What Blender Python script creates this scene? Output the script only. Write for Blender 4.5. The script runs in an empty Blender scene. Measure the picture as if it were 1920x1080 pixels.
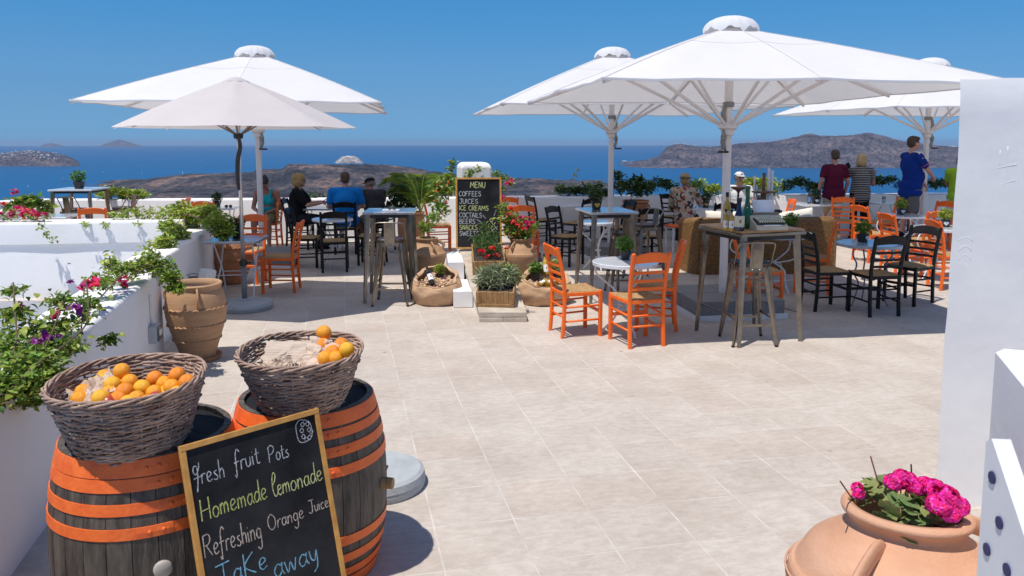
import bpy, math, random
import numpy as np
from mathutils import Vector, Matrix, Quaternion, noise as mnoise
R = math.radians
random.seed(7)
rng = np.random.default_rng(7)
scn = bpy.context.scene
# ------------------------------------------------------------------ camera
FPX, PYC, EYEV, EYEH = 1450.0, 430.0, 266.0, 1.9
PITCH = math.atan((PYC - EYEV) / FPX)
CP, SP = math.cos(PITCH), math.sin(PITCH)
cd = bpy.data.cameras.new('camera')
cam = bpy.data.objects.new('camera', cd)
scn.collection.objects.link(cam)
cam.location = (0, 0, EYEH)
cam.rotation_euler = (math.pi / 2 - PITCH, 0, 0)
cd.sensor_width = 36.0
cd.lens = FPX / 1920 * 36
cd.shift_y = -(540 - PYC) / 1920
cd.clip_start = 0.05
cd.clip_end = 200000
cd.dof.use_dof = True
cd.dof.focus_distance = 6.0
cd.dof.aperture_fstop = 10.0
scn.camera = cam
# ------------------------------------------------------------------ light
SUNV = Vector((-0.25, -0.27, 1.0)).normalized()
SUN_STRENGTH, SKY_STRENGTH = 4.4, 0.15
w = bpy.data.worlds.new('World')
scn.world = w
w.use_nodes = True
nt = w.node_tree
bg = nt.nodes['Background']
sky = nt.nodes.new('ShaderNodeTexSky')
sky.sky_type = 'NISHITA'
sky.sun_disc = False
sky.sun_elevation = math.asin(SUNV.z)
sky.sun_rotation = math.atan2(SUNV.x, SUNV.y)
sky.altitude = 0
sky.air_density = 0.6
sky.dust_density = 0.0
sky.ozone_density = 4.0
# the photograph's deep polarised blue: the sky model's colour corrected by height above the horizon, alike all round
geo = nt.nodes.new('ShaderNodeTexCoord'); sep = nt.nodes.new('ShaderNodeSeparateXYZ'); nt.links.new(geo.outputs['Generated'], sep.inputs[0])
ramp = nt.nodes.new('ShaderNodeValToRGB'); nt.links.new(sep.outputs[2], ramp.inputs[0]); els = ramp.color_ramp.elements
for i_, (p_, c_) in enumerate([(0.0, (.105, .215, .385)), (0.045, (.175, .275, .37)), (0.098, (.22, .37, .445)), (0.168, (.20, .475, .56)), (0.6, (.80, .80, .80))]):
    e_ = els[i_] if i_ < 1 else els.new(p_)
    e_.position = p_; e_.color = (*c_, 1)
els[len(els) - 1].position = 1.0; els[len(els) - 1].color = (.95, .90, .88, 1)
mixs = nt.nodes.new('ShaderNodeMix'); mixs.data_type = 'RGBA'; mixs.blend_type = 'MULTIPLY'; mixs.inputs['Factor'].default_value = 1
nt.links.new(sky.outputs[0], mixs.inputs[6]); nt.links.new(ramp.outputs[0], mixs.inputs[7])
scl_ = nt.nodes.new('ShaderNodeVectorMath'); scl_.operation = 'SCALE'; scl_.inputs['Scale'].default_value = 1.5
nt.links.new(mixs.outputs[2], scl_.inputs[0]); nt.links.new(scl_.outputs[0], bg.inputs[0])
bg.inputs[1].default_value = SKY_STRENGTH
sl = bpy.data.lights.new('sun', 'SUN')
sl.energy = SUN_STRENGTH
sl.angle = R(0.55)
sl.color = (1.0, 0.955, 0.89)
so = bpy.data.objects.new('sun', sl)
so.rotation_euler = SUNV.to_track_quat('Z', 'Y').to_euler()
so.location = (0, 0, 40)
scn.collection.objects.link(so)
scn.view_settings.view_transform = 'Standard'
scn.view_settings.look = 'None'
scn.view_settings.exposure = 0.0
scn.view_settings.gamma = 1.0

# ------------------------------------------------------------------ placing: where a sight line of the photograph meets height z
def G(u, v, z=0.0):
    a = (u - 960) / FPX; b = -(v - PYC) / FPX
    dz = -SP + b * CP; dy = CP + b * SP
    t = (z - EYEH) / dz
    return (a * t, dy * t)
def at(u, y):
    """x of a point seen at column u standing at distance y"""
    return (u - 960) / FPX * (y * CP + 0.15)

# ------------------------------------------------------------------ materials
MATS = {}
def _n(nt, t, **kw):
    n = nt.nodes.new(t)
    for k, v in kw.items(): setattr(n, k, v)
    return n
def mat(name, col, rough=0.6, metal=0.0, var=0.0, vscale=6.0, bump=0.0, bscale=60.0, spec=0.5,
        col2=None, trans=0.0, stretch=(1, 1, 1), coord='Object', island=0.0, coat=0.0, alpha_t=0.0):
    if name in MATS: return MATS[name]
    m = bpy.data.materials.new(name); m.use_nodes = True
    t = m.node_tree; L = t.links
    b = t.nodes['Principled BSDF']
    b.inputs['Base Color'].default_value = (*col, 1)
    b.inputs['Roughness'].default_value = rough
    b.inputs['Metallic'].default_value = metal
    b.inputs['Specular IOR Level'].default_value = spec
    b.inputs['Coat Weight'].default_value = coat
    if alpha_t: b.inputs['Transmission Weight'].default_value = alpha_t
    if var or bump or col2:
        if coord == 'World':
            g = _n(t, 'ShaderNodeNewGeometry'); src = g.outputs['Position']
        else:
            tc = _n(t, 'ShaderNodeTexCoord'); src = tc.outputs['Object']
        mp = _n(t, 'ShaderNodeMapping'); mp.inputs['Scale'].default_value = stretch
        L.new(src, mp.inputs[0])
    if var or col2:
        nz = _n(t, 'ShaderNodeTexNoise'); nz.inputs['Scale'].default_value = vscale
        nz.inputs['Detail'].default_value = 8; nz.inputs['Roughness'].default_value = 0.65
        L.new(mp.outputs[0], nz.inputs['Vector'])
        cr = _n(t, 'ShaderNodeValToRGB')
        c2 = col2 or tuple(c * (1 - var) for c in col)
        c1 = col if col2 else tuple(min(1, c * (1 + var)) for c in col)
        cr.color_ramp.elements[0].position = 0.34; cr.color_ramp.elements[0].color = (*c2, 1)
        cr.color_ramp.elements[1].position = 0.66; cr.color_ramp.elements[1].color = (*c1, 1)
        L.new(nz.outputs[0], cr.inputs[0])
        out = cr.outputs[0]
        if island:
            out = _isl(t, out, island)
        L.new(out, b.inputs['Base Color'])
        rr = _n(t, 'ShaderNodeMapRange')
        rr.inputs['To Min'].default_value = max(0.02, rough - 0.1); rr.inputs['To Max'].default_value = min(1, rough + 0.1)
        L.new(nz.outputs[0], rr.inputs['Value']); L.new(rr.outputs[0], b.inputs['Roughness'])
    elif island:
        rgb = _n(t, 'ShaderNodeRGB'); rgb.outputs[0].default_value = (*col, 1)
        L.new(_isl(t, rgb.outputs[0], island), b.inputs['Base Color'])
    if bump:
        nb = _n(t, 'ShaderNodeTexNoise'); nb.inputs['Scale'].default_value = bscale
        nb.inputs['Detail'].default_value = 5
        L.new(mp.outputs[0], nb.inputs['Vector'])
        bp = _n(t, 'ShaderNodeBump'); bp.inputs['Strength'].default_value = min(1, bump)
        bp.inputs['Distance'].default_value = 0.01
        L.new(nb.outputs[0], bp.inputs['Height']); L.new(bp.outputs[0], b.inputs['Normal'])
    if trans:
        tr = _n(t, 'ShaderNodeBsdfTranslucent')
        s = b.inputs['Base Color']
        if s.is_linked: L.new(s.links[0].from_socket, tr.inputs[0])
        else: tr.inputs[0].default_value = (*col, 1)
        mx = _n(t, 'ShaderNodeMixShader'); mx.inputs[0].default_value = trans
        L.new(b.outputs[0], mx.inputs[1]); L.new(tr.outputs[0], mx.inputs[2])
        L.new(mx.outputs[0], t.nodes['Material Output'].inputs['Surface'])
    MATS[name] = m
    return m
def _isl(t, src, amt):
    g = _n(t, 'ShaderNodeNewGeometry'); hs = _n(t, 'ShaderNodeHueSaturation')
    mr = _n(t, 'ShaderNodeMapRange'); mr.inputs['To Min'].default_value = 1 - amt; mr.inputs['To Max'].default_value = 1 + amt
    t.links.new(g.outputs['Random Per Island'], mr.inputs['Value'])
    t.links.new(mr.outputs[0], hs.inputs['Value'])
    m2 = _n(t, 'ShaderNodeMath', operation='MULTIPLY'); m2.inputs[1].default_value = 7.31
    fr = _n(t, 'ShaderNodeMath', operation='FRACT')
    t.links.new(g.outputs['Random Per Island'], m2.inputs[0]); t.links.new(m2.outputs[0], fr.inputs[0])
    mh = _n(t, 'ShaderNodeMapRange'); mh.inputs['To Min'].default_value = 0.5 - amt * 0.09; mh.inputs['To Max'].default_value = 0.5 + amt * 0.07
    t.links.new(fr.outputs[0], mh.inputs['Value']); t.links.new(mh.outputs[0], hs.inputs['Hue'])
    t.links.new(src, hs.inputs['Color'])
    return hs.outputs[0]

ORANGE = mat('orange_paint', (0.92, 0.150, 0.010), 0.42, var=0.10, vscale=9, bump=0.12, bscale=90)
BLACKP = mat('black_paint', (0.008, 0.0075, 0.009), 0.42, spec=.28, var=0.25, vscale=12, bump=0.1, bscale=90)
RUSH = mat('woven_rush', (0.56, 0.36, 0.17), 0.8, col2=(0.26, 0.15, 0.07), vscale=55, bump=0.6, bscale=160, spec=0.2)
WHITEP = mat('white_paint', (0.78, 0.77, 0.76), 0.4, var=0.03, vscale=10)
ZINC = mat('zinc_top', (0.50, 0.55, 0.60), 0.16, metal=0.75, var=0.08, vscale=5)
WTOP = mat('white_tabletop', (0.74, 0.76, 0.79), 0.14, var=0.03, vscale=7, coat=0.5)
GUN = mat('gunmetal', (0.25, 0.222, 0.185), 0.30, metal=0.85, var=0.22, vscale=9, bump=0.08, bscale=40)
DARKM = mat('dark_metal', (0.04, 0.038, 0.036), 0.4, metal=0.6)
DKWOOD = mat('dark_seat_wood', (0.055, 0.032, 0.026), 0.45, var=0.3, vscale=8, stretch=(1, 8, 1))
OAK = mat('oak_frame', (0.62, 0.32, 0.08), 0.5, col2=(0.45, 0.21, 0.045), vscale=14, stretch=(1, 1, 0.2))
TABLEWOOD = mat('table_wood', (0.52, 0.30, 0.13), 0.5, col2=(0.33, 0.17, 0.07), vscale=7, stretch=(1, 9, 1), bump=0.2, bscale=30)
CRATE = mat('crate_wood', (0.50, 0.30, 0.12), 0.7, col2=(0.27, 0.14, 0.05), vscale=9, stretch=(6, 6, 1), bump=0.4, bscale=60)
PLASTER = mat('white_plaster', (0.82, 0.80, 0.78), 0.85, var=0.03, vscale=2.2, bump=0.30, bscale=9, coord='World', spec=0.2)
PLASTERW = mat('offwhite_plaster', (0.80, 0.785, 0.775), 0.88, var=0.03, vscale=1.2, bump=0.3, bscale=7, coord='World', spec=0.2)  # plain off-white plaster, a touch greyer than the other walls
TERRA = mat('terracotta', (0.50, 0.30, 0.165), 0.78, col2=(0.40, 0.225, 0.115), vscale=7, stretch=(1, 1, 4), bump=0.35, bscale=45)
TERRAR = mat('red_terracotta', (0.50, 0.235, 0.11), 0.72, col2=(0.38, 0.155, 0.065), vscale=6, stretch=(1, 1, 4), bump=0.3, bscale=40)
TERRAP = mat('pale_terracotta', (0.66, 0.375, 0.235), 0.7, col2=(0.56, 0.29, 0.165), vscale=4, stretch=(1, 1, 3), bump=0.25, bscale=70)
SOIL = mat('soil', (0.05, 0.032, 0.022), 0.95, var=0.5, vscale=40, bump=1.0, bscale=70)
CLOTH = mat('umbrella_cloth', (0.84, 0.825, 0.82), 0.9, var=0.02, vscale=3, bump=0.25, bscale=4, trans=0.30, spec=0.15)
LINEN = mat('linen_cloth', (0.70, 0.645, 0.63), 0.9, var=0.025, vscale=3, bump=0.25, bscale=6, trans=0.28, spec=0.15)
POLEW = mat('pole_white', (0.74, 0.69, 0.66), 0.35, var=0.04, vscale=6)
ALU = mat('brushed_aluminium', (0.62, 0.62, 0.62), 0.3, metal=0.8)
GREYP = mat('grey_steel_paint', (0.17, 0.19, 0.20), 0.5)
CONC = mat('concrete_paver', (0.23, 0.225, 0.22), 0.9, var=0.18, vscale=40, bump=0.6, bscale=140)
BASEG = mat('pale_concrete', (0.40, 0.42, 0.42), 0.85, var=0.10, vscale=8, bump=0.3, bscale=70)
LEAF = mat('leaf_green', (0.20, 0.30, 0.038), 0.45, island=0.55, trans=0.28)
LEAFY = mat('leaf_yellow_green', (0.30, 0.39, 0.05), 0.45, island=0.5, trans=0.3)
LEAFD = mat('leaf_dark', (0.045, 0.095, 0.02), 0.5, island=0.5, trans=0.15)
LEAFB = mat('leaf_basil', (0.11, 0.25, 0.025), 0.45, island=0.45, trans=0.25)
LEAFS = mat('leaf_silver', (0.33, 0.38, 0.22), 0.6, island=0.4, trans=0.2)
LEAFG = mat('leaf_geranium', (0.16, 0.235, 0.075), 0.6, var=0.3, vscale=18, trans=0.2, bump=0.3, bscale=30)
PETALM = mat('petal_magenta', (0.62, 0.012, 0.15), 0.5, island=0.4, trans=0.3)
PETALV = mat('petal_violet', (0.26, 0.02, 0.24), 0.5, island=0.4, trans=0.3)
PETALR = mat('petal_red', (0.72, 0.02, 0.015), 0.5, island=0.3, trans=0.3)
PETALP = mat('petal_pink', (0.92, 0.035, 0.37), 0.5, island=0.45, trans=0.35)
STEM = mat('stem', (0.12, 0.085, 0.04), 0.7, var=0.3, vscale=20)
WICKER = mat('wicker', (0.50, 0.375, 0.265), 0.72, col2=(0.22, 0.145, 0.095), vscale=16, bump=0.4, bscale=120, island=0.35, spec=0.35)
RATTAN = mat('rattan', (0.36, 0.175, 0.04), 0.6, col2=(0.13, 0.052, 0.013), vscale=60, bump=0.8, bscale=130, island=0.25)
BURLAP = mat('burlap_sack', (0.60, 0.40, 0.25), 0.9, col2=(0.50, 0.31, 0.18), vscale=8, bump=0.35, bscale=60, spec=0.1)
PAPER = mat('kraft_paper', (0.62, 0.48, 0.37), 0.85, var=0.08, vscale=10, bump=0.3, bscale=25)
WPAPER = mat('white_paper', (0.80, 0.80, 0.84), 0.8)
CHALKB = mat('chalkboard', (0.010, 0.010, 0.012), 0.75, spec=.15, col2=(0.036, 0.036, 0.038), vscale=3.2, stretch=(1, 1, 2.5))
CORK = mat('cork', (0.60, 0.41, 0.26), 0.9, island=0.5, bump=0.4, bscale=80)
BLUEDOT = mat('navy_paint', (0.012, 0.018, 0.10), 0.5)

# ------------------------------------------------------------------ mesh helpers
class MB:
    def __init__(s): s.v = []; s.f = []
    def add(s, V, F, M=None):
        o = len(s.v)
        if M is not None: V = [tuple(M @ Vector(p)) for p in V]
        s.v.extend([tuple(p) for p in V]); s.f.extend([tuple(i + o for i in f) for f in F]); return s
    def box(s, c, d, M=None, ch=0.0):
        x, y, z = c; a, b, e = d[0] / 2, d[1] / 2, d[2] / 2
        if ch <= 0:
            V = [(x + i * a, y + j * b, z + k * e) for k in (-1, 1) for i, j in ((-1, -1), (1, -1), (1, 1), (-1, 1))]
            return s.add(V, [(3, 2, 1, 0), (4, 5, 6, 7), (0, 1, 5, 4), (1, 2, 6, 5), (2, 3, 7, 6), (3, 0, 4, 7)], M)
        V = []
        for k, q in ((-e, ch), (-e + ch, 0), (e - ch, 0), (e, ch)):
            V += [(x + i * (a - q), y + j * (b - q), z + k) for i, j in ((-1, -1), (1, -1), (1, 1), (-1, 1))]
        F = [(3, 2, 1, 0), (12, 13, 14, 15)]
        for r in range(3):
            for i in range(4):
                j = (i + 1) % 4
                F.append((r * 4 + i, r * 4 + j, r * 4 + 4 + j, r * 4 + 4 + i))
        return s.add(V, F, M)
    def sweep(s, P, prof, up=(0, 0, 1), scl=None, caps=True, M=None, closed=False):
        """sweep a closed 2-d profile (list of (a,b)) along points P"""
        P = [Vector(p) for p in P]; n = len(P); k = len(prof); V = []; F = []
        upv = Vector(up); prev = None
        for i, p in enumerate(P):
            if closed: t = (P[(i + 1) % n] - P[i - 1])
            else: t = P[min(i + 1, n - 1)] - P[max(i - 1, 0)]
            t.normalize()
            if prev is None:
                a = upv.cross(t)
                if a.length < 1e-4: a = Vector((1, 0, 0)).cross(t)
                if a.length < 1e-4: a = Vector((0, 1, 0)).cross(t)
            else: a = prev - t * prev.dot(t)
            a.normalize(); prev = a.copy(); b = t.cross(a)
            sc = scl[i] if scl is not None else 1.0
            if not hasattr(sc, '__len__'): sc = (sc, sc)
            V += [tuple(p + a * (q[0] * sc[0]) + b * (q[1] * sc[1])) for q in prof]
        for i in range(n if closed else n - 1):
            i2 = (i + 1) % n
            for j in range(k):
                j2 = (j + 1) % k
                F.append((i * k + j, i * k + j2, i2 * k + j2, i2 * k + j))
        if caps and not closed:
            F.append(tuple(range(k - 1, -1, -1))); F.append(tuple((n - 1) * k + j for j in range(k)))
        return s.add(V, F, M)
    def tube(s, P, r, n=8, scl=None, M=None, closed=False):
        return s.sweep(P, [(r * math.cos(2 * math.pi * i / n), r * math.sin(2 * math.pi * i / n)) for i in range(n)], scl=scl, M=M, closed=closed)
    def bar(s, P, w, h, up=(0, 0, 1), ch=None, scl=None, M=None):
        c = min(w, h) * 0.16 if ch is None else ch
        a, b = w / 2, h / 2
        pr = [(-a + c, -b), (a - c, -b), (a, -b + c), (a, b - c), (a - c, b), (-a + c, b), (-a, b - c), (-a, -b + c)]
        return s.sweep(P, pr, up=up, scl=scl, M=M)
    def lathe(s, prof, n=24, M=None, cap=True, th0=0, th1=2 * math.pi):
        full = abs(th1 - th0 - 2 * math.pi) < 1e-6
        m = n if full else n + 1
        V = []; F = []
        for r, z in prof:
            for i in range(m):
                t = th0 + (th1 - th0) * i / n
                V.append((r * math.cos(t), r * math.sin(t), z))
        for k in range(len(prof) - 1):
            for i in range(n):
                j = (i + 1) % m
                F.append((k * m + i, k * m + j, (k + 1) * m + j, (k + 1) * m + i))
        if cap and full:
            if prof[0][0] > 1e-4: F.append(tuple(range(m - 1, -1, -1)))
            if prof[-1][0] > 1e-4: F.append(tuple((len(prof) - 1) * m + i for i in range(m)))
        return s.add(V, F, M)
    def ball(s, c, r, n=10, m=7, M=None):
        if not hasattr(r, '__len__'): r = (r, r, r)
        V = [(c[0], c[1], c[2] - r[2])]; F = []
        for k in range(1, m):
            p = math.pi * k / m
            for i in range(n):
                t = 2 * math.pi * i / n
                V.append((c[0] + r[0] * math.sin(p) * math.cos(t), c[1] + r[1] * math.sin(p) * math.sin(t), c[2] - r[2] * math.cos(p)))
        V.append((c[0], c[1], c[2] + r[2]))
        for i in range(n):
            j = (i + 1) % n
            F.append((0, 1 + j, 1 + i)); F.append((len(V) - 1, 1 + (m - 2) * n + i, 1 + (m - 2) * n + j))
            for k in range(m - 2):
                a = 1 + k * n
                F.append((a + i, a + j, a + n + j, a + n + i))
        return s.add(V, F, M)
    def capsule(s, p0, p1, r0, r1, n=12, flat=None):
        p0, p1 = Vector(p0), Vector(p1); d = p1 - p0; L = d.length
        if L < 1e-6: return s.ball(p0, r0)
        P = []; S = []
        for k in range(5):
            a = math.pi / 2 * (1 - k / 5); P.append(p0 - d / L * r0 * math.sin(a)); S.append(max(0.02, r0 * math.cos(a)))
        P.append(p0); S.append(r0); P.append(p1); S.append(r1)
        for k in range(1, 6):
            a = math.pi / 2 * k / 5; P.append(p1 + d / L * r1 * math.sin(a)); S.append(max(0.02, r1 * math.cos(a)))
        fl = flat or (1, 1)
        pr = [(fl[0] * math.cos(2 * math.pi * i / n), fl[1] * math.sin(2 * math.pi * i / n)) for i in range(n)]
        # guard against degenerate end rings
        S = [max(x, 0.0015) if x != 0.02 else 0.0015 for x in S]
        return s.sweep(P, pr, scl=S)
    def mesh(s, name, smooth=False):
        me = bpy.data.meshes.new(name)
        me.from_pydata(s.v, [], s.f); me.update()
        if smooth: me.polygons.foreach_set('use_smooth', [True] * len(me.polygons))
        return me
    def obj(s, name, m, parent=None, smooth=False):
        me = s.mesh(name, smooth); me.materials.append(m)
        return link(name, me, parent)
def link(name, me, parent=None, loc=None, rot=None):
    o = bpy.data.objects.new(name, me); scn.collection.objects.link(o)
    if parent is not None: o.parent = parent
    if loc is not None: o.location = loc
    if rot is not None: o.rotation_euler = rot
    return o
def autosmooth(o, ang=35):
    me = o.data
    me.polygons.foreach_set('use_smooth', [True] * len(me.polygons))
    try: me.set_sharp_from_angle(angle=R(ang))
    except Exception: pass
    return o
def tag(o, label, cat, group=None):
    o['label'] = label; o['category'] = cat
    if group: o['group'] = group
    return o
def thing(name, label, cat, loc=(0, 0, 0), rotz=0.0, group=None):
    o = bpy.data.objects.new(name, None); scn.collection.objects.link(o)
    o.empty_display_size = 0.1
    o.location = loc if len(loc) == 3 else (loc[0], loc[1], 0); o.rotation_euler = (0, 0, rotz)
    return tag(o, label, cat, group)
def struct(o): o['kind'] = 'structure'; return o
def stuff(o): o['kind'] = 'stuff'; return o
CH = {}
def kids(o):
    return [c for c in scn.collection.objects if c.parent is o]
def snapshot(o):
    """list of (object, [(child, [grandchildren])]) made once so that copying stays quick"""
    ks = kids(o)
    return (o, [(k, kids(k)) for k in ks])
def dup(snap, label, loc, rotz=0.0, group=None):
    r = snap[0].copy(); scn.collection.objects.link(r)
    r.location = loc if len(loc) == 3 else (loc[0], loc[1], 0); r.rotation_euler = (0, 0, rotz); r['label'] = label
    if group: r['group'] = group
    for c, gs in snap[1]:
        d = c.copy(); scn.collection.objects.link(d); d.parent = r
        for g in gs:
            e = g.copy(); scn.collection.objects.link(e); e.parent = d
    return r
def crm(P, k=6, closed=False):
    """Catmull-Rom smoothing"""
    P = [Vector(p) if len(p) == 3 else Vector((p[0], p[1], 0)) for p in P]; out = []; n = len(P)
    rngi = range(n if closed else n - 1)
    for i in rngi:
        if closed: a, b, c, d = P[i - 1], P[i], P[(i + 1) % n], P[(i + 2) % n]
        else: a, b, c, d = P[max(i - 1, 0)], P[i], P[i + 1], P[min(i + 2, n - 1)]
        for j in range(k):
            t = j / k
            out.append(0.5 * ((2 * b) + (-a + c) * t + (2 * a - 5 * b + 4 * c - d) * t * t + (-a + 3 * b - 3 * c + d) * t ** 3))
    if not closed: out.append(P[-1])
    return out
def RZ(a): return Matrix.Rotation(a, 4, 'Z')
def T(x, y, z): return Matrix.Translation((x, y, z))

# leaves: folded two-triangle blades scattered about points
def leaves(mb, pts, size, up=0.5, asp=0.5, sizevar=0.4, droop=0.0, nrm=None):
    n = len(pts); pts = np.asarray(pts)
    d = rng.normal(size=(n, 3)); d[:, 2] = d[:, 2] * 0.6 - droop
    d /= np.linalg.norm(d, axis=1)[:, None]
    u = rng.normal(size=(n, 3)); u[:, 2] = np.abs(u[:, 2]) + up * 2
    s = np.cross(d, u); s /= np.linalg.norm(s, axis=1)[:, None] + 1e-9
    nn = np.cross(s, d)
    L = size * (1 + sizevar * rng.uniform(-1, 1, n))[:, None]; W = L * asp
    b = pts; t = pts + d * L; m = pts + d * L * 0.45
    l = m + s * W * 0.5 + nn * L * 0.12; r = m - s * W * 0.5 + nn * L * 0.12
    V = np.stack([b, l, t, r], 1).reshape(-1, 3)
    o = len(mb.v)
    mb.v.extend(map(tuple, V.tolist()))
    mb.f.extend([(o + 4 * i, o + 4 * i + 3, o + 4 * i + 2) for i in range(n)])
    mb.f.extend([(o + 4 * i, o + 4 * i + 2, o + 4 * i + 1) for i in range(n)])
    return mb
def cloud(c, r, n, shell=0.5):
    """points in an ellipsoid, denser near its skin"""
    d = rng.normal(size=(n, 3)); d /= np.linalg.norm(d, axis=1)[:, None]
    q = (shell + (1 - shell) * rng.uniform(0, 1, n) ** 0.7)[:, None] * (1 + 0.12 * np.sin(d[:, :1] * 9 + c[0] * 7) * np.cos(d[:, 1:2] * 8))
    r = np.array(r if hasattr(r, '__len__') else (r, r, r))
    return np.array(c) + d * q * r
# ================================================================== SETTING
ROT = math.atan(0.22)                     # the terrace grid is turned this much
EX = Vector((math.cos(ROT), math.sin(ROT), 0)); NX = Vector((-math.sin(ROT), math.cos(ROT), 0))
# ---- sea
m = bpy.data.materials.new('sea_water'); m.use_nodes = True; t = m.node_tree
b = t.nodes['Principled BSDF']; b.inputs['Roughness'].default_value = 0.35; b.inputs['Specular IOR Level'].default_value = 0.06
g = _n(t, 'ShaderNodeNewGeometry'); mp = _n(t, 'ShaderNodeMapping'); mp.inputs['Scale'].default_value = (0.00018, 0.0009, 1)
t.links.new(g.outputs['Position'], mp.inputs[0])
nz = _n(t, 'ShaderNodeTexNoise'); nz.inputs['Scale'].default_value = 1; nz.inputs['Detail'].default_value = 6
t.links.new(mp.outputs[0], nz.inputs['Vector'])
cr = _n(t, 'ShaderNodeValToRGB'); cr.color_ramp.elements[0].position = 0.3; cr.color_ramp.elements[1].position = 0.7
cr.color_ramp.elements[0].color = (0.0002, 0.076, 0.205, 1); cr.color_ramp.elements[1].color = (0.0004, 0.088, 0.232, 1)
t.links.new(nz.outputs[0], cr.inputs[0]); t.links.new(cr.outputs[0], b.inputs['Base Color'])
nb = _n(t, 'ShaderNodeTexNoise'); nb.inputs['Scale'].default_value = 0.05; nb.inputs['Detail'].default_value = 4
t.links.new(g.outputs['Position'], nb.inputs['Vector'])
bp = _n(t, 'ShaderNodeBump'); bp.inputs['Strength'].default_value = 0.5; bp.inputs['Distance'].default_value = 2.0
t.links.new(nb.outputs[0], bp.inputs['Height']); t.links.new(bp.outputs[0], b.inputs['Normal'])
SEAZ = -270.0
mb = MB(); rings = [0.5, 500, 2000, 5000, 10000, 20000, 35000, 60000]
mb.lathe([(r, SEAZ) for r in rings], n=96, cap=False)
mb.f = [tuple(reversed(f)) for f in mb.f]
struct(mb.obj('sea', m))

# ---- far land: rock shaded by noise, built as height fields along sight directions
def rockmat(name, c1, c2, c3, sc):
    m = bpy.data.materials.new(name); m.use_nodes = True; t = m.node_tree; L = t.links
    b = t.nodes['Principled BSDF']; b.inputs['Roughness'].default_value = 0.95; b.inputs['Specular IOR Level'].default_value = 0.05
    g = _n(t, 'ShaderNodeNewGeometry')
    n1 = _n(t, 'ShaderNodeTexNoise'); n1.inputs['Scale'].default_value = sc; n1.inputs['Detail'].default_value = 10; n1.inputs['Roughness'].default_value = 0.7
    mp = _n(t, 'ShaderNodeMapping'); mp.inputs['Scale'].default_value = (1, 1, 2.2)
    L.new(g.outputs['Position'], mp.inputs[0]); L.new(mp.outputs[0], n1.inputs['Vector'])
    cr = _n(t, 'ShaderNodeValToRGB'); e = cr.color_ramp.elements
    e[0].position = 0.40; e[0].color = (*c1, 1); e[1].position = 0.63; e[1].color = (*c3, 1)
    k = e.new(0.51); k.color = (*c2, 1)
    L.new(n1.outputs[0], cr.inputs[0])
    n2 = _n(t, 'ShaderNodeTexNoise'); n2.inputs['Scale'].default_value = sc * 9; n2.inputs['Detail'].default_value = 6
    L.new(g.outputs['Position'], n2.inputs['Vector'])
    mx = _n(t, 'ShaderNodeMix'); mx.data_type = 'RGBA'; mx.blend_type = 'MULTIPLY'; mx.inputs['Factor'].default_value = 0.8
    c2r = _n(t, 'ShaderNodeValToRGB'); c2r.color_ramp.elements[0].position = 0.38; c2r.color_ramp.elements[0].color = (0.35, 0.37, 0.42, 1)
    c2r.color_ramp.elements[1].position = 0.6; c2r.color_ramp.elements[1].color = (1.2, 1.15, 1.1, 1)
    L.new(n2.outputs[0], c2r.inputs[0]); L.new(cr.outputs[0], mx.inputs[6]); L.new(c2r.outputs[0], mx.inputs[7])
    L.new(mx.outputs[2], b.inputs['Base Color'])
    return m
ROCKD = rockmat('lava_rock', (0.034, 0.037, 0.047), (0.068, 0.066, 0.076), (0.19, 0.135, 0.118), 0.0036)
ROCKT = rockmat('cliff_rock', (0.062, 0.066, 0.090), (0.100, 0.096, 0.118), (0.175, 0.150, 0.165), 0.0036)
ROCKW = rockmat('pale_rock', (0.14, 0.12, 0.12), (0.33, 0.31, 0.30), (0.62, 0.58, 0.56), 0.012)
def ang(v): return PITCH - math.atan((PYC - v) / FPX)
def landform(name, sil, vbase, depth, m, nu=260, nv=46, rough=12.0, peak=0.5, seed=0, cliff=1.6, pre=0.0, dfront=None):
    us = np.linspace(sil[0][0], sil[-1][0], nu); vs = np.interp(us, [p[0] for p in sil], [p[1] for p in sil])
    V = []; F = []
    D0 = dfront or (EYEH - SEAZ) / math.tan(ang(vbase))
    for i in range(nu):
        u = us[i]; edge = min(i, nu - 1 - i) / (nu * 0.06)
        Dr = D0 + depth * peak
        zr = EYEH - Dr * math.tan(ang(vs[i]))
        a = (u - 960) / FPX
        for j in range(nv):
            tt = j / (nv - 1)
            D = D0 + depth * tt
            x = a * D * 1.0; y = D
            if tt <= peak: h = 1 - (1 - tt / peak) ** cliff
            else: h = max(0, 1 - ((tt - peak) / (1 - peak)) ** 1.5)
            k = mnoise.fractal(Vector((x * 0.0016 + seed, y * 0.0016, 0)), 0.9, 2.1, 5)
            k2 = abs(mnoise.fractal(Vector((x * 0.0045 + seed, y * 0.002, 3)), 0.8, 2.2, 4))
            k3 = mnoise.fractal(Vector((x * 0.016 + seed, y * 0.009, 9)), 0.7, 2.3, 4)
            z = SEAZ - 1.0 + max(0.0, (zr - SEAZ)) * h + k3 * rough * .30 * min(1, h * 3) + (k * rough - k2 * rough * 1.3) * min(1, h * 2.2) * min(1, abs(tt - peak) * 5 + 0.28)
            if j == 0 or j == nv - 1: z = SEAZ - 3
            V.append((x, y, max(z, SEAZ - 3)))
    for i in range(nu - 1):
        for j in range(nv - 1):
            a0 = i * nv + j
            F.append((a0, a0 + nv, a0 + nv + 1, a0 + 1))
    mb = MB(); mb.add(V, F)
    return struct(mb.obj(name, m, smooth=False))
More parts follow.
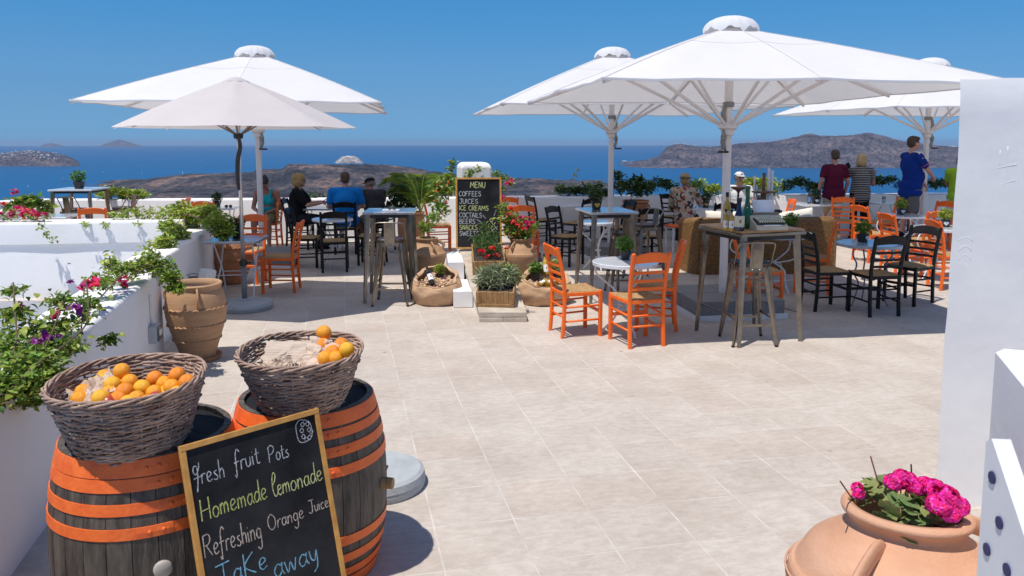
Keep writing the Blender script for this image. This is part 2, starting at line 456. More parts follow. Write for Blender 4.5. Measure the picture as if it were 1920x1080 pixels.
landform('lava_island', [(118, 378), (142, 364), (182, 348), (230, 343), (275, 338), (330, 330), (375, 326), (430, 324), (475, 322), (484, 318), (530, 317), (541, 307), (580, 308), (612, 309), (640, 308), (662, 306), (712, 308), (770, 312), (800, 319), (840, 325), (900, 331), (955, 335), (1010, 334), (1092, 342), (1145, 347), (1170, 352), (1195, 363), (1215, 372)],
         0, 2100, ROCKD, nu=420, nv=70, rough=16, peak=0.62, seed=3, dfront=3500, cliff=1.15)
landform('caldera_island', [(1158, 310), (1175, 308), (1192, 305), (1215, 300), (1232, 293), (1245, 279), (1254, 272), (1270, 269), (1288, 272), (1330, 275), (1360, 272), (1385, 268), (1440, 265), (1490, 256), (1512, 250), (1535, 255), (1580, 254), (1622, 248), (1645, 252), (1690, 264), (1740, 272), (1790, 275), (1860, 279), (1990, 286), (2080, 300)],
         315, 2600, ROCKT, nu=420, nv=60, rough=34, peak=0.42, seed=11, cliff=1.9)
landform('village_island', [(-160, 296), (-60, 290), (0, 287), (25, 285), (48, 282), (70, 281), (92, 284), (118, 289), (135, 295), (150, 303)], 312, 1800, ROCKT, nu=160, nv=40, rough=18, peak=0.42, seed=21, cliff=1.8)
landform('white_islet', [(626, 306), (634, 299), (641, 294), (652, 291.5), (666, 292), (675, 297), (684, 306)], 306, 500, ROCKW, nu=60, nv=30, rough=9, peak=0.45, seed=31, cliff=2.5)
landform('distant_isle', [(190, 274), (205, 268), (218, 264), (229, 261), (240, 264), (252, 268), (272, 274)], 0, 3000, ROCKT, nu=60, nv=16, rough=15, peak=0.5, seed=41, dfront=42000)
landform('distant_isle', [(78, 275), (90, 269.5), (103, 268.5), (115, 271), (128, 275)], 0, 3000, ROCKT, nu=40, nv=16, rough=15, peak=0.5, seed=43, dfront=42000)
HOUSEW = mat('far_white_walls', (0.78, 0.78, 0.78), 0.9)
def village(name, spots, D):
    mb = MB()
    for (u, v, wd) in spots:
        x = (u - 960) / FPX * D; z = EYEH - D * math.tan(ang(v))
        for k in range(wd):
            sx = random.uniform(9, 22); hh = random.uniform(5, 11)
            mb.box((x + random.uniform(-1, 1) * wd * 6, D + random.uniform(-60, 60), z + hh / 2 - 2 + random.uniform(-8, 5)), (sx, 14, hh))
    return stuff(mb.obj(name, HOUSEW))
village('hillside_village', [(u, 281 + abs(u - 62) * 0.11 + random.uniform(0, 12), 3) for u in range(2, 118, 5)], 8900)
village('ridge_village', [(1268 + i * 4, 269.5, 2) for i in range(4)] + [(1512, 250.5, 2), (1515, 251, 2), (1300, 273.5, 2), (1372, 270, 1), (1420, 265.5, 1), (1478, 258, 1)] + [(1755 + i * 3, 274.5 + random.uniform(-1, 1.5), 4) for i in range(13)], 9320)
# slope that falls from the terrace to the sea
mb = MB(); V = []; F = []
for i in range(41):
    for j in range(31):
        x = -300 + 15 * i + (i - 20) * j * 1.2; y = 17.5 + j * 14.0
        k = mnoise.fractal(Vector((x * 0.02, y * 0.02, 5)), 0.9, 2.1, 4)
        V.append((x, y, -2.5 - j * 9.3 + (k * 6 if j else 0)))
for i in range(40):
    for j in range(30):
        a0 = i * 31 + j; F.append((a0, a0 + 31, a0 + 32, a0 + 1))
mb.add(V, F); struct(mb.obj('hillside', ROCKD))

# ---- boats
def boat(u, v, kind='sail', lab='', L=15):
    D = (EYEH - SEAZ) / math.tan(ang(v)); x = (u - 960) / FPX * D
    if kind == 'sail':
        o = thing('sailboat', lab, 'sailboat', (x, D, SEAZ), random.uniform(0, 3), 'white sailboats out on the blue sea')
        mb = MB(); mb.sweep([(-L / 2, 0, .6), (-L / 4, 0, .6), (0, 0, .6), (L / 4, 0, .6), (L / 2, 0, .9)], [(-1, .9), (1, .9), (.6, -.8), (-.6, -.8)], scl=[1.2, 1.8, 2, 1.6, .1]); mb.obj('hull', HOUSEW, o)
        mb = MB(); mb.tube([(0, 0, 1), (0, 0, L * 1.25)], .35, 5); mb.obj('mast', HOUSEW, o)
        if random.random() < 0.6 or L > 16:
            mb = MB(); V = [(0.3, -.15, 2), (-L * .42, -.15, 2.2), (0.3, -.15, L * 1.2), (0.3, .15, 2), (-L * .42, .15, 2.2), (0.3, .15, L * 1.2)]
            mb.add(V, [(0, 1, 2), (5, 4, 3), (0, 3, 4, 1), (1, 4, 5, 2), (2, 5, 3, 0)]); mb.obj('sail', HOUSEW, o)
    else:
        o = thing('ferry', lab, 'ship', (x, D, SEAZ), 0.05, None)
        mb = MB(); mb.sweep([(-L / 2, 0, 3), (-L / 2.2, 0, 3), (L / 3, 0, 3), (L / 2, 0, 4.5)], [(-1, 4), (1, 4), (.8, -4), (-.8, -4)], scl=[(6, 1), (7, 1), (7, 1), (.4, 1)]); mb.obj('hull', HOUSEW, o)
        mb = MB(); mb.box((-L * .05, 0, 10), (L * .75, 11, 6)); mb.box((-L * .1, 0, 15), (L * .55, 9, 4)); mb.obj('deckhouse', HOUSEW, o)
        mb = MB(); mb.box((-L * .2, 0, 19), (6, 4, 6)); mb.obj('funnel', HOUSEW, o)
        mb = MB()
        for i in range(14): mb.box((-L * .38 + i * L * .05, -5.55, 10.5), (L * .03, .1, 2))
        stuff(mb.obj('window_strip', DARKM, o))
BO = [(120, 336, 24, 'white sailboat with tall sail, nearest the left edge below the village island'),
      (196, 323, 14, 'small white sailboat left of the tallest sail, above the pot plant'),
      (267, 327, 26, 'tall white sail standing just above the left tip of the lava island'),
      (343, 325, 18, 'white sailboat close above the shore of the lava island, left of the parasol pole'),
      (379, 302, 15, 'far white sailboat, rightmost of those left of the small parasol'),
      (350, 305, 13, 'tiny far sailboat without sail up, second from the parasol pole'),
      (219, 301, 15, 'far white sailboat beneath the pointed distant isle'),
      (247, 300, 12, 'tiny far boat right below the right foot of the distant isle'),
      (261, 310, 13, 'tiny boat, left one of a close pair on open water'),
      (268, 310, 13, 'tiny boat, right one of a close pair on open water'),
      (52, 350, 9, 'very small boat low in the left corner of the sea'),
      (476, 307, 12, 'tiny boat seen between the two parasol poles')]
for u, v, L, lb in BO: boat(u, v, 'sail', lb, L)
boat(1171, 303.5, 'ferry', 'long white ferry off the tip of the caldera island, leftmost of two', 85)
boat(1187, 304.5, 'ferry', 'long white ferry touching the tip of the caldera island, rightmost of two', 80)

# ---- terrace floor of single tiles
m = bpy.data.materials.new('terrace_stone'); m.use_nodes = True; t = m.node_tree; L = t.links
b = t.nodes['Principled BSDF']; b.inputs['Roughness'].default_value = 0.75; b.inputs['Specular IOR Level'].default_value = 0.25
g = _n(t, 'ShaderNodeNewGeometry')
mp = _n(t, 'ShaderNodeMapping', vector_type='POINT'); mp.inputs['Rotation'].default_value = (0, 0, -ROT)
L.new(g.outputs['Position'], mp.inputs[0])
TS = 0.405
sc = _n(t, 'ShaderNodeVectorMath', operation='SCALE'); sc.inputs['Scale'].default_value = 1 / TS; L.new(mp.outputs[0], sc.inputs[0])
fl = _n(t, 'ShaderNodeVectorMath', operation='FLOOR'); L.new(sc.outputs[0], fl.inputs[0])
# keep z out of the cell id
sx = _n(t, 'ShaderNodeSeparateXYZ'); L.new(fl.outputs[0], sx.inputs[0]); cx = _n(t, 'ShaderNodeCombineXYZ'); L.new(sx.outputs[0], cx.inputs[0]); L.new(sx.outputs[1], cx.inputs[1])
wn = _n(t, 'ShaderNodeTexWhiteNoise', noise_dimensions='3D'); L.new(cx.outputs[0], wn.inputs['Vector'])
base = _n(t, 'ShaderNodeValToRGB'); e = base.color_ramp.elements
e[0].position = 0.0; e[0].color = (0.545, 0.482, 0.417, 1); e[1].position = 1.0; e[1].color = (0.595, 0.533, 0.465, 1)
k = e.new(0.12); k.color = (0.56, 0.485, 0.415, 1); k = e.new(0.5); k.color = (0.565, 0.503, 0.437, 1)
L.new(wn.outputs['Value'], base.inputs[0])
m1 = _n(t, 'ShaderNodeMapping'); m1.inputs['Scale'].default_value = (13, 24, 13); L.new(mp.outputs[0], m1.inputs[0])
n1 = _n(t, 'ShaderNodeTexNoise'); n1.inputs['Scale'].default_value = 1; n1.inputs['Detail'].default_value = 9; n1.inputs['Roughness'].default_value = 0.75
L.new(m1.outputs[0], n1.inputs['Vector'])
r1 = _n(t, 'ShaderNodeValToRGB'); r1.color_ramp.elements[0].position = 0.36; r1.color_ramp.elements[0].color = (0.82, 0.80, 0.78, 1)
r1.color_ramp.elements[1].position = 0.62; r1.color_ramp.elements[1].color = (1.0, 1.0, 1.0, 1); L.new(n1.outputs[0], r1.inputs[0])
mx = _n(t, 'ShaderNodeMix'); mx.data_type = 'RGBA'; mx.blend_type = 'MULTIPLY'; mx.inputs['Factor'].default_value = 1
L.new(base.outputs[0], mx.inputs[6]); L.new(r1.outputs[0], mx.inputs[7])
n2 = _n(t, 'ShaderNodeTexNoise'); n2.inputs['Scale'].default_value = 1.9; n2.inputs['Detail'].default_value = 7; n2.inputs['Roughness'].default_value = 0.7; L.new(g.outputs['Position'], n2.inputs['Vector'])
r2 = _n(t, 'ShaderNodeValToRGB'); r2.color_ramp.elements[0].position = 0.35; r2.color_ramp.elements[0].color = (0.87, 0.85, 0.835, 1)
r2.color_ramp.elements[1].position = 0.65; r2.color_ramp.elements[1].color = (1.04, 1.04, 1.04, 1); L.new(n2.outputs[0], r2.inputs[0])
my = _n(t, 'ShaderNodeMix'); my.data_type = 'RGBA'; my.blend_type = 'MULTIPLY'; my.inputs['Factor'].default_value = 1
L.new(mx.outputs[2], my.inputs[6]); L.new(r2.outputs[0], my.inputs[7])
# scattered specks and a few stains
vo = _n(t, 'ShaderNodeTexVoronoi'); vo.inputs['Scale'].default_value = 1.35; L.new(g.outputs['Position'], vo.inputs['Vector'])
nd = _n(t, 'ShaderNodeTexNoise'); nd.inputs['Scale'].default_value = 30; L.new(g.outputs['Position'], nd.inputs['Vector'])
ad = _n(t, 'ShaderNodeMath', operation='MULTIPLY_ADD'); ad.inputs[1].default_value = 0.05; L.new(nd.outputs[0], ad.inputs[0]); L.new(vo.outputs['Distance'], ad.inputs[2])
rs = _n(t, 'ShaderNodeValToRGB'); rs.color_ramp.elements[0].position = 0.035; rs.color_ramp.elements[0].color = (0.55, 0.52, 0.5, 1)
rs.color_ramp.elements[1].position = 0.06; rs.color_ramp.elements[1].color = (1, 1, 1, 1); L.new(ad.outputs[0], rs.inputs[0])
mz = _n(t, 'ShaderNodeMix'); mz.data_type = 'RGBA'; mz.blend_type = 'MULTIPLY'; mz.inputs['Factor'].default_value = 1
L.new(my.outputs[2], mz.inputs[6]); L.new(rs.outputs[0], mz.inputs[7]); L.new(mz.outputs[2], b.inputs['Base Color'])
bp = _n(t, 'ShaderNodeBump'); bp.inputs['Strength'].default_value = 0.35; bp.inputs['Distance'].default_value = 0.004
L.new(n1.outputs[0], bp.inputs['Height']); L.new(bp.outputs[0], b.inputs['Normal'])
STONE = m
GROUT = mat('grout', (0.66, 0.61, 0.555), 0.9, col2=(0.44, 0.39, 0.34), vscale=3.3, coord='World', bump=0.5, bscale=50)
MARBLE = mat('ramp_marble', (0.56, 0.50, 0.42), 0.8, col2=(0.40, 0.33, 0.25), vscale=7, bump=0.6, bscale=50)

# near wall line (inner face), see at x = -2.5 - 0.246 (y - 4.4)
def wx(y): return -2.50 - 0.246 * (y - 4.4)
mb = MB()
mb.add([(wx(-2) - .2, -2, -.0012), (12, -2, -.0012), (14, 18, -.0012), (wx(9.4) - .25, 9.4, -.0012), ], [(0, 1, 2, 3)])
mb.add([(wx(9.4) - .25, 9.4, -.0012), (14, 18, -.0012), (-14, 18, -.0012), (-14, 8.2, -.0012)], [(0, 1, 2, 3)])
floor = struct(mb.obj('terrace_floor', GROUT))
tile_mesh = MB(); tile_mesh.box((0, 0, -0.006), (TS - 0.0078, TS - 0.0078, 0.012), ch=0.0012)
tme = tile_mesh.mesh('tile'); tme.materials.append(STONE)
cells = []
for i in range(-34, 40):
    for j in range(-8, 46):
        p = EX * ((i + .5) * TS) + NX * ((j + .5) * TS)
        x, y = p.x, p.y
        if y < 1.0 or y > 15.7: continue
        if y < 9.3 and x < wx(y) + .12: continue
        if abs(x) > y * 0.70 + 0.8: continue
        cells.append((y, x, i, j))
cells.sort()
vis = [c for c in cells if c[0] > 2.55 and abs(c[1]) < c[0] * 0.665 + .2]
near = set((c[2], c[3]) for c in vis[:300])
rest = MB()
for y, x, i, j in cells:
    dz = random.uniform(-.0007, .0007); sk = random.uniform(-.004, .004)
    if (i, j) in near:
        o = link('tile', tme, floor, (x, y, dz), (random.uniform(-.001, .001), random.uniform(-.001, .001), ROT + sk))
    else:
        rest.box((0, 0, -0.006), (TS - 0.0078, TS - 0.0078, 0.012), T(x, y, dz) @ RZ(ROT + sk))
stuff(rest.obj('tile', STONE, floor))
# lower court behind the wall on the left
mb = MB(); mb.add([(-14, -3, -2.4), (-1.2, -3, -2.4), (-4.2, 9.3, -2.4), (-14, 9.3, -2.4)], [(0, 1, 2, 3)])
struct(mb.obj('lower_court_floor', PLASTERW))

# ---- walls: a soft-edged whitewashed run
def wallrun(name, label, P, h0, h1, th, side=1, m=PLASTER, rnd=0.035, group=None, seg=0.35):
    """P inner-line points; body lies to the left (side=1) of the direction of travel"""
    mb = MB(); pr = []
    a = [(0, h0), (0, h1 - rnd)] + [(rnd * (1 - math.cos(q)), h1 - rnd + rnd * math.sin(q)) for q in (0.5, 1.0, 1.57)]
    a += [(th - rnd * (1 - math.cos(q)), h1 - rnd + rnd * math.sin(q)) for q in (1.57, 1.0, 0.5)] + [(th, h1 - rnd), (th, h0)]
    pts = []
    for k in range(len(P) - 1):
        p, q = Vector(P[k]), Vector(P[k + 1]); n = max(1, int((q - p).length / seg))
        for i in range(n): pts.append(p.lerp(q, i / n))
    pts.append(Vector(P[-1])); n = len(pts); V = []; F = []
    for i, p in enumerate(pts):
        d = (pts[min(i + 1, n - 1)] - pts[max(i - 1, 0)]).normalized(); s = Vector((-d.y, d.x)) * side
        for (o, z) in a:
            w = 0.008 * mnoise.noise(Vector((p.x * 1.7, p.y * 1.7, z * 2))) 
            V.append((p.x + s.x * (o + w), p.y + s.y * (o + w), z + (0.006 * mnoise.noise(Vector((p.x * 2.1, p.y * 2.3, 7))) if z > h0 + .01 else 0)))
    k = len(a)
    for i in range(n - 1):
        for j in range(k - 1): F.append((i * k + j, i * k + j + 1, (i + 1) * k + j + 1, (i + 1) * k + j))
        F.append((i * k + k - 1, i * k, (i + 1) * k, (i + 1) * k + k - 1))
    F.append(tuple(range(k))); F.append(tuple((n - 1) * k + j for j in reversed(range(k))))
    mb.add(V, F); o = mb.obj(name, m); autosmooth(o, 40)
    bm_recalc(o)
    return tag(o, label, 'wall', group)
import bmesh
def bm_recalc(o):
    b = bmesh.new(); b.from_mesh(o.data); bmesh.ops.recalc_face_normals(b, faces=b.faces); b.to_mesh(o.data); b.free()
WH = 0.80
wallrun('parapet_wall', 'low white wall in the left foreground, overgrown with bougainvillea, ending by the terracotta pot', [(wx(.3), .3), (wx(6.62), 6.62)], -2.4, WH, .42)
wallrun('parapet_wall', 'low white wall beyond the terracotta pot, carrying the white lamp box', [(wx(6.62) - .13, 6.62), (wx(10.35) - .02, 10.35)], -2.4, WH, .34)
cw0 = (-13.5, 8.05); cw1 = (wx(9.55) - .36, 9.6)
wallrun('cross_wall', 'long white wall crossing behind the planted wall on the left, pink flowers on top', [cw0, cw1], .66, .93, .40, seg=.5, m=PLASTERW)
wallrun('cross_wall_base', 'lower white face under the shadow line of the cross wall on the left', [(-13.5, 8.075), (wx(9.55) - .36, 9.625)], -2.4, .658, .34, seg=.8, m=PLASTERW, rnd=.01)
FW = [(-9.3, 13.2), (-9.05, 14.35), (-6.5, 14.45), (-3.85, 14.62), (0, 15.0), (3.2, 15.45), (6.8, 15.75), (11.5, 16.2)]
wallrun('sea_parapet', 'long low white parapet between the café terrace and the sea', FW, -1.2, .83, .36, rnd=.03)
wallrun('planter_wall', 'short white planter wall at the far left corner, leaves hanging over it', [(-9.0, 12.2), (-8.05, 12.95)], -1.2, .78, .3)
# low plinth pillar behind the menu
def pillar(x, y, wd, dp, h, label, rot=ROT):
    mb = MB(); r = .05
    mb.box((0, 0, h / 2), (wd, dp, h), ch=r); o = mb.obj('white_pillar', PLASTER); o.location = (x, y, 0); o.rotation_euler = (0, 0, rot)
    md = o.modifiers.new('b', 'BEVEL'); md.width = .03; md.segments = 3
    return tag(o, label, 'pillar')
pillar(at(889, 11.15), 11.15, .44, .44, 1.61, 'squared white pillar standing right behind the menu board')
# wall on the right
def batter(name, label, x0, y0, dx, L, th, h, m=PLASTER, notch=True):
    mb = MB(); nx, nz = 22, 26; V = []; F = []
    d = Vector(dx).normalized(); s = Vector((-d.y, d.x))
    for side in (0, 1):
        for i in range(nx + 1):
            for j in range(nz + 1):
                a = i / nx * L; z = j / nz * h
                top = .012 * mnoise.noise(Vector((a * 6, 1, 2))) + .006 * mnoise.noise(Vector((a * 20, 1, 2))) if j == nz else 0
                o = .012 * mnoise.noise(Vector((a * 2, z * 2, side * 5))) + (th if side else 0) + (0.02 if j == nz and not side else 0) - (0.02 if j == nz and side else 0)
                e = .008 * mnoise.noise(Vector((z * 3, side, 1))) if i == 0 else 0
                sk_ = (.80 * th * (1 - i / nx)) if side else 0
                V.append((x0 + d.x * (a + e + sk_) + s.x * o, y0 + d.y * (a + e + sk_) + s.y * o, z + top))
    q = (nx + 1) * (nz + 1)
    def id(s_, i, j): return s_ * q + i * (nz + 1) + j
    for i in range(nx):
        for j in range(nz):
            F.append((id(0, i, j), id(0, i + 1, j), id(0, i + 1, j + 1), id(0, i, j + 1)))
            F.append((id(1, i, j), id(1, i, j + 1), id(1, i + 1, j + 1), id(1, i + 1, j)))
        F.append((id(0, i, nz), id(0, i + 1, nz), id(1, i + 1, nz), id(1, i, nz)))
    for j in range(nz):
        F.append((id(0, 0, j), id(0, 0, j + 1), id(1, 0, j + 1), id(1, 0, j)))
        F.append((id(0, nx, j), id(1, nx, j), id(1, nx, j + 1), id(0, nx, j + 1)))
    mb.add(V, F); o = mb.obj(name, m, smooth=True); autosmooth(o, 50); bm_recalc(o)
    return tag(o, label, 'wall')
batter('garden_wall', 'tall white wall closing the right side of the view, crooked plaster top', 2.235, 3.9, (1, -.14), 2.4, .45, 2.21)
# scratched marks on its face: a cross-hatch and a patch, thin trowel ridges
mb = MB()
def fp(a, z, o=.0035): # on the face of the right wall
    d = Vector((1, -.14)).normalized(); s = Vector((-d.y, d.x)); return (2.235 + d.x * a + s.x * o, 3.9 + d.y * a + s.y * o, z)
for (a0, z0, a1, z1) in [(.20, 1.86, .19, 1.56), (.235, 1.88, .225, 1.60), (.15, 1.76, .28, 1.79), (.14, 1.67, .28, 1.71)]:
    mb.tube(crm([fp(a0, z0), fp((a0 + a1) / 2 + .004, (z0 + z1) / 2), fp(a1, z1)], 4), .0026, 5)
for k in range(4):
    mb.tube(crm([fp(.03 + k * .006, 1.40 - k * .05), fp(.07, 1.42 - k * .045), fp(.10, 1.40 - k * .05)], 4), .0026, 5)
mb.tube(crm([fp(.01, 2.08), fp(.06, 2.075), (fp(.1, 2.06)), fp(.16, 2.07), fp(.25, 2.06)], 5), .002, 5)
o = mb.obj('plaster_ridges', MATS['white_plaster'], smooth=True); o.parent = scn.collection.objects['garden_wall']
# stepped block and dotted white board in the right corner
mb = MB(); mb.box((0.5, -.6, .605), (1.0, 1.2, 1.21), ch=.02)
o = mb.obj('stair_block', PLASTER); o.location = (1.64, 2.56, .0); o.rotation_euler = (0, 0, -.38); tag(o, 'squared white masonry block in front of the tall wall at the right edge', 'wall')
o = thing('dotted_board', 'white sloping board with navy blue dots in the bottom right corner', 'board', (.955, 1.5, 0), 0)
d = Vector((-.1, -1, 0)).normalized(); s = Vector((-d.y, d.x, 0))
mb = MB(); V = []
for q in (0, .036):
    for (a, z) in ((0, 0), (0, 1.30), (.02, 1.314), (.78, .56), (.78, 0)): V.append(tuple(d * a + s * q + Vector((0, 0, z))))
F = [(0, 1, 2, 3, 4), (9, 8, 7, 6, 5)] + [((i + 1) % 5, i, i + 5, (i + 1) % 5 + 5) for i in range(5)]
mb.add(V, F); ob = mb.obj('board', WHITEP, o); bm_recalc(ob)
for i in range(9):
    for j in range(15):
        a = .035 + i * .075 + (.0375 if j % 2 else 0); z = 1.24 - j * .075
        if a > .74 or z > 1.314 - a - .03: continue
        for r0 in (1,):
            M = Matrix.Translation(d * a + Vector((0, 0, z)) - s * .0015) @ Matrix(((d.x, 0, s.x, 0), (d.y, 0, s.y, 0), (0, 1, 0, 0), (0, 0, 0, 1)))
            mb = MB(); mb.lathe([(.0125, -.002), (.0125, .001)], 14, M=M); mb.obj('dot', BLUEDOT, o)
# ================================================================== FURNITURE
def chair_proto(name, label, m, seatm=RUSH):
    t = thing(name, label, 'chair')
    lw = .036
    for sx in (-1, 1):
        mb = MB(); mb.bar([(sx * .19, .185, 0), (sx * .19, .185, .45)], lw, lw, ch=.006); mb.ball((sx * .19, .185, .452), (.018, .018, .012), 8, 5)
        autosmooth(mb.obj('leg', m, t), 40)
        mb = MB(); P = [(sx * .172, -.205, 0), (sx * .172, -.19, .20), (sx * .172, -.185, .44), (sx * .176, -.205, .62), (sx * .180, -.245, .80), (sx * .182, -.268, .885)]
        mb.bar(crm(P, 3), lw, lw * .95, up=(0, 1, 0), ch=.007); mb.ball((sx * .182, -.269, .888), (.018, .016, .012), 8, 5)
        autosmooth(mb.obj('leg', m, t), 40)
    # seat frame
    mb = MB(); z = .43
    mb.bar([(-.19, .185, z), (.19, .185, z)], .026, .036); mb.bar([(-.172, -.187, z), (.172, -.187, z)], .026, .036)
    for sx in (-1, 1): mb.bar([(sx * .188, .185, z - .001), (sx * .172, -.187, z - .001)], .026, .036)
    autosmooth(mb.obj('seat_frame', m, t), 40)
    # rush seat
    mb = MB(); N = 44; V = []; F = []
    for i in range(N + 1):
        for j in range(N + 1):
            a = i / N * 2 - 1; b = j / N * 2 - 1
            hx = (.196 * (1 + b) / 2 + .178 * (1 - b) / 2) + .006
            x = a * hx; y = b * .196
            d = max(abs(a), abs(b))
            ridge = abs(math.sin(d * 11.5 * math.pi)) ** .6 * .0045
            dg = abs(abs(a) - abs(b)); crease = -.005 * math.exp(-(dg / .035) ** 2) * d
            dome = .012 * (1 - d ** 3) ** .5 * (0.55 + .45 * d) if d < 1 else 0
            edge = -.028 * max(0, (d - .93) / .07) ** 2
            wob = .0025 * mnoise.noise(Vector((x * 28, y * 28, 1)))
            V.append((x, y, .452 + dome + ridge + crease + edge + wob))
    for i in range(N):
        for j in range(N):
            F.append((i * (N + 1) + j, (i + 1) * (N + 1) + j, (i + 1) * (N + 1) + j + 1, i * (N + 1) + j + 1))
    mb.add(V, F)
    mb.box((0, 0, .432), (.36, .37, .02))
    mb.obj('seat', seatm, t, smooth=True)
    # crest rail with shouldered arch
    mb = MB(); n = 16; V = []; F = []; th = .020
    for i in range(n + 1):
        a = i / n * 2 - 1
        top = .905 - .030 * abs(a) ** 2.2 - (.012 * max(0, (abs(a) - .86) / .14))
        bot = .795 + .012 * (1 - a * a)
        x = a * .166; bow = -.012 * (1 - a * a)
        for (z, o) in ((bot, 0), (bot, th), (top - .006, th), (top, th - .006), (top, .006), (top - .006, 0)):
            yy = -.252 - (z - .80) * .28 + bow
            V.append((x, yy + o - th / 2, z))
    for i in range(n):
        for j in range(6): F.append((i * 6 + j, (i + 1) * 6 + j, (i + 1) * 6 + (j + 1) % 6, i * 6 + (j + 1) % 6))
    F.append(tuple(range(5, -1, -1))); F.append(tuple(n * 6 + j for j in range(6)))
    mb.add(V, F); o = mb.obj('top_rail', m, t); bm_recalc(o); autosmooth(o, 40)
    for z in (.555, .630, .710):
        mb = MB(); y = -.197 - max(0, z - .5) * .16
        mb.bar(crm([(-.17, y, z), (0, y - .010, z), (.17, y, z)], 4), .028, .013, up=(0, 1, 0)); autosmooth(mb.obj('slat', m, t), 40)
    for sx in (-1, 1):
        for z in (.31, .17):
            mb = MB(); mb.tube([(sx * .188, .185, z), (sx * .172, -.19, z - .01)], .0105, 7); mb.obj('stretcher', m, t, smooth=True)
    mb = MB(); mb.bar([(-.185, .185, .245), (.185, .185, .245)], .032, .016, up=(0, 1, 0)); autosmooth(mb.obj('stretcher', m, t), 40)
    for z in (.30, .20):
        mb = MB(); mb.tube([(-.172, -.19, z), (.172, -.19, z)], .0105, 7); mb.obj('stretcher', m, t, smooth=True)
    return t
PROTO = {}
for k, m, nm in (('o', ORANGE, 'orange_taverna_chair'), ('b', BLACKP, 'black_taverna_chair')):
    PROTO[k] = chair_proto(nm, 'x', m)
SNAP = {k: snapshot(v) for k, v in PROTO.items()}
used = set()
GC = {'o': 'orange painted taverna chairs with rush seats', 'b': 'black painted taverna chairs with rush seats'}
def chair(k, x, y, face, label, z=0):
    rz = R(face - 90)
    if k not in used:
        used.add(k); o = PROTO[k]; o.location = (x, y, z); o.rotation_euler = (0, 0, rz); o['label'] = label; o['group'] = GC[k]; return o
    return dup(SNAP[k], label, (x, y, z), rz, GC[k])
def chair_px(k, rear, front, label):
    a = Vector(G(*rear)); b = Vector(G(*front)); c = (a + b) / 2; d = (b - a)
    return chair(k, c.x, c.y, math.degrees(math.atan2(d.y, d.x)), label)
# sunny trio round the white table in front
chair_px('o', (1050, 626), (1107, 621.5), 'orange chair left of the sunny white round table, nearest the burlap sack')
chair_px('o', (1208, 649), (1180, 634), 'frontmost orange chair, its back turned to us, before the sunny white round table')
chair_px('o', (1258, 614), (1197, 612), 'orange chair right of the sunny white round table, next to the grey paver umbrella base')
# under the tall wooden table and round it
chair(  'o', at(1425, 8.75), 8.75, 5, 'orange chair almost hidden behind the legs of the tall wooden table')
chair(  'o', at(1524, 9.75), 9.75, 157, 'orange chair in shade behind the left black chair, by the typewriter table')
chair_px('b', (1519, 578.5), (1571, 577), 'black chair facing right, left of the small blue round table')
chair_px('b', (1655, 593), (1618, 580), 'black chair with its back turned to us, in front of the small blue round table')
chair_px('b', (1719, 564), (1686, 569.5), 'black chair right of the small blue round table, nearest the tall white wall')
# sunlit orange group on the right
chair_px('o', (1613, 490), (1651, 488), 'sunlit orange chair facing right, behind the blue round table')
chair(  'o', at(1652, 14.1), 14.1, 155, 'orange chair in shade at the feet of the woman in the striped top')
chair(  'o', at(1692, 10.9), 10.9, 8, 'sunlit orange chair just left of the right black chair, facing right')
chair(  'o', at(1735, 11.5), 11.5, 100, 'sunlit orange chair with its back turned, left of the white table at the wall edge')
chair(  'o', at(1786, 9.95), 9.95, -2, 'orange chair mostly hidden by the tall white wall, only rear post and rungs in view')
chair(  'o', at(1751, 13.0), 13.0, 200, 'orange chair in shade at the feet of the person in the lime shirt')
chair(  'o', at(1456, 13.6), 13.6, 175, 'orange chair behind the typewriter, before the sunlit stretch of parapet')
chair(  'o', at(1596, 14.0), 14.3, 60, 'orange chair low in shade between the man in maroon and the striped woman')
# middle group near the parapet
chair_px('b', (999, 457), (1034, 455), 'tall black chair facing right, first one right of the menu board by the parapet')
chair_px('b', (1044, 494), (1079, 498), 'black chair facing right with sunlit rush seat, left of the tall blue-topped table')
chair(  'b', at(1082, 13.9), 13.9, 140, 'black chair turned away in front of the white square table at the parapet')
chair(  'b', at(1156, 13.2), 13.2, 200, 'black chair behind the umbrella pole, left of the big potted shrub')
chair(  'b', at(1209, 12.0), 12.0, 100, 'black chair standing before the big terracotta pot, beside the turned bar stool')
chair_px('b', (1251, 450), (1281, 446), 'black chair on which the woman in the straw hat sits')
chair(  'b', at(1350, 13.0), 13.0, 95, 'black chair with its back to us, in front of the man in the white cap')
chair(  'b', at(1398, 14.6), 14.55, 230, 'black chair under the man in the white cap')
chair(  'b', at(1712, 14.2), 14.9, 120, 'black chair in deep shade behind the umbrella pole held by the boy in blue')
chair(  'o', at(823, 13.5), 13.5, 8, 'orange chair facing right, peeping out left of the menu board')
chair(  'o', at(948, 14.3), 14.3, 100, 'orange chair against the parapet, half hidden by red flowers right of the menu board')
chair(  'o', at(984, 12.5), 12.5, 80, 'orange chair between the red flowers and the first black chair')
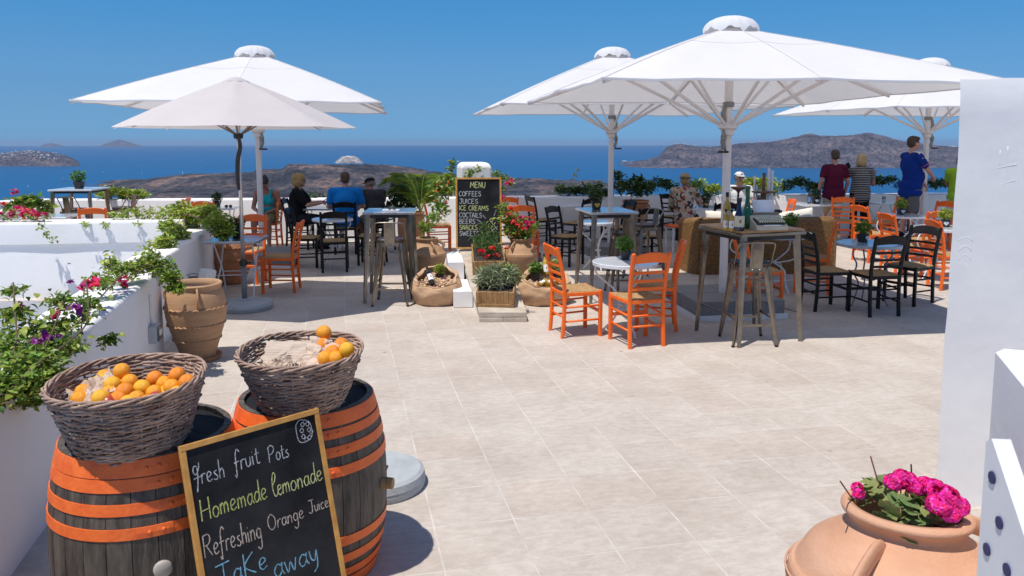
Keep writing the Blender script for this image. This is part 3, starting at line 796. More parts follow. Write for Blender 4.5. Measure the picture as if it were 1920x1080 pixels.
# left group
chair(  'b', at(562, 13.75), 13.75, 0, 'black chair under the blonde woman in black')
chair(  'b', at(573, 11.7), 11.75, 2, 'empty black chair facing right, left of the white round table by the group')
chair_px('b', (628, 511), (628, 503), 'empty black chair with its back to us, centred before the white round table')
chair(  'b', at(648, 13.15), 13.2, 96, 'black chair under the man in the bright blue shirt')
chair(  'b', at(697, 12.0), 12.0, 182, 'empty black chair facing left, half hidden by the left bar stool')
chair(  'b', at(712, 13.5), 13.5, 160, 'black chair under the man in the grey shirt')
chair(  'o', at(460, 10.35), 10.4, 268, 'orange chair facing us behind the square zinc table under the small parasol')
chair(  'o', at(523, 9.75), 9.8, 184, 'orange chair facing left at the right side of the square zinc table')
chair(  'o', at(504, 14.0), 13.95, 182, 'orange chair beside the woman in the turquoise top')
chair(  'o', at(392, 13.3), 13.35, 88, 'orange chair with its back to us at the small table by the left parapet')
chair(  'o', at(318, 13.7), 13.8, 185, 'orange chair seen edge-on before the parapet, above the long vine')
chair(  'o', at(2, 12.2), 12.2, 20, 'orange chair cut by the left edge of the picture')
chair(  'o', at(88, 11.9), 11.9, 60, 'orange chair behind the pink flowers of the cross wall, left of the tall zinc table')
chair(  'o', at(180, 12.0), 12.0, 110, 'orange chair behind the cross wall, below the tall zinc table')

# ---- steel bar stool
def stool_proto():
    t = thing('bar_stool', 'x', 'bar stool'); a = .125; f = .205; H = .73
    pr = [(-.5, .30), (-.36, .5), (0, .42), (.36, .5), (.5, .30), (.42, -.1), (.30, -.1), (.2, .12), (-.2, .12), (-.30, -.1), (-.42, -.1)]
    for sx in (-1, 1):
        for sy in (-1, 1):
            mb = MB(); d = Vector((sx, sy, 0)).normalized()
            # folded sheet channel, wide at the top, its crease outward
            mb.sweep([(sx * a, sy * a, H), (sx * (a + .03), sy * (a + .03), .45), (sx * f, sy * f, .02)], [(p[0] * .085, p[1] * .07) for p in pr], up=(-sy, sx, 0.001) if sx * sy > 0 else (sy, -sx, 0.001), scl=[1.0, .72, .40])
            autosmooth(mb.obj('leg', GUN, t), 35)
            mb = MB(); mb.lathe([(.014, 0), (.016, .004), (.014, .022)], 8, M=T(sx * f, sy * f, 0)); mb.obj('foot_cap', DARKM, t)
    for z in (.20,):
        q = f - .022
        for (p0, p1, dz) in (((-q, -q), (q, -q), .0), ((-q, q), (q, q), .0), ((-q, -q), (-q, q), .055), ((q, -q), (q, q), .055)):
            mb = MB(); mb.bar([(p0[0], p0[1], z + dz), (p1[0], p1[1], z + dz)], .006, .024); mb.obj('foot_bar', GUN, t)
    mb = MB(); mb.bar([(-.13, -.13, .62), (.13, .13, .62)], .018, .005, up=(0, 0, 1)); mb.bar([(-.13, .13, .608), (.13, -.13, .608)], .018, .005, up=(0, 0, 1)); mb.obj('brace', GUN, t)
    # apron under the seat
    mb = MB(); mb.sweep([(0, 0, .700), (0, 0, .742)], [(.155 * math.copysign(abs(math.cos(q)) ** .45, math.cos(q)), .155 * math.copysign(abs(math.sin(q)) ** .45, math.sin(q))) for q in [2 * math.pi * i / 24 for i in range(24)]], up=(1, 0, 0)); autosmooth(mb.obj('apron', GUN, t), 40)
    mb = MB(); mb.sweep([(0, 0, .744), (0, 0, .752), (0, 0, .772), (0, 0, .779)], [(.165 * math.copysign(abs(math.cos(q)) ** .5, math.cos(q)), .165 * math.copysign(abs(math.sin(q)) ** .5, math.sin(q))) for q in [2 * math.pi * i / 24 for i in range(24)]], up=(1, 0, 0), scl=[.97, 1, 1, .96]); autosmooth(mb.obj('seat', DKWOOD, t), 40)
    mb = MB(); mb.tube(crm([(-.165, -.03, .735), (-.172, -.07, .77), (-.172, -.12, .86), (-.168, -.170, .940), (-.145, -.188, .972), (0, -.200, .978), (.145, -.188, .972), (.168, -.170, .940), (.172, -.12, .86), (.172, -.07, .77), (.165, -.03, .735)], 5), .0085, 8); mb.obj('back_hoop', GUN, t, smooth=True)
    mb = MB(); V = []; F = []; zz = [.715, .735, .78, .85, .92, .972]
    for i, z in enumerate(zz):
        y = -.168 - max(0, z - .74) * .13
        for x in (-.06, -.040, -.039, 0, .039, .040, .06):
            emb = .004 if abs(x) < .0395 and .76 < z < .95 else 0
            V.append((x, y - emb + .004, z))
    n = 7
    for i in range(5):
        for j in range(6): F.append((i * n + j, i * n + j + 1, (i + 1) * n + j + 1, (i + 1) * n + j))
    mb.add(V, F); o = mb.obj('splat', GUN, t); md = o.modifiers.new('s', 'SOLIDIFY'); md.thickness = .003
    for x in (-.035, .035): mb = MB(); mb.ball((x, -.166, .722), (.006, .006, .006), 8, 5); mb.obj('rivet', ALU, t)
    return t
sp = stool_proto(); ssnap = snapshot(sp)
SG = 'gunmetal bar stools with low hoop backs'
def stool(i, x, y, face, label):
    if i == 0: sp.location = (x, y, 0); sp.rotation_euler = (0, 0, R(face - 90)); sp['label'] = label; sp['group'] = SG
    else: dup(ssnap, label, (x, y, 0), R(face - 90), SG)
stool(0, at(1405, 7.24), 7.24, 92, 'steel bar stool pushed under the tall wooden table with the typewriter')
stool(1, at(735, 9.02), 9.02, 90, 'steel bar stool at the tall zinc table, left of the terracotta jar and the sack')
stool(2, at(1170, 9.65), 9.6, 92, 'steel bar stool with its back to us at the tall blue-topped table in the middle')
stool(3, at(1211, 10.5), 10.6, 205, 'steel bar stool turned sideways, right of the tall blue-topped table')
stool(4, at(135, 13.0), 13.1, 80, 'steel bar stool with its back to us in front of the tall table far left')
stool(5, at(240, 13.5), 13.4, 170, 'steel bar stool seen sideways, alone before the parapet far left')

# ---- tall tables
def tall_table(x, y, rz, sx, sy, label, top=ZINC, h=1.08, woodtop=False, legm=GUN):
    t = thing('tall_table', label, 'bar table', (x, y, 0), rz, 'tall square steel tables')
    a, b = sx / 2, sy / 2
    mb = MB(); mb.box((0, 0, h - .014), (sx, sy, .028), ch=.004); mb.obj('tabletop', top, t)
    mb = MB(); mb.box((0, 0, h - .05), (sx - .10, sy - .10, .04)); mb.obj('apron', DARKM, t)
    for i in (-1, 1):
        for j in (-1, 1):
            mb = MB(); mb.sweep([(i * (a - .06), j * (b - .06), h - .03), (i * (a - .01), j * (b - .01), .0)], [(-.5, -.4), (.5, -.4), (.5, .1), (0, .5), (-.5, .1)], up=(-j, i, 0), scl=[.066, .036])
            mb.obj('leg', legm, t)
    q = .97
    for i in (-1, 1):
        mb = MB(); mb.tube([(i * (a - .03), -b + .03, .28), (i * (a - .03), b - .03, .28)], .008, 6); mb.obj('foot_rail', legm, t)
    return t
tall_table(at(733, 9.3), 9.32, R(4), .60, .62, 'tall zinc-topped table left of the terracotta jar, booklet and sunglasses on it')
tall_table(at(1135, 9.4), 9.38, R(10), .58, .74, 'tall table with a shiny blue top in the middle, pot of basil on it')
tall_table(at(150, 13.7), 13.75, R(6), .72, .8, 'tall zinc table far left against the sea, basil pot on it', top=WTOP)
tw = tall_table(at(1404, 7.46), 7.46, R(20), .72, .72, 'tall table with a wooden board top carrying the typewriter and bottles', top=GUN, h=1.06)
for k in range(5):
    mb = MB(); mb.box((.0, -.28 + k * .142, 1.075), (.70 + random.uniform(-.01, .01), .139, .022), ch=.003); mb.obj('plank', TABLEWOOD, tw)

# ---- round and square café tables
def round_table(x, y, r, label, rz=0, top=WTOP, legm=WHITEP, style='bow', h=.73, cat='table'):
    t = thing('round_cafe_table', label, cat, (x, y, 0), rz, 'small round café tables')
    mb = MB(); mb.lathe([(0.001, h - .012), (r - .012, h - .014), (r - .010, h - .034), (r, h - .034), (r + .002, h - .004), (r - .004, h), (r - .02, h), (0.001, h)], 48, cap=False); autosmooth(mb.obj('tabletop', top, t), 30)
    for k in range(3):
        a = 2 * math.pi * k / 3 + .5; c, s = math.cos(a), math.sin(a)
        if style == 'bow': P = [(r * .90, h - .03), (r * .88, h - .12), (r * .62, h - .20), (r * .28, h - .30), (r * .16, h - .42), (r * .30, .16), (r * .62, .04), (r * .66, 0)]
        elif style == 'wave': P = [(r * .62, h - .03), (r * .66, h - .13), (r * .50, h - .24), (r * .56, h - .36), (r * .40, h - .46), (r * .46, .14), (r * .62, .0)]
        else: P = [(r * .5, h - .03), (r * .98, h - .10), (r * .98, h - .26), (r * .35, h - .36), (r * .12, h - .38), (r * .55, .28), (r * .60, .14), (r * .78, .0)]
        mb = MB(); mb.tube(crm([(p[0] * c, p[0] * s, p[1]) for p in P], 6), .0095, 8); mb.obj('leg', legm, t, smooth=True)
        mb = MB(); e = P[-1]; mb.ball((e[0] * c, e[0] * s, .008), (.016, .016, .008), 8, 5); mb.obj('foot', legm, t, smooth=True)
    zr = {'bow': .30, 'wave': .30, 'ring': .35}[style]; rr = r * (.20 if style != 'ring' else .13)
    mb = MB(); mb.tube([(rr * math.cos(q), rr * math.sin(q), zr) for q in [2 * math.pi * i / 20 for i in range(20)]], .007, 6, closed=True); mb.obj('ring', legm, t, smooth=True)
    if style == 'ring':
        mb = MB(); rr = r * .6; mb.tube([(rr * math.cos(q), rr * math.sin(q), .15) for q in [2 * math.pi * i / 28 for i in range(28)]], .007, 6, closed=True); mb.obj('ring', legm, t, smooth=True)
    return t
BLUEM = mat('blue_grey_enamel', (0.33, 0.42, 0.52), 0.18, var=0.04, vscale=6, coat=.4)
GREYM = mat('grey_enamel', (0.25, 0.26, 0.27), 0.4)
round_table(at(1172, 7.55), 7.55, .325, 'white round table with bowed legs among the three sunny orange chairs', rz=.4)
round_table(at(1630, 8.95), 8.95, .37, 'small blue round table between three black chairs', top=BLUEM, legm=GREYM, style='wave', rz=.9)
round_table(at(1448, 9.95), 9.95, .50, 'large pale blue round table with ring-shaped white legs behind the typewriter table', top=BLUEM, style='ring', rz=.3)
round_table(at(1690, 12.4), 12.4, .34, 'sunlit white round table with a heart pot among orange chairs', style='ring', rz=.2)
round_table(at(1768, 10.6), 10.6, .40, 'white round table running behind the edge of the tall white wall', style='ring', rz=.8)
round_table(at(624, 11.85), 11.85, .31, 'white round table between the empty black chairs on the left', style='bow', rz=.0)
round_table(at(1119, 11.4), 11.4, .29, 'white round table seen between the legs of the tall blue-topped table', style='bow', rz=.3)
def square_table(x, y, rz, s, label, h=.73, top=ZINC, legm=WHITEP):
    t = thing('square_cafe_table', label, 'table', (x, y, 0), rz, 'small square café tables')
    mb = MB(); mb.box((0, 0, h - .016), (s, s, .032), ch=.004); mb.obj('tabletop', top, t)
    for sx in (-1, 1):
        for sg in (-1, 1):
            mb = MB(); q = s * .36
            mb.tube(crm([(sx * q, sg * q, h - .03), (sx * (q - .01), sg * q * .6, h - .16), (sx * (q - .02), -sg * .02, h * .52), (sx * (q - .005), -sg * q * .7, h * .28), (sx * q, -sg * q * 1.15, 0)], 6), .0095, 7); mb.obj('leg', legm, t, smooth=True)
    for y_ in (-.25, .25):
        mb = MB(); mb.tube([(-s * .36, y_ * s, .30), (s * .36, y_ * s, .30)], .006, 6); mb.obj('cross_rod', legm, t)
    return t
square_table(at(446, 9.38), 9.38, R(6), .62, 'square zinc table beside the small parasol pole, basil pot on it')
square_table(at(410, 13.9), 13.95, R(8), .62, 'small table against the left parapet with sunglasses on it', top=WTOP)
square_table(at(1075, 14.5), 14.55, R(10), .72, 'white square table against the parapet with small print on top', top=WTOP)
square_table(at(606, 13.9), 13.9, R(5), .66, 'table between the blonde woman and the two men by the parapet', top=BLUEM)
square_table(at(1320, 14.0), 14.0, R(8), .72, 'white table between the woman in the straw hat and the man in the cap', top=WTOP)
square_table(at(1525, 14.8), 14.8, R(8), .74, 'white table behind the rattan sofa with a beer bottle on it', top=WTOP)
square_table(at(1662, 15.0), 15.05, R(8), .66, 'white table with glasses between the striped top and the boy in blue', top=WTOP)
square_table(at(98, 12.35), 12.3, R(12), .70, 'low white table behind the pink flowers of the cross wall', top=WTOP)
# orange topped stool with white legs
t = thing('low_stool', 'small stool with orange seat and white legs beside the rattan sofa', 'stool', (at(1270, 13.4), 13.4, 0), R(15))
mb = MB(); mb.box((0, 0, .445), (.34, .34, .03), ch=.005); mb.obj('seat', ORANGE, t)
for i in (-1, 1):
    for j in (-1, 1):
        mb = MB(); mb.bar([(i * .14, j * .14, 0), (i * .14, j * .14, .43)], .035, .035); mb.obj('leg', WHITEP, t)

# ---- umbrellas
def canopy_mesh(side, zr, zt, r0, ncorner=4, sag=.05, n_r=12, n_s=6, oct_=False):
    V = []; F = []; A = []
    tot = 8 * n_s
    for k in range(tot):
        a = 2 * math.pi * k / tot; f = (k % n_s) / n_s; mid = 4 * f * (1 - f)
        c, s = math.cos(a), math.sin(a)
        if oct_: e = side * math.cos(math.pi / 8) / math.cos((a % (math.pi / 4)) - math.pi / 8)
        else: e = side / max(abs(c), abs(s))
        e *= 1 - .018 * mid
        for j in range(n_r + 1):
            q = j / n_r; r = r0 + (e - r0) * q
            z = zt + (zr - zt) * (r - r0) / (e - r0) if e > r0 else zt
            fac = q
            z = zt + (zr - zt) * fac - sag * mid * q * (1.2 - q) * 1.6 + .018 * math.sin(math.pi * q)
            if not oct_ and abs(abs(c) - abs(s)) < .3: z -= .02 * q * q
            V.append((c * r, s * r, z))
    m_ = n_r + 1
    for k in range(tot):
        k2 = (k + 1) % tot
        for j in range(n_r): F.append((k * m_ + j, k * m_ + j + 1, k2 * m_ + j + 1, k2 * m_ + j))
    # narrow hem turned down
    return V, F
def big_umbrella(x, y, label, rz=R(8), side=1.93, zr=2.44, zt=3.20, base=True, turn=0):
    t = thing('square_umbrella', label, 'umbrella', (x, y, 0), rz, 'large white square umbrellas on poles')
    V, F = canopy_mesh(side, zr, zt, .17)
    mb = MB(); mb.add(V, F); o = mb.obj('canopy', CLOTH, t, smooth=True)
    hm = MB(); rim = [Vector(V[k * 13 + 12]) for k in range(48)]; hm.bar(rim + [rim[0]], .006, .022, up=(0, 0, 1), ch=.001); hm.obj('hem', CLOTH, t)
    # seams running from the cap to the rim
    mb = MB(); n_s = 6; m_ = 13
    for k in range(8):
        P = [Vector(V[k * n_s * m_ + j]) + Vector((0, 0, .004)) for j in range(m_)]; mb.bar(P, .012, .002, ch=.0004)
    mb.obj('seam', CLOTH, t)
    for jj in (4,):
        mb = MB(); P = [Vector(V[k * m_ + jj]) + Vector((0, 0, .002)) for k in range(48)]; mb.bar(P + [P[0]], .007, .0016, ch=.0003); mb.obj('panel_seam', CLOTH, t)
    # vent cap: dome with eight scalloped arches
    mb = MB(); V2 = []; F2 = []; nn = 64; R2 = .30
    for k in range(nn):
        a = 2 * math.pi * k / nn; f = (k % 8) / 8; arch = math.sin(math.pi * f) ** .7
        for j in range(8):
            q = j / 7; r = R2 * (math.sin(q * 1.45) / math.sin(1.45)) * (1 + .04 * (1 - arch) * q)
            z = zt + .185 - .165 * (1 - math.cos(q * 1.5)) - .055 * max(0, q - .55) / .45 + .062 * arch * max(0, (q - .45) / .55) ** 1.3 - .012 * math.sin(k * 1.7) * q
            V2.append((r * math.cos(a), r * math.sin(a), z - .03))
    for k in range(nn):
        for j in range(7): F2.append((k * 8 + j, k * 8 + j + 1, ((k + 1) % nn) * 8 + j + 1, ((k + 1) % nn) * 8 + j))
    mb.add(V2, F2); o = mb.obj('vent_cap', CLOTH, t, smooth=True)
    mb = MB(); mb.lathe([(.145, zt - .03), (.16, zt + .05), (.12, zt + .10)], 20, cap=False); mb.obj('vent_lining', mat('vent_grey', (.45, .43, .43), .8), t, smooth=True)
    # pole
    mb = MB(); mb.bar([(0, 0, .05), (0, 0, zt)], .078, .078, up=(0, 1, 0), ch=.014); mb.obj('pole', POLEW, t)
    hz = 2.06
    for k in range(8):
        a = 2 * math.pi * k / 8; e = side / max(abs(math.cos(a)), abs(math.sin(a))); c, s = math.cos(a), math.sin(a)
        mb = MB(); mb.bar([(c * .06, s * .06, zt - .045), (c * (e - .02), s * (e - .02), zr - .022 - (.02 if k % 2 else 0))], .024, .036); mb.obj('rib', POLEW, t)
        q = .52; zz = zt + (zr - zt) * q - .045
        mb = MB(); mb.bar([(c * .07, s * .07, hz + .02), (c * e * q, s * e * q, zz)], .024, .036); mb.obj('strut', POLEW, t)
    mb = MB(); mb.lathe([(.05, hz - .09), (.07, hz - .085), (.075, hz - .03), (.105, hz - .01), (.105, hz + .035), (.06, hz + .05)], 16); mb.obj('slider_hub', POLEW, t)
    mb = MB(); mb.lathe([(.045, hz + .22), (.062, hz + .225), (.062, hz + .275), (.045, hz + .28)], 12); mb.obj('clamp', mat('pewter', (.28, .26, .22), .45, metal=.7), t)
    sg = -1 if turn else 1
    mb = MB(); mb.bar([(sg * .045, -.02, hz + .26), (sg * .075, -.03, hz + .15), (sg * .055, -.035, hz - .02), (sg * .075, -.035, hz - .16), (sg * .05, -.03, hz - .24)], .03, .045); mb.ball((sg * .07, -.05, hz - .1), (.03, .03, .05))
    mb.obj('winch', mat('pewter', (.28, .26, .22), .45, metal=.7), t)
    mb = MB(); mb.tube([(sg * .05, -.04, hz - .24), (sg * .05, -.10, hz - .27)], .008, 6); mb.tube([(sg * .03, -.10, hz - .27), (sg * .15, -.10, hz - .27)], .013, 8); mb.obj('crank_handle', DARKM, t)
    mb = MB(); mb.box((0, 0, .06), (.16, .16, .10), ch=.01); mb.obj('pole_foot', POLEW, t)
    # steel tray filled with pavers
    mb = MB(); s_ = .50
    for (cx, cy, dx, dy) in ((0, -s_ - .012, 2 * s_ + .05, .02), (0, s_ + .012, 2 * s_ + .05, .02), (-s_ - .012, 0, .02, 2 * s_), (s_ + .012, 0, .02, 2 * s_)):
        mb.box((cx, cy, .028), (dx, dy, .056))
    mb.box((0, 0, .012), (2 * s_, 2 * s_, .01)); mb.obj('tray', WHITEP, t)
    for i in (-1, 1):
        for j in (-1, 1):
            mb = MB(); mb.box((i * .25, j * .25, .112), (.488, .488, .185), ch=.008); mb.obj('paver', CONC, t)
    return t
big_umbrella(at(1357, 8.65), 8.65, 'nearest and largest white square umbrella, above the typewriter table', turn=1, zt=3.11, side=1.94)
big_umbrella(at(490, 12.0), 12.0, 'white square umbrella on the left, behind the small parasol')
big_umbrella(at(1144, 13.0), 13.0, 'white square umbrella in the middle, its left corner over the menu board', side=2.12, zt=3.3)
big_umbrella(at(1729, 13.7), 13.7, 'white square umbrella on the far right whose pole the boy in blue holds')
# small octagonal parasol
px_, py_ = at(456, 8.72), 8.72
t = thing('round_parasol', 'small cream parasol on a thin pole over the square zinc table', 'parasol', (px_, py_, 0), R(14))
V, F = canopy_mesh(1.30, 2.06, 2.60, .05, oct_=True, sag=.02)
mb = MB(); mb.add(V, F); o = mb.obj('canopy', LINEN, t, smooth=True)
mb = MB()
mb.lathe([(.001, 2.615), (.05, 2.607), (.13, 2.567), (.15, 2.552)], 24, cap=False); o = mb.obj('top_patch', LINEN, t, smooth=True); md = o.modifiers.new('t', 'SOLIDIFY'); md.thickness = .003
for k in range(8):
    a = 2 * math.pi * k / 8; c, s = math.cos(a), math.sin(a)
    mb = MB(); mb.tube([(c * .03, s * .03, 2.56), (c * 1.27, s * 1.27, 2.045)], .007, 6); mb.obj('rib', ALU, t)
    mb = MB(); mb.tube([(c * .03, s * .03, 1.98), (c * .6, s * .6, 2.31)], .009, 6); mb.obj('strut', mat('brown_strut', (.20, .14, .10), .5), t)
mb = MB(); mb.tube([(0, 0, .45), (0, 0, 2.6)], .021, 16); mb.obj('pole', ALU, t, smooth=True)
mb = MB(); mb.tube([(0, 0, .05), (0, 0, .52)], .030, 16); mb.obj('sleeve', GREYP, t, smooth=True)
mb = MB(); mb.lathe([(.03, .5), (.044, .5), (.044, .56), (.03, .57)], 12); mb.tube([(.04, 0, .53), (.09, -.02, .53)], .012, 6); mb.obj('clamp', DARKM, t)
mb = MB(); mb.lathe([(.02, 1.93), (.05, 1.94), (.055, 1.99), (.03, 2.0)], 12); mb.obj('hub', DARKM, t)
mb = MB(); P = crm([(0, -.03, 1.97), (.02, -.05, 1.85), (-.01, -.055, 1.7), (-.02, -.05, 1.5), (-.01, -.045, 1.36)], 5); mb.bar(P, .046, .04, scl=[.3 + .9 * math.sin(math.pi * min(1, .12 + i / (len(P) - 1) * .8)) ** .7 for i in range(len(P))], ch=.015); mb.obj('tied_strap', mat('dark_strap', (.05, .045, .045), .8), t, smooth=True)
mb = MB(); mb.lathe([(.001, .0), (.30, .0), (.31, .02), (.315, .05), (.30, .078), (.25, .09), (.08, .10), (.07, .12), (.001, .12)], 40, cap=False); autosmooth(mb.obj('base', BASEG, t), 35)
# spare base without a pole behind the barrel
t = thing('parasol_base', 'round pale grey parasol base without a pole, right of the front barrel', 'parasol base', (*G(733, 893), 0), 0)
t.location = (-.745, 4.12, 0)
mb = MB(); mb.lathe([(.001, .0), (.255, .0), (.262, .03), (.258, .045), (.262, .05), (.255, .085), (.235, .10), (.001, .105)], 48, cap=False); autosmooth(mb.obj('slab', BASEG, t), 35)
mb = MB(); mb.box((-.0, -.02, .107), (.11, .07, .006)); mb.obj('socket_shade', DARKM, t)  # dark sheet stands for the shade inside the open socket
mb = MB(); mb.box((.02, -.025, .111), (.04, .03, .004)); mb.obj('socket_lining', WHITEP, t)
# ================================================================== BARRELS, BASKETS, BOARDS, JARS, SACKS
STAVE = mat('barrel_oak', (0.130, 0.102, 0.080), 0.6, col2=(0.034, 0.026, 0.021), vscale=9, stretch=(3, 3, .55), bump=0.5, bscale=35, island=.25)
HEADB = mat('barrel_head', (0.014, 0.014, 0.015), 0.7, spec=.2, var=.35, vscale=9)
HOOP = mat('orange_hoop', (0.94, 0.19, 0.032), 0.5, col2=(0.80, 0.125, 0.020), vscale=13, bump=.25, bscale=60)
def barrel(x, y, rz, label, h=.79, rh=.315, rb=.375, zs=None):
    t = thing('barrel', label, 'barrel', (x, y, 0), rz, 'dark oak barrels with orange hoops')
    def rad(z): q = (z / h) * 2 - 1; return rb - (rb - rh) * abs(q) ** 2.1
    n = 26
    for k in range(n):
        a0 = 2 * math.pi * k / n + .004; a1 = 2 * math.pi * (k + 1) / n - .004; off = random.uniform(-.0012, .0012)
        V = []; F = []; zsamp = np.linspace(0, h, 11); na = 3
        for z in zsamp:
            r = rad(z) + off
            for j in range(na + 1):
                a = a0 + (a1 - a0) * j / na; V.append((r * math.cos(a), r * math.sin(a), z))
            for j in (na, 0):
                a = a0 + (a1 - a0) * j / na; V.append(((r - .022) * math.cos(a), (r - .022) * math.sin(a), z))
        w_ = na + 3
        for i in range(10):
            for j in range(w_): F.append((i * w_ + j, i * w_ + (j + 1) % w_, (i + 1) * w_ + (j + 1) % w_, (i + 1) * w_ + j))
        F.append(tuple(reversed(range(w_)))); F.append(tuple(10 * w_ + j for j in range(w_)))
        mb = MB(); mb.add(V, F); autosmooth(mb.obj('stave', STAVE, t), 50)
    bands = zs or [(h - .058, h - .004), (h - .105, h - .068), (h - .178, h - .138), (h - .262, h - .220)]
    bands = bands + [(h - b, h - a) for a, b in bands]
    for i, (za, zb) in enumerate(bands):
        mb = MB(); P = []
        for z in np.linspace(za, zb, 4): P.append((rad(z) + .0035, z))
        mb.lathe([(rad(za) - .004, za)] + P + [(rad(zb) - .004, zb)], 64, cap=False); hp = mb.obj('hoop', HOOP, t, smooth=True); autosmooth(hp, 50)
        zc = (za + zb) / 2
        for ang_ in (-1.15, -1.02):
            a = ang_ - rz + (i % 3) * .11
            r = rad(zc) + .0035; M = T(r * math.cos(a), r * math.sin(a), zc + (ang_ + 1.08) * .02) @ RZ(a) @ Matrix.Rotation(math.pi / 2, 4, 'Y')
            mb = MB(); mb.lathe([(.0085, -.002), (.0075, .003), (.004, .006), (.0005, .0068)], 9, M=M); mb.obj('rivet', HOOP, hp, smooth=True)
        a = -.93 - rz + (i % 3) * .11; mb = MB()   # overlapping end of the hoop
        rr = rad(zc) + .0045
        mb.lathe([(rad(za) + .0035, za + .001), (rad(zc) + .0055, zc), (rad(zb) + .0035, zb - .001)], 8, cap=False, th0=a - .34, th1=a)
        o = mb.obj('hoop_end', HOOP, hp); md = o.modifiers.new('s', 'SOLIDIFY'); md.thickness = .0015
    for k in range(6):
        wd = 2 * (rh - .022) / 6; x0 = -(rh - .022) + wd * k; xm = x0 + wd / 2
        ln = 2 * math.sqrt(max(.0005, (rh - .024) ** 2 - max(abs(x0), abs(x0 + wd)) ** 2 * .86)); mb = MB()
        pts = []; Rr = rh - .0225
        xs = np.linspace(x0 + .001, x0 + wd - .001, 5)
        top = [(x_, math.sqrt(max(0, Rr * Rr - x_ * x_))) for x_ in xs]
        ring = top + [(x_, -y_) for x_, y_ in reversed(top)]
        V = [(p[0], p[1], h - .036) for p in ring] + [(p[0], p[1], h - .018) for p in ring]; q = len(ring)
        F = [tuple(range(q, 2 * q))[::-1], tuple(range(q))] + [(i, (i + 1) % q, (i + 1) % q + q, i + q) for i in range(q)]
        mb.add(V, F); o = mb.obj('head_board', HEADB, t); bm_recalc(o)
    return t
bx1, by1 = G(575, 738, .79); bx0, by0 = G(277, 803, .79)
b1 = barrel(bx1, by1 + .0, .3, 'barrel on the right of the pair, behind the chalkboard, basket with few oranges on top', rh=.287, rb=.345)
b0 = barrel(bx0, by0, 1.1, 'front left barrel of the pair, under the basket full of oranges', rh=.305, rb=.358,
            zs=[(.79 - .062, .786), (.79 - .110, .79 - .066), (.79 - .190, .79 - .150), (.79 - .275, .79 - .235)])
mb = MB(); a = -.15 - .3; mb.lathe([(.03, -.03), (.024, .05), (.001, .05)], 12, M=T(.34 * math.cos(a), .34 * math.sin(a), .40) @ RZ(a) @ Matrix.Rotation(math.pi / 2, 4, 'Y'), cap=False)
mb.obj('bung', CRATE, b1)
mb = MB(); a = -1.05 - 1.1; mb.lathe([(.034, -.03), (.032, .008), (.026, .014), (.001, .014)], 16, M=T(.356 * math.cos(a), .356 * math.sin(a), .39) @ RZ(a) @ Matrix.Rotation(math.pi / 2, 4, 'Y'), cap=False)
mb.obj('bung', mat('pale_bung', (.42, .38, .33), .6), b0, smooth=True)
# dark pole standing behind the left barrel
mb = MB(); mb.bar([(-1.73, 2.98, 0), (-1.735, 2.99, .80)], .03, .03); tag(mb.obj('iron_post', DARKM), 'thin black post between the left barrel and the white wall', 'post')

# ---- wicker baskets: woven of real rods over stakes
def basket(x, y, z, rtop, rbot, h, label, tilt=(0, 0), rz=0, sq=1.0):
    t = thing('wicker_basket', label, 'basket', (x, y, z), rz, 'wicker fruit baskets on the barrels')
    t.rotation_euler = (tilt[0], tilt[1], rz)
    def rad(q): return rbot + (rtop - rbot) * (q ** .72)
    ns = 26; rows = 33; mbs = MB()
    for k in range(ns):
        a = 2 * math.pi * k / ns
        P = [((rad(q)) * math.cos(a), rad(q) * math.sin(a), q * h) for q in np.linspace(0, 1, 8)]
        P = [(rbot * .5 * math.cos(a), rbot * .5 * math.sin(a), .004)] + P; mbs.tube(P, .0045, 5)
    mbs.obj('stakes', WICKER, t, smooth=True)
    # strands: each row is a handful of rods that start and stop
    segn = 0
    for rr in range(rows):
        q = (rr + .5) / rows; zc = q * h
        nseg = 5; st = random.uniform(0, 6.28)
        for sg in range(nseg):
            a0 = st + 2 * math.pi * sg / nseg - .10; a1 = st + 2 * math.pi * (sg + 1) / nseg + .12
            th = random.uniform(.0042, .0060); P = []; S = []
            m_ = 34; dz = random.uniform(-.0035, .0035)
            for i in range(m_ + 1):
                a = a0 + (a1 - a0) * i / m_; e = min(i, m_ - i) / 3
                wv = math.cos(a * ns / 2 + rr * math.pi) * .0050
                ed = .006 if e < .6 else 0
                r = rad(q) + wv + ed
                P.append((r * math.cos(a), r * math.sin(a), zc + dz + .0025 * math.sin(a * 5 + rr * 2.2) + .002 * math.sin(a * 13 + rr)))
                S.append(.55 if i in (0, m_) else 1)
            mb = MB(); mb.tube(P, th, 5, scl=S); mb.obj('rod', WICKER, t, smooth=True); segn += 1
    # plaited rim
    for ph in range(4):
        P = []; m_ = 150
        for i in range(m_):
            a = 2 * math.pi * i / m_; b_ = a * 7 + ph * math.pi / 2 + .5 * math.sin(a * 3)
            r = rtop + .003 + (.0075 + .003 * math.sin(a * 4 + ph)) * math.cos(b_); P.append((r * math.cos(a), r * math.sin(a), h + .004 + .009 * math.sin(b_) + .004 * math.sin(a * 3)))
        mb = MB(); mb.tube(P, .0048, 6, closed=True); mb.obj('rim_plait', WICKER, t, smooth=True)
    mb = MB()
    for k in range(9):
        r = rbot * (k + .6) / 9; mb.tube([(r * math.cos(q), r * math.sin(q), .005) for q in [2 * math.pi * i / 28 for i in range(28)]], .0065, 5, closed=True)
    stuff(mb.obj('base_weave', WICKER, t, smooth=True))
    return t
tx1, ty1 = G(554, 655, 1.045); tx0, ty0 = G(228, 703, 1.06)
BZ = .79 - .018
k1 = basket(tx1 + .005, ty1 + .07, BZ + .006, .250, .150, .245, 'wicker basket with a handful of oranges and ribbed paper on the right barrel', tilt=(R(3), R(0)), rz=0)
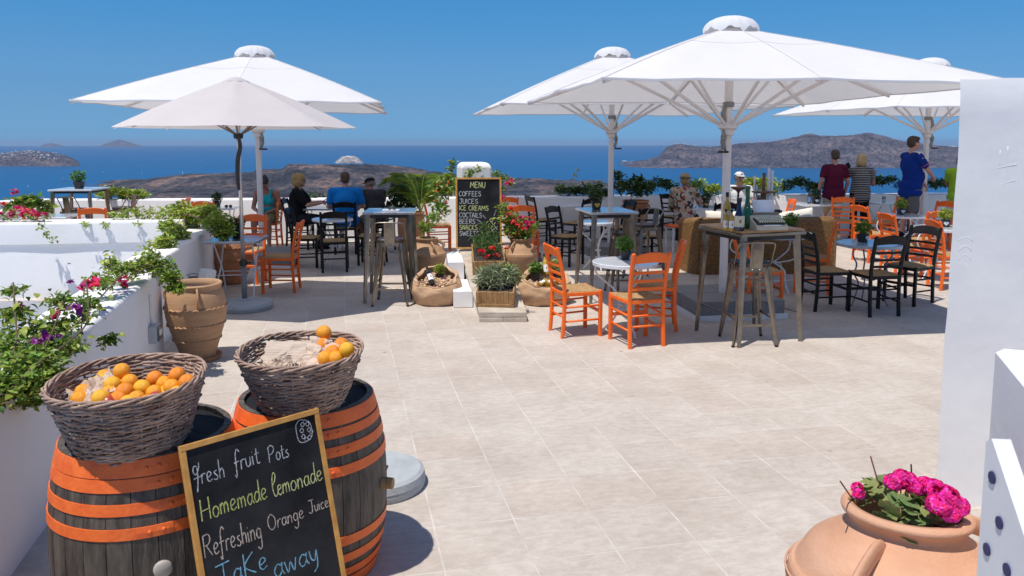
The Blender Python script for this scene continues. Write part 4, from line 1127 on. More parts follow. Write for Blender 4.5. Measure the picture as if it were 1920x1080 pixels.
k0 = basket(tx0 + .005, ty0 + .05, BZ + .010, .262, .170, .250, 'wicker basket heaped with oranges and dark nectarines on the left barrel', tilt=(R(3), R(-1)))
# ---- fruit
OR1 = mat('orange_peel', (0.95, 0.41, 0.014), 0.38, col2=(0.92, 0.32, 0.010), vscale=9, bump=.35, bscale=150, coat=.15)
OR2 = mat('deep_orange_peel', (0.93, 0.31, 0.010), 0.38, col2=(0.88, 0.23, 0.008), vscale=9, bump=.35, bscale=150, coat=.15)
OR3 = mat('yellow_orange_peel', (0.96, 0.52, 0.02), 0.38, col2=(0.95, 0.42, 0.014), vscale=9, bump=.35, bscale=150, coat=.15)
NEC = mat('nectarine_skin', (0.34, 0.018, 0.022), 0.3, col2=(0.55, 0.10, 0.03), vscale=7, coat=.2)
GRN = mat('fruit_stem_scar', (0.10, 0.09, 0.02), .7)
def omesh(m, nm):
    mb = MB(); mb.ball((0, 0, 0), (1, 1, .96), 26, 16); me = mb.mesh(nm, True); me.materials.append(m); return me
OMS = [omesh(OR1, 'orange'), omesh(OR2, 'orange'), omesh(OR3, 'orange')]; NM = omesh(NEC, 'nectarine')
scar = MB(); scar.lathe([(.001, .955), (.07, .952), (.09, .945)], 7, cap=False); sm = scar.mesh('stem_scar'); sm.materials.append(GRN)
def fruit(u, v, z, r, mi, label, grp, kind='orange'):
    x, y = G(u, v, z)
    o = bpy.data.objects.new(kind, OMS[mi] if kind == 'orange' else NM); scn.collection.objects.link(o)
    o.location = (x, y, z); o.scale = (r, r, r); o.rotation_euler = (random.uniform(-2, 2), random.uniform(-2, 2), random.uniform(0, 6))
    tag(o, label, kind, grp)
    s = bpy.data.objects.new('stem_scar', sm); scn.collection.objects.link(s); s.parent = o
    return o
GO = 'oranges heaped in the left basket'
zz = 1.0
L0 = [ # u, v, z, material
 (228, 696, 1.045, 0, 'orange on top of the heap, highest one in the left basket'),
 (196, 707, 1.01, 0, 'orange just left of the highest one in the left basket'),
 (190, 716, 1.0, 2, 'yellowish orange in the left part of the heap'),
 (211, 721, 1.01, 2, 'yellowish orange below the highest one of the heap'),
 (243, 716, 1.01, 0, 'orange right below and right of the highest one'),
 (290, 710, 1.01, 1, 'orange in the middle back of the heap'),
 (307, 720, .99, 0, 'orange between the middle back and the two right ones'),
 (332, 704, 1.02, 1, 'orange second from the right end of the heap'),
 (351, 717, 1.02, 1, 'orange at the far right end of the heap by the rim'),
 (266, 727, 1.0, 2, 'yellowish orange at the centre of the heap'),
 (322, 726, 1.0, 0, 'orange low on the right of the heap'),
 (234, 734, 1.0, 1, 'spotted orange left of the centre of the heap'),
 (262, 733, .975, 1, 'orange sunk just below the centre of the heap'),
 (206, 737, .985, 0, 'orange behind the yellow front one on the left of the heap'),
 (289, 737, .985, 0, 'orange right of centre, sunk between others'),
 (189, 747, .99, 2, 'large yellow orange at the front left of the heap'),
 (223, 748, .98, 1, 'rough-skinned orange beside the left nectarine'),
 (256, 748, .985, 0, 'orange in the front middle of the heap'),
 (240, 757, .975, 2, 'yellow orange at the very front against the rim'),
 (276, 756, .97, 0, 'orange peeping out left of the right nectarine'),
 (330, 738, .98, 2, 'yellow orange at the front right against the rim'),
 (310, 738, .975, 2, 'orange in the front right, behind the right nectarine'),
 (156, 735, .975, 0, 'orange apart on the paper at the left, upper of two'),
 (149, 749, .965, 0, 'orange apart on the paper at the left, lower of two'),
 (206, 725, .955, 0, 'orange buried under the left part of the heap'),
 (250, 705, .96, 1, 'orange at the back of the heap in shade')]
for u, v, z, mi, lb in L0: fruit(u, v, z, random.uniform(.0300, .0325), mi, lb, GO)
fruit(203, 757, .97, .033, 0, 'dark red nectarine at the front left of the heap', 'nectarines among the oranges', 'nectarine')
fruit(292, 750, .975, .032, 0, 'dark red nectarine at the front right of the heap', 'nectarines among the oranges', 'nectarine')
for u, v, z, mi, lb in [(607, 624, 1.065, 0, 'highest orange in the right basket, leaning on the back rim'), (606, 648, 1.02, 1, 'orange right below the highest one in the right basket'),
    (640, 647, 1.02, 1, 'orange behind the rightmost one in the right basket'), (624, 661, 1.0, 1, 'orange in the middle of the small heap in the right basket'),
    (650, 656, 1.02, 2, 'rightmost orange in the right basket, tinged green'), (610, 672, .985, 0, 'lowest left orange of the small heap at the front rim'), (630, 672, .985, 0, 'lowest right orange of the small heap at the front rim'),
    (598, 668, .96, 1, 'orange in the right basket hidden under the others')]:
    fruit(u, v, z, .0335, mi, lb, 'oranges in the right basket')
# ---- crumpled packing paper lining the baskets
RIB = bpy.data.materials.new('ribbed_paper'); RIB.use_nodes = True; t_ = RIB.node_tree; b_ = t_.nodes['Principled BSDF']
tc = _n(t_, 'ShaderNodeTexCoord'); wv = _n(t_, 'ShaderNodeTexWave'); wv.wave_type = 'BANDS'; wv.bands_direction = 'Y'; wv.inputs['Scale'].default_value = 42; wv.inputs['Distortion'].default_value = .6
t_.links.new(tc.outputs['Object'], wv.inputs['Vector']); cr = _n(t_, 'ShaderNodeValToRGB'); cr.color_ramp.elements[0].color = (.46, .36, .28, 1); cr.color_ramp.elements[1].color = (.66, .53, .42, 1)
cr.color_ramp.elements[1].position = .5
t_.links.new(wv.outputs[0], cr.inputs[0]); t_.links.new(cr.outputs[0], b_.inputs['Base Color']); b_.inputs['Roughness'].default_value = .85
bb = _n(t_, 'ShaderNodeBump'); bb.inputs['Strength'].default_value = .3; bb.inputs['Distance'].default_value = .004; t_.links.new(wv.outputs[0], bb.inputs['Height']); t_.links.new(bb.outputs[0], b_.inputs['Normal'])
def sheet(x, y, z, sx, sy, amp, seed, m, label, rot=(0, 0, 0), bend=0):
    N = 34; V = []; F = []
    for i in range(N + 1):
        for j in range(N + 1):
            a = i / N - .5; b = j / N - .5
            k = mnoise.fractal(Vector((a * 5 + seed, b * 5, seed)), .8, 2.1, 4) * amp
            k += abs(mnoise.noise(Vector((a * 7 + seed, b * 6, 2)))) * amp * 1.2
            V.append((a * sx + .02 * mnoise.noise(Vector((a * 6, b * 6, seed + 3))), b * sy, k + bend * (a * a + b * b) * 2))
    for i in range(N):
        for j in range(N): F.append((i * (N + 1) + j, (i + 1) * (N + 1) + j, (i + 1) * (N + 1) + j + 1, i * (N + 1) + j + 1))
    mb = MB(); mb.add(V, F); o = mb.obj('packing_paper', m); autosmooth(o, 28); o.location = (x, y, z); o.rotation_euler = rot
    return tag(o, label, 'paper', 'packing paper in the baskets')
sheet(tx0 + .01, ty0 + .03, .91, .34, .34, .012, 1, PAPER, 'crumpled brown paper under the oranges in the left basket', bend=.10)
sheet(tx0 - .13, ty0 + .04, .985, .16, .16, .025, 5, PAPER, 'crumpled brown paper corner sticking up at the left of the left basket', rot=(.2, -.4, .5))
sheet(tx1 + .0, ty1 + .06, .90, .30, .30, .03, 9, PAPER, 'smooth brown paper on the bottom of the right basket', bend=.10)
sheet(tx1 - .045, ty1 + .105, .968, .25, .19, .004, 13, RIB, 'ribbed brown paper sheet against the back of the right basket', rot=(.80, .0, .05))
sheet(tx1 - .085, ty1 + .03, .965, .13, .10, .018, 17, RIB, 'crumpled ribbed paper curl at the front left of the right basket', rot=(.3, -.3, .8))
sheet(tx1 + .065, ty1 + .08, .985, .13, .19, .010, 23, PAPER, 'folded brown paper flap beside the oranges in the right basket', rot=(.7, .25, -.2))

# ---- chalk writing: one-stroke letters
GL = {
 'F': [[(.05, 0), (.1, 1)], [(.1, 1), (.62, 1.03)], [(.08, .55), (.45, .57)]], 'R': [[(.05, 0), (.1, 1)], [(.1, .98), (.5, 1), (.58, .75), (.4, .55), (.1, .52)], [(.25, .52), (.62, 0)]],
 'E': [[(.55, 1), (.1, .98), (.08, .5), (.05, 0), (.55, .02)], [(.08, .52), (.45, .54)]], 'M': [[(.03, 0), (.15, 1), (.42, .35), (.75, 1), (.8, 0)]], 'N': [[(.05, 0), (.1, 1), (.5, .05), (.58, 1)]],
 'U': [[(.08, 1), (.07, .3), (.25, 0), (.5, .1), (.58, .5), (.6, 1)]], 'C': [[(.6, .85), (.4, 1), (.12, .75), (.06, .35), (.25, 0), (.6, .12)]], 'O': [[(.35, 1), (.1, .75), (.08, .3), (.3, 0), (.6, .2), (.62, .7), (.35, 1)]],
 'S': [[(.55, .85), (.35, 1), (.12, .8), (.2, .58), (.5, .42), (.52, .15), (.3, 0), (.05, .12)]], 'J': [[(.15, 1), (.7, 1)], [(.5, 1), (.5, .3), (.35, 0), (.08, .12)]], 'I': [[(.1, 0), (.12, 1)]], 'i!': [],
 'A': [[(.03, 0), (.3, 1), (.6, 0)], [(.12, .38), (.5, .38)]], 'T': [[(0, .95), (.65, 1)], [(.35, .98), (.32, 0)]], 'L': [[(.12, 1), (.08, .02), (.5, .04)]], 'B': [[(.05, 0), (.1, 1), (.45, .95), (.48, .68), (.12, .53), (.5, .45), (.52, .1), (.05, 0)]],
 'K': [[(.08, 0), (.1, 1)], [(.55, .95), (.1, .45), (.58, 0)]], 'W': [[(.02, 1), (.2, 0), (.42, .75), (.62, 0), (.85, 1)]], 'P': [[(.08, 0), (.12, 1)], [(.02, .85), (.35, 1.05), (.62, .85), (.45, .55), (.12, .48)]], 'H': [[(.06, 0), (.1, 1)], [(.6, 0), (.62, 1.02)], [(.08, .45), (.62, .5)]],
 'r': [[(.05, 0), (.08, .5)], [(.07, .3), (.2, .5), (.36, .48)]], 'e': [[(.06, .22), (.24, .27), (.37, .38), (.26, .52), (.10, .42), (.07, .15), (.20, 0), (.42, .10)]], 's': [[(.32, .48), (.12, .42), (.2, .28), (.34, .15), (.22, 0), (.04, .06)]],
 'h': [[(.08, 0), (.12, 1)], [(.09, .3), (.25, .5), (.38, .4), (.38, 0)]], 'f': [[(.5, .95), (.35, 1.12), (.2, .85), (.16, .3), (.1, -.35), (-.02, -.2)], [(.02, .42), (.4, .46)]], 'u': [[(.06, .5), (.06, .15), (.18, 0), (.34, .12), (.38, .5), (.38, .02)]],
 'i': [[(.08, .48), (.09, .0)], [(.09, .68), (.11, .7)]], 't': [[(.18, .85), (.15, .15), (.25, 0), (.36, .06)], [(.02, .55), (.36, .58)]], 'o': [[(.22, .5), (.06, .35), (.08, .08), (.25, 0), (.4, .18), (.36, .42), (.22, .5)]],
 'm': [[(.05, 0), (.07, .5)], [(.06, .3), (.2, .5), (.28, .35), (.28, 0)], [(.28, .3), (.42, .5), (.52, .35), (.52, 0)]], 'a': [[(.34, .42), (.2, .5), (.05, .27), (.13, .02), (.28, .06), (.37, .26)], [(.39, .52), (.37, .2), (.46, .0)]],
 'd': [[(.34, .42), (.2, .5), (.05, .25), (.13, .02), (.28, .06), (.38, .26)], [(.42, 1.05), (.39, .3), (.46, 0)]], 'l': [[(.1, 1), (.1, .05), (.18, 0)]], 'n': [[(.05, 0), (.07, .5)], [(.06, .3), (.22, .5), (.34, .38), (.34, 0)]], 'g': [[(.36, .42), (.18, .5), (.05, .25), (.16, .03), (.34, .12), (.38, .45), (.36, -.3), (.2, -.5), (.02, -.35)]],
 'c': [[(.36, .42), (.2, .5), (.05, .25), (.15, 0), (.38, .08)]], 'k': [[(.08, 0), (.12, 1)], [(.36, .5), (.1, .25), (.38, 0)]], 'w': [[(.02, .5), (.14, 0), (.27, .4), (.4, 0), (.52, .5)]], 'y': [[(.05, .5), (.1, .15), (.25, .05), (.36, .45), (.34, -.2), (.15, -.45)]],
 'lem': [[(.05, .55), (.25, .75), (.36, 1.05), (.25, 1.2), (.12, .9), (.08, .35), (.2, 0), (.38, .12)], [(.38, .25), (.62, .34), (.58, .5), (.44, .45), (.40, .15), (.52, 0), (.70, .12)], [(.74, 0), (.76, .5), (.78, .32), (.90, .5), (.96, .35), (.97, 0), (.98, .32), (1.10, .5), (1.17, .35), (1.18, 0)]],
 'FF': [[(.35, .95), (.15, 1.0), (.05, .75), (.2, .55), (.45, .85), (.5, 1.15)], [(.35, .9), (.3, .3), (.15, -.35)], [(.02, .35), (.55, .42)]], ' ': [],
}
ADV = {'M': .95, 'W': .98, 'I': .3, 'i': .24, 'l': .26, 'm': .66, 'w': .6, ' ': .38, 'r': .38, 't': .38, 's': .40, 'f': .45, 'lem': 1.28, 'FF': .5, 'L': .6, 'U': .72, 'O': .74, 'N': .72, 'H': .75}
def strokes(parts, x0, y0, size, wmax=None, slope=0.0, jit=.02):
    """returns list of polylines in board coordinates (x right, y up)"""
    toks = []
    for p in parts:
        if p in ('lem', 'FF'): toks.append(p)
        else: toks += list(p)
    adv = [ADV.get(c, .72 if c.isupper() else .48) for c in toks]; tot = sum(adv); sx = size if not wmax else wmax / tot
    out = []; x = 0
    for c, a in zip(toks, adv):
        dy = random.uniform(-jit, jit) * size
        for st in GL.get(c, []):
            q = [Vector((x0 + (x + p[0]) * sx, y0 + p[1] * size + dy + slope * (x + p[0]) * sx, 0)) for p in st]
            out.append(crm(q, 5) if len(q) > 2 else q)
        x += a
    return out
def ribbons(lines, wdt, M, name, m, parent):
    mb = MB()
    for ln in lines:
        P = [Vector((p[0], p[1], 0)) for p in ln]; n = len(P); V = []; F = []
        for i, p in enumerate(P):
            d = P[min(i + 1, n - 1)] - P[max(i - 1, 0)]
            if d.length < 1e-6: d = Vector((1, 0, 0))
            d.normalize(); s = Vector((-d.y, d.x, 0)) * wdt * random.uniform(.38, .60)
            V += [tuple(p + s), tuple(p - s), ]
        for i in range(n - 1): F.append((2 * i, 2 * i + 1, 2 * i + 3, 2 * i + 2))
        mb.add(V, F, M)
    return stuff(mb.obj(name, m, parent))
def chalk(nm, col):
    m = mat(nm, col, .95, col2=tuple(c * .35 for c in col), vscale=140, spec=.1); return m
CW = chalk('chalk_white', (.62, .64, .66)); CY = chalk('chalk_yellow', (.62, .66, .22)); CP_ = chalk('chalk_cream', (.66, .55, .46)); CB = chalk('chalk_blue', (.25, .52, .68)); CY2 = chalk('chalk_lemon', (.75, .78, .35))
def board_frame(wd, ht, fw, th, parent):
    for nm, c, d in (('frame_rail', (wd / 2, -fw / 2, th / 2), (wd, fw, th)), ('frame_rail', (wd / 2, -ht + fw / 2, th / 2), (wd, fw, th)),
                     ('frame_stile', (fw / 2, -ht / 2, th / 2 - .001), (fw, ht - 2 * fw, th)), ('frame_stile', (wd - fw / 2, -ht / 2, th / 2 - .001), (fw, ht - 2 * fw, th))):
        mb = MB(); mb.box(c, d, ch=.0015); mb.obj(nm, OAK, parent)
    mb = MB(); mb.box((wd / 2, -ht / 2, th * .38), (wd - fw, ht - fw, th * .4)); mb.obj('slate', CHALKB, parent)
# front board: leans on both barrels
E_ = Vector((.38, .39, 0)).normalized(); th_ = R(15); Dn = Vector((E_.y, -E_.x, 0)) * math.sin(th_) + Vector((0, 0, -math.cos(th_)))
N_ = E_.cross(-Dn)   # outward, towards the viewer
fb = thing('chalkboard', 'large framed chalkboard leaning on the two barrels, advertising fruit pots and lemonade', 'chalkboard')
fb.matrix_world = Matrix(((E_.x, -Dn.x, N_.x, -1.16), (E_.y, -Dn.y, N_.y, 2.58), (E_.z, -Dn.z, N_.z, .85), (0, 0, 0, 1)))
board_frame(.548, .875, .020, .018, fb)
Z = T(0, 0, .0118)
ribbons(strokes(['FF', 'resh'], .032, -.145, .066, .112, -.04), .0034, Z, 'chalk_writing', CW, fb)
ribbons(strokes(['fruit'], .180, -.140, .066, .100, .02), .0034, Z, 'chalk_writing', CW, fb)
ribbons(strokes(['Pots'], .312, -.148, .058, .085, -.02), .0034, Z, 'chalk_writing', CW, fb)
ribbons(strokes(['Homemade'], .036, -.270, .074, .252, 0), .0040, Z, 'chalk_writing', CY, fb)
ribbons(strokes(['lem', 'onade'], .306, -.275, .072, .215, .0), .0038, Z, 'chalk_writing', CY2, fb)
ribbons(strokes(['Refreshing'], .028, -.392, .074, .215, -.03), .0038, Z, 'chalk_writing', CP_, fb)
ribbons(strokes(['Orange'], .268, -.386, .056, .150, .0), .0036, Z, 'chalk_writing', CP_, fb)
ribbons(strokes(['Juice'], .436, -.380, .048, .090, 0), .0034, Z, 'chalk_writing', CP_, fb)
ribbons(strokes(['TaKe'], .058, -.508, .078, .190, .0), .0046, Z, 'chalk_writing', CB, fb)
ribbons(strokes(['away'], .262, -.555, .085, .190, .0), .0046, Z, 'chalk_writing', CB, fb)
# curly flower doodle in the corner
fl_ = []
cx_, cy_ = .473, -.072
for k in range(9):
    a = k * .75; px2, py2 = cx_ + .022 * math.cos(a) * (.6 + k * .05), cy_ + .034 * math.sin(a)
    fl_.append(crm([(px2, py2), (px2 + .010, py2 + .008), (px2 + .016, py2 - .002), (px2 + .009, py2 - .009), (px2 + .002, py2 - .003)], 4))
fl_.append(crm([(cx_ - .030, cy_ + .03), (cx_ - .012, cy_ + .045), (cx_ + .01, cy_ + .04), (cx_ + .028, cy_ + .028), (cx_ + .034, cy_), (cx_ + .028, cy_ - .03), (cx_, cy_ - .042), (cx_ - .026, cy_ - .034), (cx_ - .032, cy_), (cx_ - .03, cy_ + .03)], 4))
ribbons(fl_, .0026, Z, 'chalk_drawing', CW, fb)
# ---- menu stand: ramp, plinth, board
py0 = 8.02; z0 = .085
P_a = Vector((*G(898, 600, .075), .075)); 
rampL0 = Vector((at(898, 8.05), 8.05, 0)); rampR0 = Vector((at(988, 8.05), 8.05, 0)); far = 10.35
rampL1 = Vector((at(860, far), far, 0)); rampR1 = Vector((at(946, far), far, 0))
rp = thing('stone_ramp', 'sloping worn stone slab ramp carrying planter boxes up to the menu board', 'ramp', (0, 0, 0))
mb = MB(); zA, zB = .105, .46
def slab(a, b, c, d, z1, z2, th):
    V = [(a.x, a.y, z1 - th), (b.x, b.y, z1 - th), (c.x, c.y, z2 - th), (d.x, d.y, z2 - th), (a.x, a.y, z1), (b.x, b.y, z1), (c.x, c.y, z2), (d.x, d.y, z2)]
    return V, [(3, 2, 1, 0), (4, 5, 6, 7), (0, 1, 5, 4), (1, 2, 6, 5), (2, 3, 7, 6), (3, 0, 4, 7)]
def lp(a, b, q): return a.lerp(b, q)
cuts = [0, .40, .405, 1.0]
for q0, q1 in ((0, .42), (.424, 1.0)):
    mb = MB(); V, F = slab(lp(rampL0, rampL1, q0), lp(rampR0, rampR1, q0), lp(rampR0, rampR1, q1), lp(rampL0, rampL1, q1), zA + (zB - zA) * q0, zA + (zB - zA) * q1, .055); mb.add(V, F)
    o = mb.obj('slab', MARBLE, rp); md = o.modifiers.new('b', 'BEVEL'); md.width = .006; md.segments = 2
for s0, s1 in ((0, .50), (.505, 1.0)):
    mb = MB(); a_, b_2 = lp(rampL0, rampR0, s0), lp(rampL0, rampR0, s1); bk = Vector((0, .25, 0)); fr = Vector((0, -.012, 0))
    V, F = slab(a_ + fr, b_2 + fr, b_2 + bk, a_ + bk, .046, .046, .046); mb.add(V, F); o = mb.obj('foot_slab', MARBLE, rp); md = o.modifiers.new('b', 'BEVEL'); md.width = .005; md.segments = 2
mb = MB()
for q0, q1 in ((.15, 1.0),):
    a, b_2, c_, d_ = lp(rampL0, rampL1, q0), lp(rampR0, rampR1, q0), lp(rampR0, rampR1, q1), lp(rampL0, rampL1, q1); i_ = Vector((.02, 0, 0))
    z1, z2 = zA + (zB - zA) * q0 - .058, zA + (zB - zA) * q1 - .058
    V = [tuple(a + i_), tuple(b_2 - i_), tuple(c_ - i_), tuple(d_ + i_)] + [(a.x + .02, a.y, z1), (b_2.x - .02, b_2.y, z1), (c_.x - .02, c_.y, z2), (d_.x + .02, d_.y, z2)]
    mb.add(V, [(3, 2, 1, 0), (4, 5, 6, 7), (0, 1, 5, 4), (1, 2, 6, 5), (2, 3, 7, 6), (3, 0, 4, 7)])
mb.obj('masonry_base', PLASTER, rp)
mb = MB(); mb.box((0, 0, .21), (.20, .9, .42), ch=.01); o = mb.obj('white_step', PLASTER); o.location = (at(852, 9.9), 9.95, 0); o.rotation_euler = (0, 0, R(6)); tag(o, 'upper white masonry step along the left side of the stone ramp', 'step')
mb = MB(); mb.box((0, 0, .10), (.22, .75, .20), ch=.01); o = mb.obj('white_step', PLASTER); o.location = (at(865, 9.1), 9.12, 0); o.rotation_euler = (0, 0, R(6)); tag(o, 'lower white masonry step between the left sack and the ramp', 'step')
bl = Vector((at(855, 10.25), 10.25, .475)); br = Vector((at(944.5, 10.30), 10.30, .475)); Eb = (br - bl).normalized(); tl = R(7)
back = Vector((-Eb.y, Eb.x, 0)); Ub = (Vector((0, 0, 1)) * math.cos(tl) + back * math.sin(tl)).normalized()
mw, mh = .615, .955
mbd = thing('menu_board', 'framed black menu board listing coffees to sweets, standing at the top of the ramp', 'menu board')
roll = R(-.8)
ori = bl + Ub * mh; Nb = Eb.cross(Ub)
mbd.matrix_world = Matrix(((Eb.x, Ub.x, Nb.x, ori.x), (Eb.y, Ub.y, Nb.y, ori.y), (Eb.z, Ub.z, Nb.z, ori.z), (0, 0, 0, 1)))
board_frame(mw, mh, .024, .022, mbd)
Zm = T(0, 0, .0142)
ribbons(strokes(['MENU'], .195, -.135, .075, .21), .0085, Zm, 'chalk_writing', CY2, mbd)
for tx, yy, wd_, c_ in (('COFFEES', -.245, .30, CW), ('JUICES', -.345, .26, CW), ('ICE CREAMS', -.435, .40, CY2), ('COCTAILS', -.53, .31, CW), ('BEERS', -.615, .22, CW), ('SNACKS', -.695, .25, CY2), ('SWEETS', -.775, .27, CW)):
    ribbons(strokes([tx], .045, yy, .062, wd_, -.02), .0080, Zm, 'chalk_writing', c_, mbd)
M2 = Zm @ T(.36, -.76, 0) @ Matrix.Rotation(R(42), 4, 'Z'); ribbons(strokes(['FREE'], 0, 0, .08, .25), .0085, M2, 'chalk_writing', CY2, mbd)
M3 = Zm @ T(.40, -.83, 0) @ Matrix.Rotation(R(40), 4, 'Z'); ribbons(strokes(['WI FI'], 0, 0, .07, .22), .0085, M3, 'chalk_writing', CY2, mbd)
ribbons([[(.51, -.52), (.54, -.44)], [(.40, -.55), (.36, -.50)], [(.34, -.60), (.28, -.56)], [(.56, -.62), (.60, -.585)], [(.37, -.80), (.56, -.655)], [(.545, -.84), (.585, -.89)]], .007, Zm, 'chalk_drawing', CW, mbd)

# ---- clay jars
def jar(x, y, prof, m, label, rz=0, cat='clay pot', name='clay_jar', handles=(), bands=(), soil=None, hz=None, ridges=0, group=None, saucer=None, n=48):
    t = thing(name, label, cat, (x, y, 0), rz, group)
    P = [(float(p[0]), float(p[1])) for p in crm([(a, b) for a, b in prof], 5)]
    P = [(max(.001, a) + (ridges * math.sin(b * 230) if ridges else 0), b) for a, b in P]
    rt, ht = prof[-1]
    inner = [(rt - .022, ht - .002), (rt - .026, ht - .05), (rt - .01, ht - .12)]
    mb = MB(); mb.lathe(P + inner, n); 
    # thrown by hand: slightly out of round
    mb.v = [(a * (1 + .008 * math.sin(3 * math.atan2(b, a) + c * 5)), b, c) for a, b, c in mb.v]
    mb.obj('body', m, t, smooth=True)
    def rad(z): 
        return float(np.interp(z, [q[1] for q in P], [q[0] for q in P])) if P[-1][1] > P[0][1] else .1
    for zb in bands:
        mb = MB(); r = rad(zb); Q = []
        for i in range(120):
            a = 2 * math.pi * i / 120; Q.append(((r + .005) * math.cos(a), (r + .005) * math.sin(a), zb + .005 * math.sin(a * 30)))
        S = [.75 + .45 * abs(math.sin(i / 120 * math.pi * 30)) for i in range(120)]
        mb.tube(Q, .0075, 6, scl=S, closed=True); mb.obj('rope_band', m, t, smooth=True)
    for (a, z1, z2, out_, wd_) in handles:
        r1, r2 = rad(z1), rad(z2); c, s = math.cos(a), math.sin(a)
        Q = crm([((r1 - .01) * c, (r1 - .01) * s, z1), ((r1 + out_ * .7) * c, (r1 + out_ * .7) * s, z1 + .012), ((max(r1, r2) + out_) * c, (max(r1, r2) + out_) * s, (z1 * .6 + z2 * .4)), ((r2 + out_ * .5) * c, (r2 + out_ * .5) * s, z2 + .01), ((r2 - .008) * c, (r2 - .008) * s, z2 - .008)], 5)
        mb = MB(); mb.bar(Q, wd_, .018, up=(-s, c, 0.001), ch=.007); h_ = mb.obj('handle', m, t, smooth=True)
    if soil is not None:
        mb = MB(); V = []
        mb.lathe([(.001, soil + .012), (rt * .4, soil + .008), (rt - .008, soil)], 24, cap=False); mb.obj('soil', SOIL, t, smooth=True)
    if saucer:
        mb = MB(); mb.lathe([(.001, .0), (saucer - .02, .0), (saucer, .035), (saucer - .012, .035), (saucer - .03, .012), (.001, .012)], 40, cap=False); autosmooth(mb.obj('saucer', TERRAR, t), 35)
    return t
x, y = G(372, 672); pz = .0
jar(x, y, [(.145, .012), (.150, .05), (.18, .15), (.222, .28), (.250, .40), (.254, .48), (.238, .575), (.215, .63), (.222, .655), (.227, .67), (.217, .682)], TERRA, 'big terracotta pot with rope bands beside the white wall, standing on a saucer', rz=.0,
    handles=[(-1.12, .63, .52, .035, .042), (3.0, .62, .51, .045, .03)], bands=(.475, .325, .19), soil=.63, saucer=.20, group='terracotta pots around the terrace')
amph = [(.105, 0), (.13, .03), (.165, .14), (.215, .32), (.238, .43), (.232, .475), (.215, .49), (.165, .56), (.128, .605), (.128, .63), (.142, .655), (.14, .668)]
jar(at(800, 9.95), 9.95, [(a * 1.04, b) for a, b in amph], TERRA, 'rounded terracotta jar left of the menu ramp, behind the left sack', rz=.3,
    handles=[(-1.35, .60, .52, .03, .04), (1.5, .60, .52, .03, .04), (.1, .60, .52, .03, .04)], soil=.63, ridges=.0008, group='terracotta pots around the terrace')
jar(at(975, 9.95), 9.95, [(a * .97, b * .99) for a, b in amph], TERRA, 'rounded terracotta jar right of the menu ramp, red flowers in its mouth', rz=.5,
    handles=[(-1.25, .60, .52, .035, .04), (-2.6, .60, .52, .03, .04), (.6, .60, .52, .03, .04)], soil=.62, ridges=.0008, group='terracotta pots around the terrace')
jar(at(1192, 13.55), 13.6, [(.15, 0), (.17, .05), (.20, .3), (.215, .6), (.208, .80), (.225, .84), (.24, .86), (.235, .88)], TERRAR, 'tall wide terracotta pot with a dark shrub in front of the parapet', rz=.2,
    handles=[(.0, .78, .66, .05, .03), (3.14, .78, .66, .05, .03)], soil=.83, group='terracotta pots around the terrace')
jar(at(771, 12.6), 12.6, [(.15, 0), (.17, .05), (.205, .25), (.225, .5), (.215, .68), (.205, .72), (.225, .75), (.22, .765)], TERRAR, 'orange terracotta pot holding the palm, behind the left bar stool', rz=.2,
    handles=[(.2, .68, .55, .05, .03)], soil=.72, group='terracotta pots around the terrace')
jar(at(432, 10.35), 10.35, [(.15, 0), (.18, .04), (.24, .20), (.275, .38), (.27, .50), (.235, .60), (.205, .64), (.215, .665), (.21, .675)], TERRAR, 'wide brown clay pot in the wall corner behind the square zinc table', rz=.4,
    bands=(.50, .34), soil=.63, group='terracotta pots around the terrace')
x, y = G(1697, 958, .775)
jar(x, y, [(.18, 0), (.22, .10), (.305, .32), (.335, .48), (.338, .555), (.328, .575), (.314, .583), (.275, .645), (.195, .70), (.163, .728), (.166, .748), (.183, .763), (.186, .777), (.175, .788)], TERRAP,
    'large pale clay jar with pink geraniums in the bottom right corner', rz=.0, n=96,
    handles=[(-2.38, .70, .60, .055, .060), (.35, .69, .59, .07, .056)], soil=.70, group=None)
pj = (x, y)
for o_ in scn.collection.objects:
    if o_.get('label', '').startswith('large pale clay jar'): o_.rotation_euler = (R(-4.5), R(1.5), 0); o_.location = (x - .012, y - .050, 0)
# groove lines scratched into its belly
mb = MB()
for k, z in enumerate((.553, .528, .51, .492, .45, .432)):
    r = float(np.interp(z, [.32, .48, .545], [.30, .335, .342])) + .001
    mb.tube([(r * math.cos(q), r * math.sin(q), z) for q in [2 * math.pi * i / 90 for i in range(90)]], .0022 if k else .004, 5, closed=True)
o = mb.obj('ribs', TERRAP, scn.collection.objects['clay_jar.006'] if 'clay_jar.006' in scn.collection.objects else None, smooth=True)

